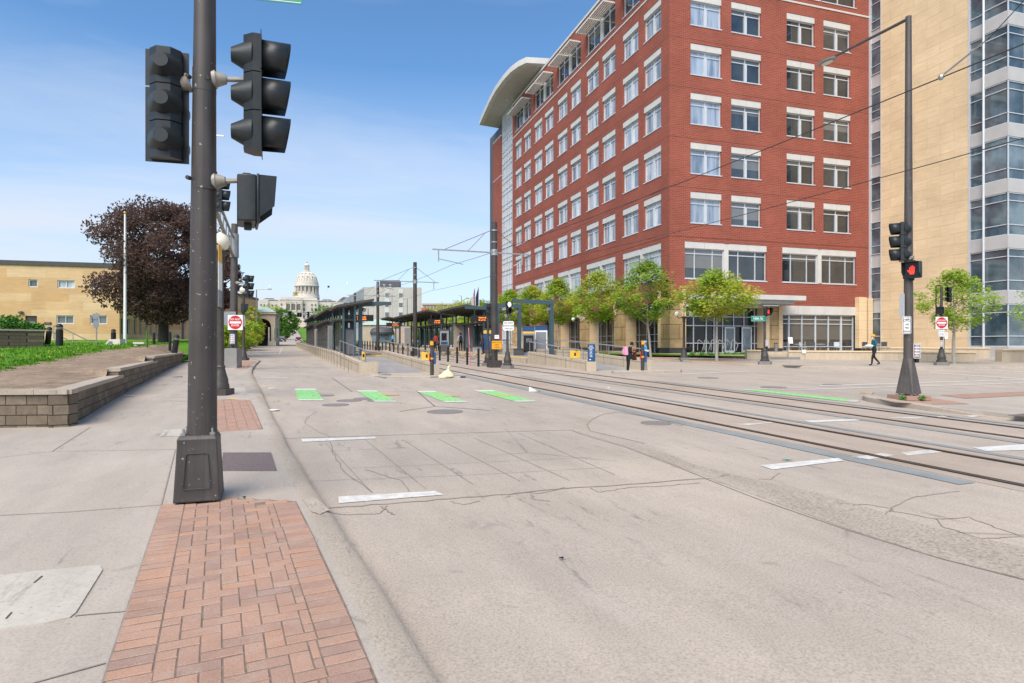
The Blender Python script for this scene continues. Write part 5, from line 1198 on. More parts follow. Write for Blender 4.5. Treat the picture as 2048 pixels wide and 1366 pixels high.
cwall(7.46, .30, [(29.9, .50), (45, .80)], 'concrete ramp wall between the left ramp and the tracks'); cwall(15.9, .30, [(29.6, .50), (38.2, .80)], 'concrete ramp wall beside the right hand track'); cwall(18.95, .30, [(28.8, .55), (38.2, .85), (60, .75)], 'far concrete wall of the right ramp behind the pedestrians')
def railing(x, pts, label, n, mesh=False):
    t = thing('handrail', label, 'handrail', group='station handrails'); P = [Vector(tp(x, y, h)) for y, h in pts]; M().m('rail_silver').tube(P, .03, 6).build('rail', t)
    for i in range(n):
        s_ = i/(n-1)*(len(P)-1); j = min(int(s_), len(P)-2); q = P[j].lerp(P[j+1], s_-j); M().m('steel_grey').cyl((q.x, q.y, q.z-.95), q, .025, n=6).build('post', t)
    return t
railing(4.55, [(32.5, 1.12), (45, 1.5)], 'silver handrail on the outer wall of the left ramp', 6); railing(7.6, [(31.2, 1.05), (45, 1.5)], 'silver handrail on the track side wall of the left ramp', 6)
railing(16.05, [(30.6, 1.05), (38.2, 1.45)], 'silver handrail on the right ramp wall by the blue pylon', 4); railing(19.1, [(29.6, 1.15), (38.4, 1.5), (48, 1.5)], 'silver handrail on the far wall of the right ramp', 6)
t = thing('wire_fence', 'thin grey mesh fence in front of the left platform wall', 'fence'); M().m('steel_grey').tube([tp(3.75, 33, .55), tp(3.75, 36, .95), tp(3.75, 110, .95)], .015, 4).build('rail', t)
for i in range(34): M().m('steel_grey').cyl(tp(3.75, 33+i*1.9, 0), tp(3.75, 33+i*1.9, .55 if i == 0 else .95), .014, n=4).build('post', t)
for x, y, h, mt, lb in ((4.55, 33.2, .62, 'yellow_paint', 'yellow warning plate on the outer left ramp rail'), (7.6, 31.9, .60, 'yellow_paint', 'yellow warning plate on the track side left ramp rail'), (16.05, 31.6, .60, 'yellow_paint', 'yellow warning plate on the right ramp rail by the blue pylon'), (19.1, 30.6, .65, 'yellow_paint', 'yellow warning plate on the far ramp rail behind the pink backpack')):
    q = tp(x, y, h); t = thing('warning_plate', lb, 'sign', q, CR); M().m(mt).box(-.28 if x > 5 else -.09, .28 if x > 5 else .09, -.005, .005, 0, .42).build('plate', t, smooth=0); M().m('sign_black').box(-.05, .05, -.007, -.0055, .12, .30).build('mark', t, smooth=0)
# shelters
def shelter(xt, xb, y0, y1, label, panels=True, low=True, side=1):
    zt = gz(xt, (y0+y1)/2)+PH; t = thing('platform_shelter', label, 'tram shelter'); f = lambda x, y, z: (x, y, gz(x, (y0+y1)/2)+PH+z)
    q = [f(xt, y0, 4.12), f(xt, y1, 4.12), f(xb, y1, 3.62), f(xb, y0, 3.62)]
    if side > 0: q = q[::-1]
    m = M().m('canopy_dark').slab(q, .16); m.build('roof', t, smooth=0)
    xm0, xm1 = min(xt, xb)+.15, max(xt, xb)-.15; k = int((y1-y0)/1.2)
    for i in range(k+1):
        y = y0+.2+(y1-y0-.4)*i/k; za = 3.42+.5*(xm0-xb)/(xt-xb); zb_ = 3.42+.5*(xm1-xb)/(xt-xb); M().m('canopy_under').bar(f(xm0, y, za), f(xm1, y, zb_), .06, .1).build('rafter', t, smooth=0)
    xs = (xb+.5*(1 if xt > xb else -1)), ; n = max(2, int((y1-y0)/2.6)+1)
    for i in range(n):
        y = y0+.5+(y1-y0-1)*i/(n-1)
        for x in (xs[0], (xt+xb)/2): M().m('teal_steel').bar(f(x, y, -.02), f(x, y, 3.40+.5*(x-xb)/(xt-xb)), .13).build('column', t, smooth=0)
    if low:
        a, b = xs[0]-.55*(1 if xt > xb else -1), (xt+xb)/2+.5*(1 if xt > xb else -1)
        P = [f(a, y0+.9, 2.70), f(b, y0+.9, 2.62), f(b, y1-.7, 2.62), f(a, y1-.7, 2.70)]; P = P if a < b else P[::-1]; M().m('canopy_dark').slab(P, .12).build('lower_roof', t, smooth=0)
    if panels:
        k = int((y1-y0-2)/1.05); g = M().m('shelter_glass'); fr = M().m('canopy_dark'); x = xs[0]-.12*(1 if xt > xb else -1)
        g.hexa([f(x-.01, y0+1.1, .3), f(x+.01, y0+1.1, .3), f(x+.01, y1-.9, .3), f(x-.01, y1-.9, .3), f(x-.01, y0+1.1, 2.5), f(x+.01, y0+1.1, 2.5), f(x+.01, y1-.9, 2.5), f(x-.01, y1-.9, 2.5)])
        for i in range(k+1):
            y = y0+1.1+(y1-y0-2)*i/k; fr.bar(f(x, y, 0), f(x, y, 2.58), .08)
        fr.bar(f(x, y0+1.1, .28), f(x, y1-.9, .28), .06).bar(f(x, y0+1.1, 1.1), f(x, y1-.9, 1.1), .05)
        g.build('glass_wall', t, smooth=0); fr.build('glass_frame', t, smooth=0)
    return t, f
def led_board(x, y, z, label, w=1.7, txt=True):
    t = thing('departure_board', label, 'display', (x, y, gz(x, y)+z), CR*.6, 'station departure boards'); M().m('sign_black').box(-w/2, w/2, -.10, .10, -.26, .26).build('case', t, smooth=0); M().m('canopy_dark').cyl((-w*.3, 0, .26), (-w*.3, 0, .75), .03, n=6).cyl((w*.3, 0, .26), (w*.3, 0, .75), .03, n=6).build('hanger', t)
    m = M().m('led_orange'); g = random.Random(int(y*10))
    for r_ in (.09, -.11):
        x_ = -w*.10
        while x_ < w*.24:
            c = g.choice((.05, .07, .09)); m.box(x_, x_+c*.7, -.105, -.1005, r_-.055, r_+.055 if g.random() > .3 else r_+.01); x_ += c+(.05 if g.random() < .2 else .0)
    m.build('led_text', t, smooth=0)
shelter(7.0, 4.4, 45.6, 51.4, 'nearest shelter of the left platform with dark sloping roof', side=1); shelter(7.7, 4.4, 54, 71, 'long second shelter of the left platform', side=1); shelter(7.7, 4.4, 75, 93, 'farthest shelter of the left platform', side=1)
shelter(15.9, 19.5, 52.1, 62.0, 'nearest shelter of the right platform under the two flags', side=-1); shelter(15.9, 19.5, 66.9, 86.0, 'second shelter of the right platform behind the catenary pole', side=-1); shelter(15.9, 19.5, 91, 97.5, 'farthest shelter of the right platform', side=-1)
led_board(7.0, 53.2, PH+2.95, 'departure board hanging at the left platform, largest in view', 2.2); led_board(16.6, 50.2, PH+2.9, 'departure board at the nearest right shelter'); led_board(16.6, 65.5, PH+2.95, 'departure board beside the second catenary pole'); led_board(16.3, 88, PH+2.95, 'farthest departure board on the right platform', 2.2)
# teal portal frames
def portal(x, xe, y, h, label, group='teal cantilever frames'):
    t = thing('portal_frame', label, 'canopy frame', tp(x, y, PH-.02), 0, group); M().m('teal_steel').box(-.13, .13, -.13, .13, 0, h).build('column', t, smooth=0)
    L = xe-x; m = M().m('teal_steel').hexa([(-.13*(1 if L > 0 else -1), -.14, h-.02), (L, -.14, h+.05), (L, .14, h+.05), (-.13*(1 if L > 0 else -1), .14, h-.02), (-.13*(1 if L > 0 else -1), -.14, h+.26), (L, -.14, h+.30), (L, .14, h+.30), (-.13*(1 if L > 0 else -1), .14, h+.26)]); m.build('beam', t, smooth=0)
    M().m('galvanised').rbox((.25*(1 if L > 0 else -1), -.05, h-.35), (.22, .22, .2), .3, .5).build('spotlight', t, smooth=0)
portal(6.2, 8.45, 46.9, 3.75, 'nearest teal frame at the head of the left ramp'); portal(5.85, 8.1, 48.6, 3.78, 'middle teal frame at the head of the left ramp'); portal(5.5, 7.75, 50.3, 3.8, 'third teal frame at the head of the left ramp')
portal(18.55, 15.6, 40.2, 3.72, 'nearest teal frame of the right platform beneath the street trees'); portal(18.55, 15.6, 46.3, 3.72, 'middle teal frame of the right platform behind the track sign'); portal(18.55, 15.6, 51.4, 3.72, 'third teal frame of the right platform behind the catenary pole')
# grey cabinets, ticket machines, bins, benches
def cabinet(px, d, w, h, mt, label, name='equipment_cabinet', cat='cabinet', x=None, dp=.6, face=None):
    q = Wg(px, d, PH); t = thing(name, label, cat, q, CR if name != 'equipment_cabinet' else 0)
    M().m(mt).box(-w/2, w/2, -dp/2, dp/2, -.02, h).build('case', t, smooth=0); M().m('canopy_dark').box(-w/2-.03, w/2+.03, -dp/2-.03, dp/2+.03, h+.002, h+.06).build('lid', t, smooth=0)
    if face:
        for mt2, x0, x1, z0, z1 in face: M().m(mt2).box(x0*w, x1*w, -dp/2-.012, -dp/2-.002, z0*h, z1*h).build('panel', t, smooth=0)
    else: M().m('steel_grey').box(-w/2+.06, w/2-.06, -dp/2-.01, -dp/2-.002, .1, h-.1).build('door', t, smooth=0)
cabinet(699, 46.6, .7, 2.0, 'cabinet_steel', 'tall grey steel cabinet behind the left ramp rail', dp=.7); cabinet(687, 47.2, .6, 1.85, 'cabinet_steel', 'second grey steel cabinet left of the tall one'); cabinet(634, 72, .5, 2.2, 'wall_concrete', 'pale stone pillar box in the left shelter'); cabinet(660, 52, .35, 2.3, 'galvanised', 'narrow pale panel in the left shelter wall')
cabinet(1057, 47.5, .9, 2.15, 'sign_grey', 'map case with blue and yellow head on the right platform', 'information_case', 'information board', dp=.25, face=(('sign_blue', -.5, .5, .84, 1.), ('yellow_paint', -.5, .5, .76, .835), ('sign_black', -.42, .42, .1, .7), ('sign_grey', -.2, .3, .45, .6)))
cabinet(1082, 48.5, .95, 2.2, 'paper', 'white ticket machine with blue head under the street trees', 'ticket_machine', 'ticket machine', dp=.5, face=(('sign_blue', -.5, .5, .86, 1.), ('sign_grey', -.42, .42, .1, .8)))
cabinet(1011, 49, .4, 1.1, 'galvanised', 'white litter bin behind the train signals', 'litter_bin', 'bin', dp=.4, face=(('sign_grey', -.3, .3, .75, .9),)); cabinet(1037, 47, .75, .45, 'canopy_dark', 'low brown box at the platform end', 'salt_box', 'box', dp=.5, face=(('canopy_dark', -.4, .4, .2, .8),))
cabinet(979, 51, .95, 2.0, 'canopy_dark', 'ticket machine with yellow stripe behind the train signals', 'ticket_machine', 'ticket machine', dp=.6, face=(('yellow_paint', -.5, .4, .82, .95), ('sign_blue', -.5, .4, .2, .8), ('paper', -.2, .2, .5, .72)))
cabinet(889, 58, .9, 2.0, 'canopy_dark', 'poster case with dark picture in the nearest right shelter', 'information_case', 'information board', dp=.2, face=(('sign_grey', -.45, .45, .3, .95), ('sign_black', -.3, .25, .5, .85), ('sign_red', -.1, .2, .62, .7), ('sign_blue', -.35, .35, .32, .45)))
cabinet(927, 62.5, 1.9, 2.65, 'arch_stone', 'pale stone shelter wall behind the man with the backpack', 'stone_pillar', 'pillar', dp=.4, face=(('steel_grey', -.1, .4, .05, .95),)); cabinet(812, 78, 1.2, 2.6, 'arch_stone', 'stone pillar with grey door in the second right shelter', 'stone_pillar', 'pillar', dp=.6, face=(('steel_grey', -.1, .45, .05, .92),))
cabinet(959, 52, 1.1, .5, 'galvanised', 'grey platform bench end behind the olive jacket', 'platform_bench', 'bench', dp=.4, face=(('steel_grey', -.4, .4, .6, .9),))
# posts with chains between the tracks
NB = 32; bl = None; m = M().m('sign_black').cyl((0, 0, -.05), (0, 0, 1.02), .07, n=10).lathe((0, 0, 1.02), [(.07, 0), (.075, .03), (.05, .07), (.01, .085)], 10); pm = m.mesh('post')
ch = M().m('wire_black')
for h0, sag in ((.86, .34), (.66, .24)):
    P = [(0, 2.3*i/8, h0-sag*4*(i/8)*(1-i/8)) for i in range(9)]; ch.tube(P, .018, 5)
cm = ch.mesh('chain')
for i in range(NB):
    y = 35.8+2.3*i; t = thing('chain_bollard', 'black bollard with hanging chains in the line between the tracks', 'bollard', tp(11.7, y), 0, 'chained bollards between the tracks'); link('post', pm, t)
    if i < NB-1: link('chain', cm, t).rotation_euler.x = math.atan(SL*cs)
# catenary poles and wires
def catenary(x, y, label, first=False):
    z = gz(x, y); t = thing('catenary_pole', label, 'catenary pole', (x, y, z), 0, 'catenary poles between the tracks'); hz_ = 8.5
    M().m('dark_pole').cyl((0, 0, 0), (0, 0, hz_), .20, .165, 14).build('mast', t); M().m('dark_pole').box(-.36, .36, -.36, .36, -.02, .42).build('base', t, smooth=0)
    b = M().m('galvanised').bar((-3.7, 0, 6.72), (2.2, 0, 6.72), .07); b.cyl((0, 0, 6.55), (0, 0, 6.9), .21, n=12); b.build('cantilever', t)
    M().m('galvanised').cyl((0, 0, 7.98), (0, 0, 8.05), .19, n=12).cyl((0, 0, 7.3), (0, 0, 7.36), .19, n=12).build('clamp', t)
    M().m('wire_black').tube([(0, 0, 8.1), (-3.0, 0, 6.75)], .016, 5).tube([(0, 0, 8.1), (1.9, 0, 6.75)], .016, 5).tube([(-.6, 0, 7.8), (-1.6, 0, 6.75)], .014, 5).build('stay', t)
    M().m('galvanised').tube([(-3.35, 0, 6.7), (-3.35, 0, 6.05)], .04, 6).tube([(-3.35, 0, 6.2), (-1.9, 0, 5.95)], .022, 5).tube([(1.75, 0, 6.7), (1.75, 0, 6.1)], .04, 6).tube([(1.75, 0, 6.3), (1.2, 0, 6.0)], .022, 5).build('registration_arm', t); return t
catenary(12.25, 34.5, 'nearest black catenary pole carrying wide arms over both tracks'); catenary(12.3, 56.2, 'second black catenary pole, left of the nearest right shelter'); catenary(12.5, 78.5, 'third black catenary pole in front of the grey office'); catenary(12.5, 101, 'farthest thin catenary pole above the left shelters')
def wire(pts, r, label, grp='overhead wires'):
    Q = []
    for a, b in zip(pts, pts[1:]):
        a, b = Vector(a), Vector(b)
        for i in range(9): Q.append(a.lerp(b, i/8)+Vector((0, 0, -.0007*(b-a).length**2*.35*4*(i/8)*(1-i/8))))
    return tag(M().m('wire_black').tube([q for i, q in enumerate(Q) if i == 0 or (q-Q[i-1]).length > 1e-4], r, 5).build('overhead_wire'), label, 'cable', grp)
wire([(9.65, 1, 6.15), (9.7, 34.5, 6.55), (9.7, 56, 6.95), (9.7, 78.5, 7.3), (9.7, 101, 7.7)], .0105, 'contact wire over the near track, upper line across the brick facade')
wire([(13.7, 1, 6.05), (13.7, 34.5, 6.55), (13.7, 56, 6.95), (13.7, 78.5, 7.3), (13.7, 101, 7.7)], .0105, 'contact wire over the far track, lower line across the brick facade')
wire([(9.65, 6.55, 6.10), (9.65, 5.9, 6.36), (9.6, 5.0, 6.95), (9.5, 3.0, 8.2)], .007, 'short hanger cable rising from the near contact wire at the upper right'); m = M().m('galvanised').ball((9.65, 6.6, 6.07), .045, 8, 5).cyl((9.65, 6.55, 6.10), (9.65, 6.0, 6.32), .014, n=5); tag(m.build('wire_clamp'), 'small metal clamp on the near contact wire in front of the yellow stone', 'clamp')
# train signals beside the nearest mast
def train_signal(px, py, label, front, lens):
    t, D_, q, X_ = ornate_pole(px, py, label, 2.95, 'train_signal', 0, 1.0, 'ornate_pole', 'train signal'); signal_head(t, (.05, -.05, 3.45), R(front), 2, s=.98, back=False, lens=lens); return t, D_, q, X_
t, D1, p, X1 = train_signal(976, 732, 'train signal turned away, left of the nearest catenary pole', 8, None)
t, D1, p, X1 = train_signal(1015, 737.5, 'train signal showing a white bar above the track warning sign', 202, ['led_white', None])
plate(t, 'track_warning_sign', (pxl(1017), -.12, pz(651.5)), .60, .53, 'sign_white', 0, (('DO NOT', .16, .13, 'sign_black'), ('DRIVE ON', .0, .13, 'sign_black'), ('TRACKS', -.16, .13, 'sign_black')))
p = G(992, 735); D1 = sn*p.x+cs*p.y; X1 = cs*p.x-sn*p.y; t = thing('limits_sign', 'orange sign fixed to the nearest catenary pole', 'sign', (p.x, p.y, p.z), CR)
plate(t, 'orange_plate', (pxl(994), -.45, pz(690)), .60, .50, 'sign_orange', 0, (('INTERLOCKING', .13, .076, 'sign_black'), ('LIMITS', 0, .10, 'sign_black'), ('AHEAD', -.13, .10, 'sign_black')), 'sign_black')
plate(t, 'small_plate', (pxl(994), -.42, pz(674)), .26, .22, 'sign_white', 0, (('STOP', .03, .07, 'sign_red'),))
# push button posts, pylon
def button_post(px, py, label, side):
    q = G(px, py, .05); t = thing('button_post', label, 'push button post', (q.x, q.y, q.z), CR, 'push button posts'); M().m('dark_pole').cyl((0, 0, -.1), (0, 0, 1.62), .09, n=12).build('post', t)
    M().m('sign_orange').box(-.075, .075, -.13, -.095, 1.38, 1.56).build('push_button', t, smooth=0); M().m('sign_orange').cyl((0, 0, .72), (0, 0, .80), .096, n=12).build('band', t)
    M().m('sign_red').box(-.125, -.09, -.11, -.02, .62, 1.0).build('sticker', t, smooth=0); M().m('sign_blue').box(.092, .19, -.1, -.02, .5, 1.05).build('sticker', t, smooth=0)
button_post(864, 749.5, 'black push button post in front of the left ramp wall', 1); button_post(1285, 744, 'black push button post beside the pedestrians near the right ramp', 1)
p = G(1183, 742); t = thing('station_pylon', 'blue information pylon on a stone block at the end of the right ramp wall', 'pylon', (p.x, p.y, p.z), CR)
M().m('wall_concrete').box(-.30, .22, -.25, .3, -.1, .50).build('block', t, smooth=0); M().m('sign_blue').box(-.19, .19, -.1, .12, .502, 1.42).build('panel', t, smooth=0); m = M().m('sign_white').box(-.17, .10, -.105, -.101, 1.2, 1.235)
for i in range(6): m.box(-.12+.01*(i % 3), .02+.02*(i % 2), -.105, -.101, 1.12-i*.075, 1.145-i*.075)
m.box(-.13, .06, -.105, -.101, 1.30, 1.33); m.box(-.13, -.04, -.105, -.101, .58, .63); m.build('panel_text', t, smooth=0)
# ---------------------------------------------------------------- the domed capitol on the hill
DC = 640.0; q = W(613, 655, DC); u = DC/F*.955                  # metres per photo pixel at that distance
cap = thing('domed_capitol', 'white marble capitol with a great dome on the hilltop at the end of the street', 'capitol', (q.x, q.y, q.z), CR+R(17))
def hx(px): return (px-613)*u
def hz_(py): return (655-py)*DC/F
SD = 'dome_stone'
m = M().m(SD).box(hx(524), hx(704), 0, 34, -9, hz_(603)).box(hx(520), hx(538), -2.5, 36, -9, hz_(602)).box(hx(690), hx(716), -2.5, 36, -9, hz_(601)); m.build('wing', cap, smooth=0)
M().m(SD).box(hx(561), hx(636), -6, 40, -9, hz_(600)).box(hx(563), hx(634), -5, 39, hz_(600), hz_(596)).build('centre_block', cap, smooth=0)
M().m(SD).box(hx(571), hx(606), -10, -6.01, -9, hz_(601)).box(hx(574), hx(603), -9.4, -6.01, hz_(601), hz_(597)).build('portico', cap, smooth=0)
c = M().m(SD)
for py in (601, 624, 637):
    z = hz_(py); c.box(hx(523), hx(705), -.5, -.01, z-.35, z+.35).box(hx(560), hx(637), -6.5, -6.02, z-.35, z+.35).box(hx(570.5), hx(606.5), -10.5, -10.01, z-.35, z+.35)
c.box(hx(572), hx(605), -10.3, -10.01, hz_(605)-.25, hz_(605)+.25); c.build('cornice', cap, smooth=0)
for px in (578, 588, 598.5):
    w = 2.2; a, b = hz_(621.5), hz_(613); m = M().m('dome_shade'); m.poly([(hx(px)-w, -10.06, a), (hx(px)+w, -10.06, a)]+[(hx(px)+w*math.cos(k*math.pi/8), -10.06, b+w*math.sin(k*math.pi/8)) for k in range(9)]); m.build('arch_opening', cap, smooth=0)
col = M().m(SD).cyl((0, 0, 0), (0, 0, hz_(606)-hz_(622)), .55, .48, 8).mesh('column')
for px in (573.5, 583, 593, 603): link('column', col, cap, (hx(px), -10.7, hz_(622)))
wm_ = {}
def cwin(px, y, py0, py1, w):
    key = (w, round(py0-py1, 1))
    if key not in wm_: wm_[key] = M().m('dome_shade').box(-w, w, -.06, -.02, 0, (py0-py1)*u).mesh('window')
    link('window', wm_[key], cap, (hx(px), y, hz_(py0)))
for px in [525, 531, 538.5, 546, 553.5]+[640+7.6*i for i in range(8)]:
    cwin(px, -.5 if 540 < px < 690 else -2.5, 613.5, 610, .75); cwin(px, -.5 if 540 < px < 690 else -2.5, 622, 616.5, .75); cwin(px, -.5 if 540 < px < 690 else -2.5, 633, 628, .75)
for px in (564.5, 608.7, 624, 631): cwin(px, -6.5, 612, 608.5, .75); cwin(px, -6.5, 622, 616, .75); cwin(px, -6.5, 634, 629, .75)
for px in (578, 588, 598): cwin(px, -10.5, 634, 629, .8)
def hip(x0, x1, y0, y1, z0, z1, k=.32):
    return M().m('slate_roof').hexa([(x0, y0, z0), (x1, y0, z0), (x1, y1, z0), (x0, y1, z0), (x0+(x1-x0)*k, y0+(y1-y0)*k, z1), (x1-(x1-x0)*k, y0+(y1-y0)*k, z1), (x1-(x1-x0)*k, y1-(y1-y0)*k, z1), (x0+(x1-x0)*k, y1-(y1-y0)*k, z1)])
hip(hx(521), hx(557), 2, 30, hz_(602), hz_(596.5)).build('roof', cap, smooth=0); hip(hx(637), hx(672), 2, 30, hz_(601.5), hz_(596.5)).build('roof', cap, smooth=0); hip(hx(676), hx(714), 2, 30, hz_(600.5), hz_(591), .3).build('roof', cap, smooth=0)
m = M().m(SD); R0 = 25.7*u
m.lathe((0, 14, 0), [(R0*1.02, hz_(600)), (R0*1.02, hz_(592)), (R0*1.0, hz_(591.5)), (R0*1.0, hz_(587)), (R0*.86, hz_(586.5)), (R0*.86, hz_(571.5)), (R0*1.0, hz_(571)), (R0*1.0, hz_(569.5)), (R0*.95, hz_(569)), (R0*.93, hz_(562)), (R0*.85, hz_(561.5))], 48); m.build('drum', cap, smooth=30)
dc = M().m(SD).cyl((0, 0, 0), (0, 0, hz_(571.3)-hz_(586.6)), .42, .36, 8).mesh('column')
for i in range(36):
    a = -math.pi/2+R(3)+2*math.pi*(i//2+(.33 if i % 2 else -.33))/18; link('column', dc, cap, (R0*.93*math.cos(a), 14+R0*.93*math.sin(a), hz_(586.6)))
dw = M().m('dome_shade').box(-.95, .95, -.22, .22, 0, hz_(573.5)-hz_(581)).mesh('window')
for i in range(18):
    a = -math.pi/2+R(3)+2*math.pi*i/18; link('window', dw, cap, (R0*.862*math.cos(a), 14+R0*.862*math.sin(a), hz_(581)), a+math.pi/2)
m = M().m(SD); D0, D1_ = hz_(561.4), hz_(540); RD = 21.4*u
m.lathe((0, 14, 0), [(RD*math.cos(a*math.pi/2/12*.93), D0+(D1_-D0)*math.sin(a*math.pi/2/12*.93)/math.sin(math.pi/2*.93)) for a in range(13)], 48); m.build('dome', cap, smooth=60)
m = M().m(SD)
for i in range(24):
    th = 2*math.pi*i/24; m.tube([((RD+.15)*math.cos(a*math.pi/2/12*.93)*math.cos(th), 14+(RD+.15)*math.cos(a*math.pi/2/12*.93)*math.sin(th), D0+(D1_-D0)*math.sin(a*math.pi/2/12*.93)/math.sin(math.pi/2*.93)) for a in range(0, 12, 2)], .42, 5)
m.build('dome_rib', cap)
oc = M().m('dome_shade').ball((0, 0, 0), .62, 8, 6).mesh('round_window')
for row, off in ((3.4, 0), (6.6, .5)):
    for i in range(12):
        th = 2*math.pi*(i+off+.25)/12; a = row*math.pi/2/12*.93; link('round_window', oc, cap, (RD*math.cos(a)*math.cos(th), 14+RD*math.cos(a)*math.sin(th), D0+(D1_-D0)*math.sin(a)/math.sin(math.pi/2*.93)))
m = M().m(SD).lathe((0, 14, 0), [(3.6, hz_(541)), (3.6, hz_(539)), (2.9, hz_(538.6)), (2.2, hz_(538)), (1.5, hz_(537.6)), (1.5, hz_(528.5)), (2.6, hz_(528)), (2.5, hz_(526.6)), (1.7, hz_(525)), (.5, hz_(523)), (.35, hz_(521.5))], 16)
for i in range(10):
    a = 2*math.pi*i/10; m.cyl((2.35*math.cos(a), 14+2.35*math.sin(a), hz_(538)), (2.35*math.cos(a), 14+2.35*math.sin(a), hz_(528)), .28, n=6)
m.build('lantern', cap, smooth=40); M().m('gold').ball((0, 14, hz_(521)), .8, 10, 7).build('finial', cap)
m = M().m('gold')                          # gilded horse team above the portico
m.box(hx(586), hx(597), -9, -6.5, hz_(593.5), hz_(592.6))
for i in range(4):
    x = hx(587.6+i*2.6); m.rbox((x, -8.6, hz_(589)), (.75, 2.2, 1.2)).rbox((x, -9.8, hz_(587.4)), (.5, .8, 1.7), rx=R(25)).rbox((x, -10.3, hz_(586.2)), (.4, 1.0, .5))
    for y in (-9.4, -7.8): m.cyl((x, y, hz_(592.6)), (x, y, hz_(590)), .2, n=5)
m.rbox((hx(592), -6.8, hz_(589.4)), (2.6, 1.4, 2.0)).cyl((hx(592), -6.8, hz_(587.6)), (hx(592), -6.8, hz_(584)), .5, .3, 8).ball((hx(592), -6.8, hz_(583.3)), .42, 8, 6); m.build('gilded_quadriga', cap, smooth=40)
M().m('pink_stone').hexa([(hx(570), -42, -16), (hx(626), -42, -16), (hx(616), -10.6, -12), (hx(572), -10.6, -12), (hx(578), -40, -13.4), (hx(618), -40, -13.4), (hx(608), -10.6, hz_(638)), (hx(574), -10.6, hz_(638))]).build('stairs', cap, smooth=0)
for px, py, mt, lb in ((655, 573, 'navy_cloth', 'dark flag on a tall pole above the right capitol wing'), (692, 566, 'sign_white', 'pale flag on a tall pole right of the capitol'), (537, 571, 'sign_white', 'pale flag on a tall pole left of the capitol')):
    p = W(px, py, 560); t = thing('capitol_flag', lb, 'flag', (p.x, p.y, tz(560)), CR); h = p.z-tz(560); M().m('sign_white').cyl((0, 0, 0), (0, 0, h+1.2), .09, .05, 6).build('pole', t)
    m = M().m(mt); f_ = [(i*.36, .25*math.sin(i*1.3)) for i in range(6)]
    for (x0, y0), (x1, y1) in zip(f_, f_[1:]): m.poly([(x0, y0, h-1.0), (x1, y1, h-1.1), (x1, y1, h+.7), (x0, y0, h+.8)])
    m.build('flag_cloth', t, smooth=0)
# hill, far greenery
m = M().m('grass')
for px0, px1, d0, px2, px3, d1 in ((607, 625, 215, 605, 627, 260), (605, 627, 260, 600, 622, 350), (600, 622, 350, 595, 616, 470)): m.poly([Wg(px0, d0, .25), Wg(px1, d0, .25), Wg(px3, d1, .25), Wg(px2, d1, .25)])
m.poly([Wg(592, 476, .3), Wg(650, 476, .3), Wg(660, 560, .3), Wg(592, 560, .3)]); m.poly([Wg(540, 476, .3), Wg(575, 476, .3), Wg(575, 560, .3), Wg(530, 560, .3)]); structure(m.build('hill_lawn', smooth=0))
def far_tree(px, d, top, r, label, mt, seed, name='tree', grp=None, n=1500, leaf=.4, base_py=None):
    z0 = tz(d)-.2; h = H+(HY-top)*d/F-z0; q = Wg(px, d, -.2); return tree(name, label, (q.x, q.y, q.z), h, r, h*.43, h*.14, r*.06, n, leaf, [mt] if isinstance(mt, str) else mt, 'bark_dark', seed, group=grp, clumps=34, flat=.2)
far_tree(563, 190, 619, 5.6, 'dense dark green tree left of the hill road below the capitol', 'green_leaf', 31, n=3200)
far_tree(557, 240, 640, 5, 'lower green tree behind the dark sport utility vehicle', 'green_leaf', 32); far_tree(545, 330, 612, 9, 'pale green tree in front of the left capitol wing', 'yellow_leaf', 33); far_tree(528, 320, 615, 9, 'yellow green tree behind the arched stone house', 'yellow_leaf', 34)
far_tree(652, 330, 613, 8.5, 'light green tree in front of the right capitol wing, left one', 'green_leaf', 35, n=1800); far_tree(668, 320, 612, 8, 'light green tree in front of the right capitol wing, right one', 'spring_leaf', 36, n=1800); far_tree(690, 260, 640, 6, 'green tree by the grey office base', 'green_leaf', 37)
far_tree(640, 260, 640, 5, 'shrubby green tree beside the hill lawn', 'spring_leaf', 38)
for px, d, top, r, sd, lb in ((855, 150, 620, 4.5, 41, 'spring green tree behind the second right shelter'), (885, 135, 612, 5, 42, 'spring green tree left of the two flags'), (918, 125, 608, 5, 43, 'spring green tree behind the nearest right shelter roof'), (945, 118, 600, 4.6, 44, 'spring green tree under the two flags'), (966, 115, 603, 4.2, 45, 'spring green tree just left of the nearest catenary pole'), (830, 165, 640, 4, 46, 'low green tree behind the third right shelter')):
    far_tree(px, d, top, r, lb, ['spring_leaf', 'yellow_leaf'], sd, n=2600, leaf=.24)
for px, d, top, r, sd, lb in ((492, 80, 640, 1.7, 51, 'yellow green street tree beside the left no entry pole'), (503, 92, 612, 1.9, 52, 'yellow green street tree in front of the arched stone house'), (482, 74, 640, 2.4, 53, 'green street tree behind the left no entry sign'), (455, 70, 655, 1.9, 54, 'low green tree behind the globe lamp post'), (517, 104, 640, 1.1, 55, 'small yellow green tree right at the arch')):
    far_tree(px, d, top, r, lb, ['yellow_leaf', 'spring_leaf'], sd, name='street_tree', grp='trees along the left pavement', n=2400, leaf=.15)
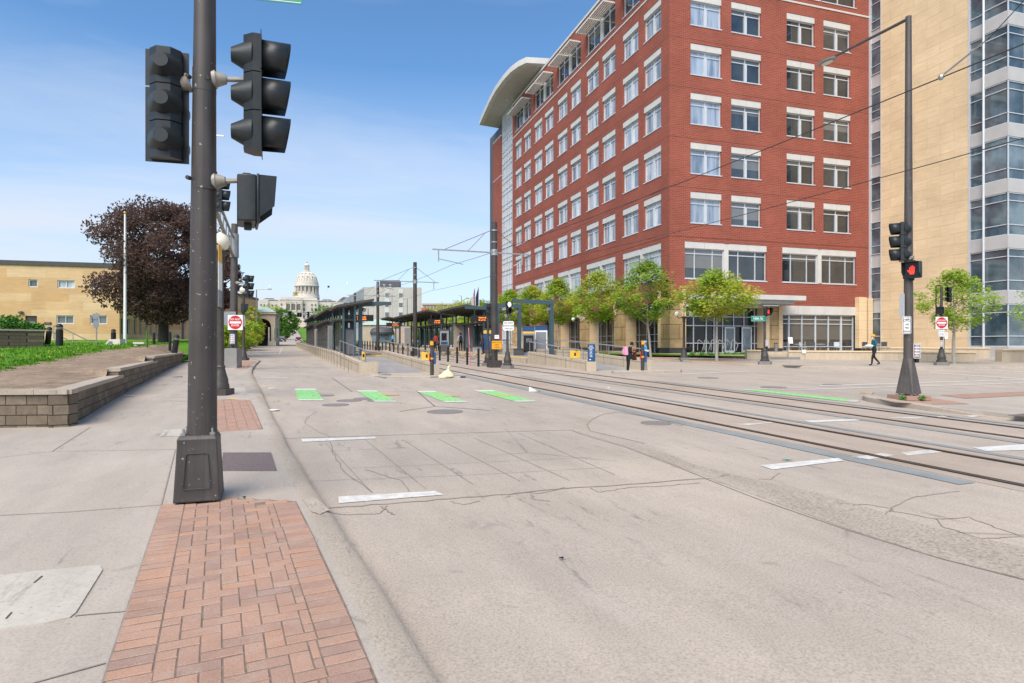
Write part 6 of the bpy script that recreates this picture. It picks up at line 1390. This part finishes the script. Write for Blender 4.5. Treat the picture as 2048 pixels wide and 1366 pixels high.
# arched stone house, left
p = Wg(536, 108); AR = CR+R(16); t = thing('arched_stone_house', 'pink stone pavilion with a dark arch and a green copper roof left of the street', 'building', (p.x, p.y, p.z), AR)
def ax(px): return (px-536)*108/F
zt = H+(HY-628)*108/F-p.z
m = M().m('arch_stone'); AC, AW, AS = ax(526), 1.35, 3.3
m.box(ax(470), AC-AW, 0, .6, -.5, zt).box(AC+AW, ax(549.5), 0, .6, -.5, zt)
arc = [(AC+AW*math.cos(math.pi*k/12), AS+AW*math.sin(math.pi*k/12)) for k in range(13)]
for (x0, z0), (x1, z1) in zip(arc, arc[1:]): m.hexa([(x1, 0, z1), (x0, 0, z0), (x0, .6, z0), (x1, .6, z1), (x1, 0, zt), (x0, 0, zt), (x0, .6, zt), (x1, .6, zt)])
m.box(ax(549.5)-.6, ax(549.5), .61, 9, -.5, zt); m.build('wall', t, smooth=0)
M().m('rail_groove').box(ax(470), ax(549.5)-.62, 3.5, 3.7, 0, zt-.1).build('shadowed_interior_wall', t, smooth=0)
M().m('dome_stone').box(ax(536), ax(551), -.25, -.01, -.4, .75).box(ax(536.5), ax(539), -.22, -.01, .752, 3.2).box(ax(545), ax(547), -.22, -.01, .752, 3.2).build('pier_base', t, smooth=0)
m = M().m('arch_stone').box(ax(468), ax(551.5), -.3, 9.2, zt+.002, zt+.35); m.build('cornice', t, smooth=0); M().m('copper_green').hexa([(ax(468), -.4, zt+.352), (ax(552), -.4, zt+.352), (ax(552), 9.4, zt+.352), (ax(468), 9.4, zt+.352), (ax(500), 3.5, zt+1.35), (ax(532), 3.5, zt+1.35), (ax(532), 6, zt+1.35), (ax(500), 6, zt+1.35)]).build('roof', t, smooth=0)
o = M().m('frame_white').box(ax(549.5)+.01, ax(549.5)+.08, 2, 5, 1, 3.4).build('window', t, smooth=0); M().m('window_glass').box(ax(549.5)+.081, ax(549.5)+.1, 2.15, 4.85, 1.15, 3.25).build('pane', o, smooth=0)
# grey concrete office, right of the capitol
d0 = 200.; p = W(728, 691.5, d0); OR = 0.0; off = thing('concrete_office', 'grey concrete office slab with two white window strips and a rooftop box', 'office building', (p.x, p.y, 0), CR+R(6)); zt = H+(HY-574)*d0/F; w = 113*d0/F*1.01
m = M().m('office_panel'); cx = math.cos(TH+R(6)); sx = math.sin(TH+R(6))
bx = lambda X, Y, z: (X*1.0, Y*1.0, z)
side = Vector((-math.sin(TH-R(6)), math.cos(TH-R(6)), 0))*62
def oq(x, s_, z): return (x+side.x*s_, side.y*s_, z)
m.faces([oq(0, 0, 0), oq(w, 0, 0), oq(w, 1, 0), oq(0, 1, 0), oq(0, 0, zt), oq(w, 0, zt), oq(w, 1, zt), oq(0, 1, zt)], [(0, 1, 5, 4), (1, 2, 6, 5), (3, 0, 4, 7), (2, 3, 7, 6), (4, 5, 6, 7)]); m.build('wall', off, smooth=0)
m = M().m('frame_grey')
for i in range(26): a, b = oq(0, .02+i*.0375, 0), oq(0, .02+i*.0375, 0); m.box(a[0]-.25, a[0]-.02, a[1]-.2, a[1]+.2, 8, zt-.5)
m.build('fin', off, smooth=0)
for px in (773, 800):
    x = (px-728)*d0/F*1.01; M().m('white_panel').box(x-.72, x+.72, -.12, -.01, 3, zt-.6).build('panel_strip', off, smooth=0)
    for k in range(6):
        z = zt-2.4-k*3.1; o = M().m('frame_grey').box(x-.62, x+.62, -.16, -.121, z-.85, z+.55).build('window', off, smooth=0); M().m('window_glass').box(x-.54, x+.54, -.19, -.161, z-.78, z+.48).build('pane', o, smooth=0)
M().m('slate_roof').box((757-728)*d0/F, (797-728)*d0/F, 3, 9, zt+.001, zt+2.6).build('rooftop_box', off, smooth=0)
for px in (767, 779): o = M().m('sign_white').lathe((0, 0, 0), [(.02, -.25), (.35, -.15), (.5, .05), (.52, .1)], 14).cyl((0, 0, -.9), (0, 0, -.2), .05, n=6).build('satellite_dish', off, ((px-728)*d0/F, 1.2, zt+.9)); 
p = Wg(846, 300); t = thing('red_roofed_block', 'pale stone block with a dark red roof right of the grey office', 'building', (p.x, p.y, p.z), CR); zt = H+(HY-613)*300/F-p.z; M().m('arch_stone').box(-2, 4.0, 0, 15, -1, zt-2.6).build('wall', t, smooth=0); M().m('sign_red').hexa([(-2.3, -.3, zt-2.6), (4.3, -.3, zt-2.6), (4.3, 15, zt-2.6), (-2.3, 15, zt-2.6), (-1.5, 2, zt-.6), (2.8, 2, zt-.6), (2.8, 12, zt-.6), (-1.5, 12, zt-.6)]).build('roof', t, smooth=0)
for i in range(3):
    for k in range(3): M().m('window_glass').box(-.9+i*1.6, -.2+i*1.6, -.04, -.01, zt-5.2-k*3, zt-3.6-k*3).build('window', t, smooth=0)
bpy.data.objects['red_roofed_block'].children[1].data.materials[0] = mat('roof_tile', (.21, .075, .06), .8, .15, 2)
p = Wg(890, 320); t = thing('long_stone_block', 'long low stone block with a cornice far behind the right shelters', 'building', (p.x, p.y, p.z), CR); zt = H+(HY-607)*320/F-p.z; M().m('arch_stone').box(-11.5, 13, 0, 12, -1, zt-.8).build('wall', t, smooth=0); M().m('pink_stone').box(-11.8, 13.3, -.5, 12.3, zt-.8, zt).build('cornice', t, smooth=0)
for i in range(14): M().m('window_glass').box(-10.6+i*1.7, -9.7+i*1.7, -.04, -.01, zt-3.2, zt-1.5).build('window', t, smooth=0)
p = Wg(745, 128); t = thing('copper_roofed_pavilion', 'low stone pavilion with a pale green roof and curved dark shopfront behind the platform', 'building', (p.x, p.y, p.z), CR); M().m('arch_stone').box(-2.4, 5.5, 0, 9, -.5, 3.9).build('wall', t, smooth=0)
M().m('copper_green').hexa([(-2.7, -.3, 3.9), (5.8, -.3, 3.9), (5.8, 9, 3.9), (-2.7, 9, 3.9), (0, 2, 5.2), (4, 2, 5.2), (4, 7, 5.2), (0, 7, 5.2)]).build('roof', t, smooth=0); M().m('slate_roof').lathe((2.0, 0, 0), [(2.4, 2.0), (2.5, 2.4), (2.2, 3.1), (1.5, 3.4), (.1, 3.5)], 20).build('curved_awning', t); M().m('blue_glass').lathe((2.0, 0, 0), [(2.1, 0), (2.1, 1.998)], 20).build('shopfront', t)
# two flags by the brick building
for px, top, mt, lb in ((950.5, 574, 'flag', 'striped flag on a tall pole left of the nearest catenary pole'), (958, 571, 'navy_cloth', 'blue flag on a tall pole left of the nearest catenary pole')):
    p = Wg(px, 95); t = thing('street_flag', lb, 'flag', (p.x, p.y, p.z), CR); h = H+(HY-top)*95/F-p.z; M().m('sign_white').cyl((0, 0, 0), (0, 0, h), .06, .04, 8).build('pole', t)
    m = M()
    for k in range(7):
        m.m('navy_cloth' if mt != 'flag' or k < 2 else ('red_cloth' if k % 2 else 'white_cloth')); x0, x1 = -.05-.07*k, -.12-.07*k
        m.poly([(x0, .05*math.sin(k), h-2.9-.05*k), (x1, .05*math.sin(k+1), h-2.95-.05*k), (x1, .05*math.sin(k+1), h-.3-.25*k), (x0, .05*math.sin(k), h-.15-.25*k)][::-1])
    m.build('flag_cloth', t, smooth=0)
# span of signals at the next crossing
p = Wg(517, 113); t = thing('signal_gantry', 'far thin mast arm with four black signal heads across the street', 'traffic signal', (p.x, p.y, p.z), CR); g0 = 113/F; zz = H+(HY-629.3)*g0-p.z; M().m('dark_pole').cyl((0, 0, 0), (0, 0, zz+.3), .13, .1, 8).build('shaft', t); M().m('dark_pole').cyl((0, 0, zz), (110*g0, 0, zz-.05), .07, .05, 8).build('mast_arm', t)
for px in (555, 582, 597.5, 602.5, 618): signal_head(t, ((px-517)*g0, -.2, zz-.05), R(180 if px in (597.5, 602.5) else 176), 3 if px not in (597.5, 602.5) else 2, s=1.12, back=False)
for px in (571, 610): M().m('sign_grey').box(-.4, .4, -.01, .01, -.22, .22).build('sign_back', t, ((px-517)*g0, -.1, zz+.1), 0, smooth=0)
def cobra(px, py0, d, h, dx, label):
    q = Wg(px, d); t = thing('street_light', label, 'street light', (q.x, q.y, q.z), CR); hh = H+(HY-py0)*d/F-q.z; M().m('steel_grey').cyl((0, 0, 0), (0, 0, hh), .12, .07, 8).build('shaft', t); M().m('steel_grey').tube([(0, 0, hh), (dx, 0, hh+.05)], .05, 6).rbox((dx*1.12, 0, hh+.05), (abs(dx)*.3, .25, .12)).build('lamp_arm', t)
cobra(513, 579, 90, 9, 1.7, 'tall curved street light left of the capitol'); cobra(814.5, 597, 120, 8, -1.4, 'street light in front of the grey office'); cobra(923, 592, 130, 8, -.35, 'thin street light behind the nearest right shelter'); cobra(700, 600, 150, 8, -.3, 'thin street light left of the grey office')
# ---------------------------------------------------------------- cars
def car(px, d, label, paint, L=4.5, w=1.85, h=1.5, suv=False, away=True):
    q = Wg(px, d, .01); t = thing('car', label, 'car', (q.x, q.y, q.z), TH*.7 if False else R(0)); b = M().m(paint); hs = .95 if suv else .8
    prof = [(-L/2, .35), (-L/2, hs*.95), (-L*.40, hs), (-L*.36 if suv else -L*.27, h), (L*.12, h), (L*.27, hs), (L/2-.05, hs*.85), (L/2, .4)]
    P = [(sx*w/2*(1 if z <= hs else .84), y, z) for sx in (-1, 1) for y, z in prof]; n = len(prof)
    b.faces(P, [tuple(range(n-1, -1, -1)), tuple(range(n, 2*n))]+[(i, (i+1) % n, n+(i+1) % n, n+i) for i in range(n)]); b.build('body', t, smooth=20)
    for y, zz0, nm in ((-L*.385, 0, 'rear_window'), (L*.2, 0, 'windscreen')):
        y0, y1 = (-L*.40, -L*.36 if suv else -L*.27) if y < 0 else (L*.27, L*.12); s_ = -1 if y < 0 else 1
        M().m('window_glass').poly([(-w*.44, y0+s_*.015, hs+.03), (w*.44, y0+s_*.015, hs+.03), (w*.38, y1+s_*.015, h-.08), (-w*.38, y1+s_*.015, h-.08)]).build(nm, t, smooth=0)
    for x in (-1, 1):
        M().m('window_glass').poly([(x*(w*.5-.01), -L*.33, hs+.04), (x*(w*.5-.01), L*.2, hs+.04), (x*(w*.42+.02), L*.1, h-.1), (x*(w*.42+.02), -L*.29, h-.1)]).build('side_window', t, smooth=0)
        for y in (-L*.31, L*.31): M().m('tyre').cyl((x*(w/2-.2), y, .32), (x*(w/2+.01), y, .32), .32, n=16).m('sign_grey').cyl((x*(w/2+.01), y, .32), (x*(w/2+.02), y, .32), .19, n=10).build('wheel', t)
        M().m('sign_red').box(x*w*.36-.16, x*w*.36+.16, -L/2-.02, -L/2-.002, .66, .82).build('tail_light', t, smooth=0); M().m('sign_white').box(x*w*.36-.17, x*w*.36+.17, L/2-.04, L/2+.01, .55, .7).build('headlight', t, smooth=0)
    M().m('sign_white').box(-.26, .26, -L/2-.02, -L/2-.002, .48, .6).build('number_plate', t, smooth=0); return t
car(563, 178, 'dark sport utility vehicle at the left of the hill road', 'car_dark', 4.7, 1.95, 1.75, True); car(597, 215, 'dark red car coming down the hill road', 'car_red').rotation_euler.z = R(180); car(565.5, 215, 'silver vehicle behind the dark sport utility vehicle', 'car_silver', 5.0, 2.0, 2.0, True); car(587, 440, 'small pale car near the top of the hill', 'car_silver')
# ---------------------------------------------------------------- people
def person(label, loc, rz, h, cols, pose=None, hair='black_cloth', hat=None, cat='person'):
    P = dict(hip=.0, lean=0.0, head=(0, .0), la=((-.26, .02, 1.15), (-.27, .10, .90)), ra=((.26, .02, 1.15), (.27, .10, .90)), ll=((-.10, .02, .50), (-.10, -.02, .07)), rl=((.10, .02, .50), (.10, -.02, .07))); P.update(pose or {})
    ln = P['lean']; hx_, hy = P['head']
    pts = [(0, 0, .95, .135, .11), (0, .01+ln*.3, 1.10, .125, .095), (0, ln*.7, 1.30, .155, .11), (0, ln, 1.44, .10, .07), (hx_*.3, ln+.01+hy*.3, 1.51, .052, .052), (hx_, ln+.03+hy, 1.60, .082, .098), (hx_, ln+.02+hy, 1.70, .075, .09)]
    E = [(i, i+1) for i in range(6)]; mt = [0, 1, 1, 1, 2, 2, 2]
    def limb(root, chain, rad, ms):
        pr = root
        for c, r_, m_ in zip(chain, rad, ms): pts.append((*c, r_, r_)); mt.append(m_); E.append((pr, len(pts)-1)); pr = len(pts)-1
        return pr
    for s_, a, l in ((-1, 'la', 'll'), (1, 'ra', 'rl')):
        e, w = P[a]; w = Vector(w); d = (w-Vector(e)).normalized()
        k = limb(3, [(s_*.18, ln, 1.41), e, tuple(w), tuple(w+d*.07)], [.062, .046, .032, .036], [1, 1, 2, 2])
        side = d.cross(Vector((0, 1, 0))).normalized() if abs(d.y) < .9 else Vector((1, 0, 0))
        for j, (o_, ll_) in enumerate(((-.030, .075), (-.010, .088), (.010, .082), (.028, .066))): limb(k, [tuple(w+d*.10+side*o_), tuple(w+d*(.10+ll_*.6)+side*o_*1.05+Vector((0, .012, 0))), tuple(w+d*(.10+ll_)+side*o_*1.05+Vector((0, .03, 0)))], [.010, .009, .007], [2, 2, 2])
        limb(k-1, [tuple(w+d*.05+side*.045*-s_), tuple(w+d*.10+side*.06*-s_)], [.011, .009], [2, 2])
        kn, an = P[l]; f = Vector(an); limb(0, [(s_*.095, 0, .86), kn, tuple(f), tuple(f+Vector((0, .05, -.03))), tuple(f+Vector((0, .17, -.035)))], [.10, .068, .044, .042, .035], [0, 0, 0, 3, 3])
    me = bpy.data.meshes.new('person'); me.from_pydata([p[:3] for p in pts], E, []); o = bpy.data.objects.new('person', me); COL.objects.link(o)
    o.modifiers.new('Skin', 'SKIN')
    for v, p in zip(me.skin_vertices[0].data, pts): v.radius = (p[3], p[4])
    me.skin_vertices[0].data[0].use_root = True
    sb = o.modifiers.new('Sub', 'SUBSURF'); sb.levels = sb.render_levels = 1
    dg = bpy.context.evaluated_depsgraph_get(); dg.update(); m2 = bpy.data.meshes.new_from_object(o.evaluated_get(dg)); bpy.data.objects.remove(o)
    m2.materials.clear()
    for c in cols: m2.materials.append(MATS[c])
    V = [Vector(p[:3]) for p in pts]
    for f in m2.polygons:
        c = f.center; best = min(range(len(E)), key=lambda i: seg(c, V[E[i][0]], V[E[i][1]])); a, b = E[best]; ta = (c-V[a]).length < (c-V[b]).length; f.material_index = mt[a] if ta else mt[b]
        f.use_smooth = True
    m2.name = 'person'; o = link('person', m2, None, loc, rz); k = h/1.78; o.scale = (k, k, k); tag(o, label, cat)
    hc = Vector((hx_, ln+.02+hy, 1.66))
    M().m(hair if not hat else hat).lathe(tuple(hc+Vector((0, -.014, .0))), [(.10, -.06 if not hat else -.0), (.112, .03), (.095, .09), (.055, .125), (.01, .135)], 14).build('hair' if not hat else 'hat', o)
    m = M().m('sign_black'); 
    for s_ in (-1, 1): m.ball(tuple(hc+Vector((s_*.032, .088, -.01))), .010, 6, 4)
    m.build('eyes', o); M().m(cols[2]).rbox(tuple(hc+Vector((0, .105, -.035))), (.022, .03, .045), taper=.6).build('nose', o, smooth=0); m = M().m(cols[2])
    for s_ in (-1, 1): m.ball(tuple(hc+Vector((s_*.086, .0, -.03))), .02, 6, 5)
    m.build('ears', o); M().m('sign_red').rbox(tuple(hc+Vector((0, .095, -.075))), (.045, .012, .010)).build('mouth', o, smooth=0)
    return o
def seg(p, a, b):
    d = b-a; t = max(0, min(1, (p-a).dot(d)/max(d.length_squared, 1e-9))); return (p-a-d*t).length
def at(px, py, zo): q = G(px, py, zo); return (q.x, q.y, q.z)
walk = dict(lean=.03, head=(0, .03), la=((-.25, .02, 1.14), (-.10, .25, 1.10)), ra=((.25, .02, 1.14), (.10, .25, 1.10)), ll=((-.10, .16, .52), (-.10, .20, .08)), rl=((.10, -.02, .50), (.10, -.34, .13)))
pw = person('person in an orange head wrap and teal jacket walking left with a white bag', at(1749, 731.3, KH), CR+R(86), 1.80, ['black_cloth', 'teal_cloth', 'skin', 'black_cloth'], walk, hat='saffron_cloth')
M().m('white_cloth').lathe((0, .11, 1.60), [(.05, -.06), (.065, 0), (.05, .04)], 10).build('face_mask', pw)
o = M().m('paper').lathe((0, 0, 0), [(.05, -.07), (.20, -.04), (.24, .02), (.18, .08), (.04, .10)], 14).build('white_bag', None, (pw.location.x+math.cos(CR+R(176))*.30, pw.location.y+math.sin(CR+R(176))*.30, pw.location.z+1.12), CR); tag(o, 'lumpy white bag carried in both hands by the walking person', 'bag')
look = dict(lean=.14, head=(0, .10), la=((-.22, .12, 1.14), (-.10, .34, 1.18)), ra=((.22, .12, 1.14), (.10, .34, 1.18)))
pk = person('person dressed in black bending forward with a pink backpack by the right ramp', at(1256, 742.8, .05), CR+R(-78), 1.50, ['black_cloth', 'black_cloth', 'skin', 'white_cloth'], look)
def child_thing(o, label, cat): return tag(o, label, cat)
def rel(o, v): return o.matrix_basis @ Vector(v)
SC.view_layers[0].update()
b = M().m('pink_cloth').rbox((0, 0, 0), (.36, .22, .46), taper=.82).rbox((0, -.13, -.06), (.26, .06, .24), taper=.85).build('backpack', None, rel(pk, (0, -.17, 1.24)), pk.rotation_euler.z); b.scale = (.95,)*3; bm_ = b.modifiers.new('edge', 'BEVEL'); bm_.width = .06; bm_.segments = 3; tag(b, 'pink backpack on the back of the bending pedestrian', 'backpack')
b = M().m('black_cloth').rbox((0, 0, 0), (.16, .30, .26), taper=.8).build('shoulder_bag', None, rel(pk, (.27, .14, .88)), pk.rotation_euler.z); tag(b, 'black bag hanging at the hip of the pink backpack pedestrian', 'bag')
b = M().m('maroon_cloth').rbox((0, 0, 0), (.12, .20, .55), taper=.8).build('folded_jacket', None, rel(pk, (.0, .42, 1.0)), pk.rotation_euler.z); tag(b, 'maroon jacket held in front of the pink backpack pedestrian', 'jacket')
bh = person('person in a light blue hood and pale grey trousers behind the right push button post', at(1291.5, 743, .05), CR+R(60), 1.56, ['grey_cloth', 'skyblue_cloth', 'skin', 'black_cloth'], dict(lean=.04, la=((-.25, .06, 1.15), (-.14, .30, 1.12)), ra=((.25, .06, 1.15), (.14, .30, 1.12))), hat='skyblue_cloth')
M().m('navy_cloth').lathe((0, .01, 1.05), [(.20, -.14), (.205, 0), (.20, .10)], 16).m('white_cloth').lathe((0, .01, 1.2), [(.20, -.048), (.205, 0), (.195, .06)], 16).build('jacket_band', bh)
def onplat(px, d): q = Wg(px, d, PH); return (q.x, q.y, q.z)
bp = person('person in a white shirt with a dark backpack standing on the right platform', onplat(921, 60), CR+R(12), 1.74, ['black_cloth', 'white_cloth', 'skin', 'black_cloth']); SC.view_layers[0].update()
b = M().m('navy_cloth').rbox((0, 0, 0), (.32, .20, .48), taper=.85).build('backpack', None, rel(bp, (0, -.19, 1.24)), bp.rotation_euler.z); bm_ = b.modifiers.new('edge', 'BEVEL'); bm_.width = .05; bm_.segments = 2; tag(b, 'dark backpack worn by the person in white on the platform', 'backpack')
person('person in an olive jacket stooping behind the left train signal', onplat(966, 50), CR+R(70), 1.72, ['navy_cloth', 'olive_cloth', 'skin_dark', 'black_cloth'], dict(lean=.10, head=(0, .05)))
person('person in a red top seen behind the left push button post', onplat(871, 58), CR+R(150), 1.68, ['black_cloth', 'red_cloth', 'skin_dark', 'black_cloth']); person('person in dark clothes standing beside the red top on the platform', onplat(877, 61), CR+R(120), 1.66, ['black_cloth', 'black_cloth', 'skin_dark', 'black_cloth'])
person('far person in blue by the farthest right shelter', onplat(786, 84), CR+R(150), 1.7, ['navy_cloth', 'skyblue_cloth', 'skin', 'black_cloth'])
# ---------------------------------------------------------------- cafe furniture, bike hoops
for i, px in enumerate((1402, 1415, 1429, 1443, 1457, 1470)):
    q = W(px, 701, 50.5); t = thing('bicycle_rack', 'silver bicycle hoop in the row left of the entrance doors', 'bicycle rack', (q.x, q.y, q.z), CR, 'bicycle hoops by the entrance'); M().m('rail_silver').tube([(-.28, 0, 0), (-.26, 0, .75), (-.18, 0, .86), (.02, 0, .74), (.24, 0, .45), (.12, 0, .10), (.10, 0, 0)], .03, 6).build('hoop', t)
def chair(px, d, mt, label, rz, zg=1.34):
    q = W(px, 690, d); t = thing('cafe_chair', label, 'chair', (q.x, q.y, zg), rz, 'cafe chairs on the plaza'); M().m(mt).box(-.22, .22, -.22, .22, .43, .46).build('seat', t, smooth=0); M().m(mt).box(-.22, .22, .19, .22, .55, .88).build('backrest', t, smooth=0)
    for x in (-1, 1):
        for y in (-1, 1): M().m('rail_silver').cyl((x*.2, y*.2, 0), (x*.2, y*.2, .43 if y < 0 else .9), .015, n=5).build('leg', t)
for px, d, mt, lb, rz in ((1574, 49, 'canopy_dark', 'dark cafe chair nearest the entrance steps', .3), (1606, 50, 'frame_white', 'pale cafe chair behind the white notice', .8), (1622, 48.5, 'canopy_dark', 'dark cafe chair in the middle of the plaza', 3.0), (1660, 48.5, 'canopy_dark', 'dark cafe chair facing the lobby window', 3.2), (1676, 48, 'frame_white', 'white cafe chair in front of the lobby window', 0), (1694, 49, 'canopy_dark', 'dark cafe chair by the stone pilaster', 1.6), (1733, 47.5, 'canopy_dark', 'dark cafe chair behind the walking person', .1), (1771, 46, 'canopy_dark', 'dark cafe chair right of the walking person', -.1)): chair(px, d, mt, lb, CR+rz)
for px, d, lb in ((1598, 49.5, 'pale cafe table with a notice board leaning on it'), (1640, 49.5, 'pale cafe table between dark chairs')):
    q = W(px, 690, d); t = thing('cafe_table', lb, 'table', (q.x, q.y, 1.34), CR, 'cafe tables on the plaza'); M().m('frame_white').lathe((0, 0, 0), [(.40, .70), (.40, .73)], 18).build('table_top', t); M().m('rail_silver').lathe((0, 0, 0), [(.22, 0), (.2, .03), (.03, .05), (.03, .7)], 10).build('pedestal', t)
q = W(1581, 690, 48.6); tag(M().m('sign_white').rbox((0, 0, 1.05), (.34, .03, .5), rx=R(-12)).build('notice', None, (q.x, q.y, 1.3), CR, 0), 'white notice card standing among the cafe chairs', 'notice')
q = W(1552, 704, 47.5); t = thing('ash_bin', 'slim grey ash bin in front of the rough stone panel', 'bin', (q.x, q.y, 1.25), CR); M().m('steel_grey').cyl((0, 0, 0), (0, 0, .82), .13, n=12).build('body', t); M().m('canopy_dark').cyl((0, 0, .82), (0, 0, .9), .14, n=12).build('lid', t)
q = G(1610, 719, KH); t = thing('parking_notice', 'small white notice on a post in front of the low plaza wall', 'sign', (q.x, q.y, q.z), CR); M().m('rail_silver').cyl((0, 0, 0), (0, 0, 1.3), .03, n=8).build('post', t); M().m('sign_white').box(-.22, .06, -.05, -.035, .45, .7).build('notice_plate', t, smooth=0)
# ---------------------------------------------------------------- litter
def bag_mesh():
    m = M().m('cream_plastic'); g = random.Random(2); n = 14; prof = [(.05, .0), (.30, .01), (.33, .08), (.26, .20), (.15, .30), (.06, .36), (.05, .42), (.09, .52), (.02, .56)]; P = []
    for j, (r_, z) in enumerate(prof):
        for i in range(n):
            a = 2*math.pi*i/n; k = r_*(1+g.uniform(-.16, .16)); P.append((k*math.cos(a)+.16*(z/.5), k*.8*math.sin(a), z+g.uniform(-.015, .015)))
    m.faces(P, [(j*n+i, j*n+(i+1) % n, (j+1)*n+(i+1) % n, (j+1)*n+i) for j in range(len(prof)-1) for i in range(n)]+[tuple((len(prof)-1)*n+i for i in range(n))]); return m
q = G(891, 756); tag(bag_mesh().build('rubbish_bag', None, (q.x, q.y, q.z), CR, 60), 'tied cream plastic bag left on the kerb beside the track', 'bag')
q = G(926, 755.5); o = M().m('black_cloth').rbox((0, 0, .03), (.30, .12, .07), taper=.6).build('lost_shoe', None, (q.x, q.y, q.z), CR); tag(o, 'black dropped shoe right of the cream plastic bag', 'shoe')
g = random.Random(8)
def scrap(px, py, w, l, mt, lb, zo=0, name='paper_scrap', hgt=.03):
    q = G(px, py, zo); m = M().m(mt); n = 7
    P = [(w*.5*math.cos(2*math.pi*i/n)*g.uniform(.6, 1.1), l*.5*math.sin(2*math.pi*i/n)*g.uniform(.6, 1.1), .008+g.random()*hgt) for i in range(n)]; m.faces(P+[(0, 0, hgt)], [(i, (i+1) % n, n) for i in range(n)]); tag(m.build(name, None, (q.x, q.y, gz(q.x, q.y)+zo), CR, 0), lb, 'litter', 'litter on the ground')
m = M().m('paper'); q = G(1068, 784); tag(M().m('paper').faces([(-.17, 0, 0), (.2, 0, .0), (-.16, .04, .16), (.22, -.1, .01)], [(0, 1, 2), (1, 3, 2)]).build('folded_paper', None, (q.x, q.y, q.z+.02), CR, 0), 'folded white paper lying on the grey track edge strip', 'litter', 'litter on the ground')
scrap(546, 777.5, .45, .3, 'paper', 'white crumpled paper in the near lane above the leftmost green bar'); scrap(549, 821.5, .38, .3, 'paper', 'crumpled pale paper beside the kerb below the green bars'); scrap(457, 799, .55, .12, 'orange_banner', 'flattened orange tan wrapper on the brick strip', KH+.005); scrap(800, 895, .20, .06, 'bark_pale', 'tan cigarette packet lying in the near lane'); scrap(1575, 922, .22, .08, 'sign_green', 'small green wrapper beside the white stop line')
scrap(355, 754.5, .55, .25, 'black_cloth', 'flat black cloth on the pavement by the block wall', KH, 'dropped_cloth'); scrap(258, 793, .4, .25, 'paper', 'white paper scrap on the pavement by the wall corner', KH); scrap(1218, 776, .1, .1, 'paper', 'tiny white scrap between the tracks'); scrap(755, 745, .3, .2, 'paper', 'white paper scrap at the foot of the left ramp wall'); scrap(785, 727, .3, .2, 'paper', 'white paper scrap halfway up the left ramp', .1)
scrap(488, 999, .05, .05, 'sign_black', 'small black lump on the pavement behind the brick paving', KH, 'pebble'); scrap(1123, 1121, .045, .04, 'sign_black', 'small dark lump alone in the near lane', 0, 'pebble')
p = G(941, 731); t = thing('marker_stake', 'thin pink marker stake leaning at a chained bollard', 'stake', (p.x, p.y, p.z), CR); o = M().m('pink_post').cyl((0, 0, 0), (-.12, 0, 2.35), .028, n=8).build('stake', t); M().m('sign_red').cyl((-.062, 0, 1.2), (-.065, 0, 1.26), .05, n=8).build('band', t)
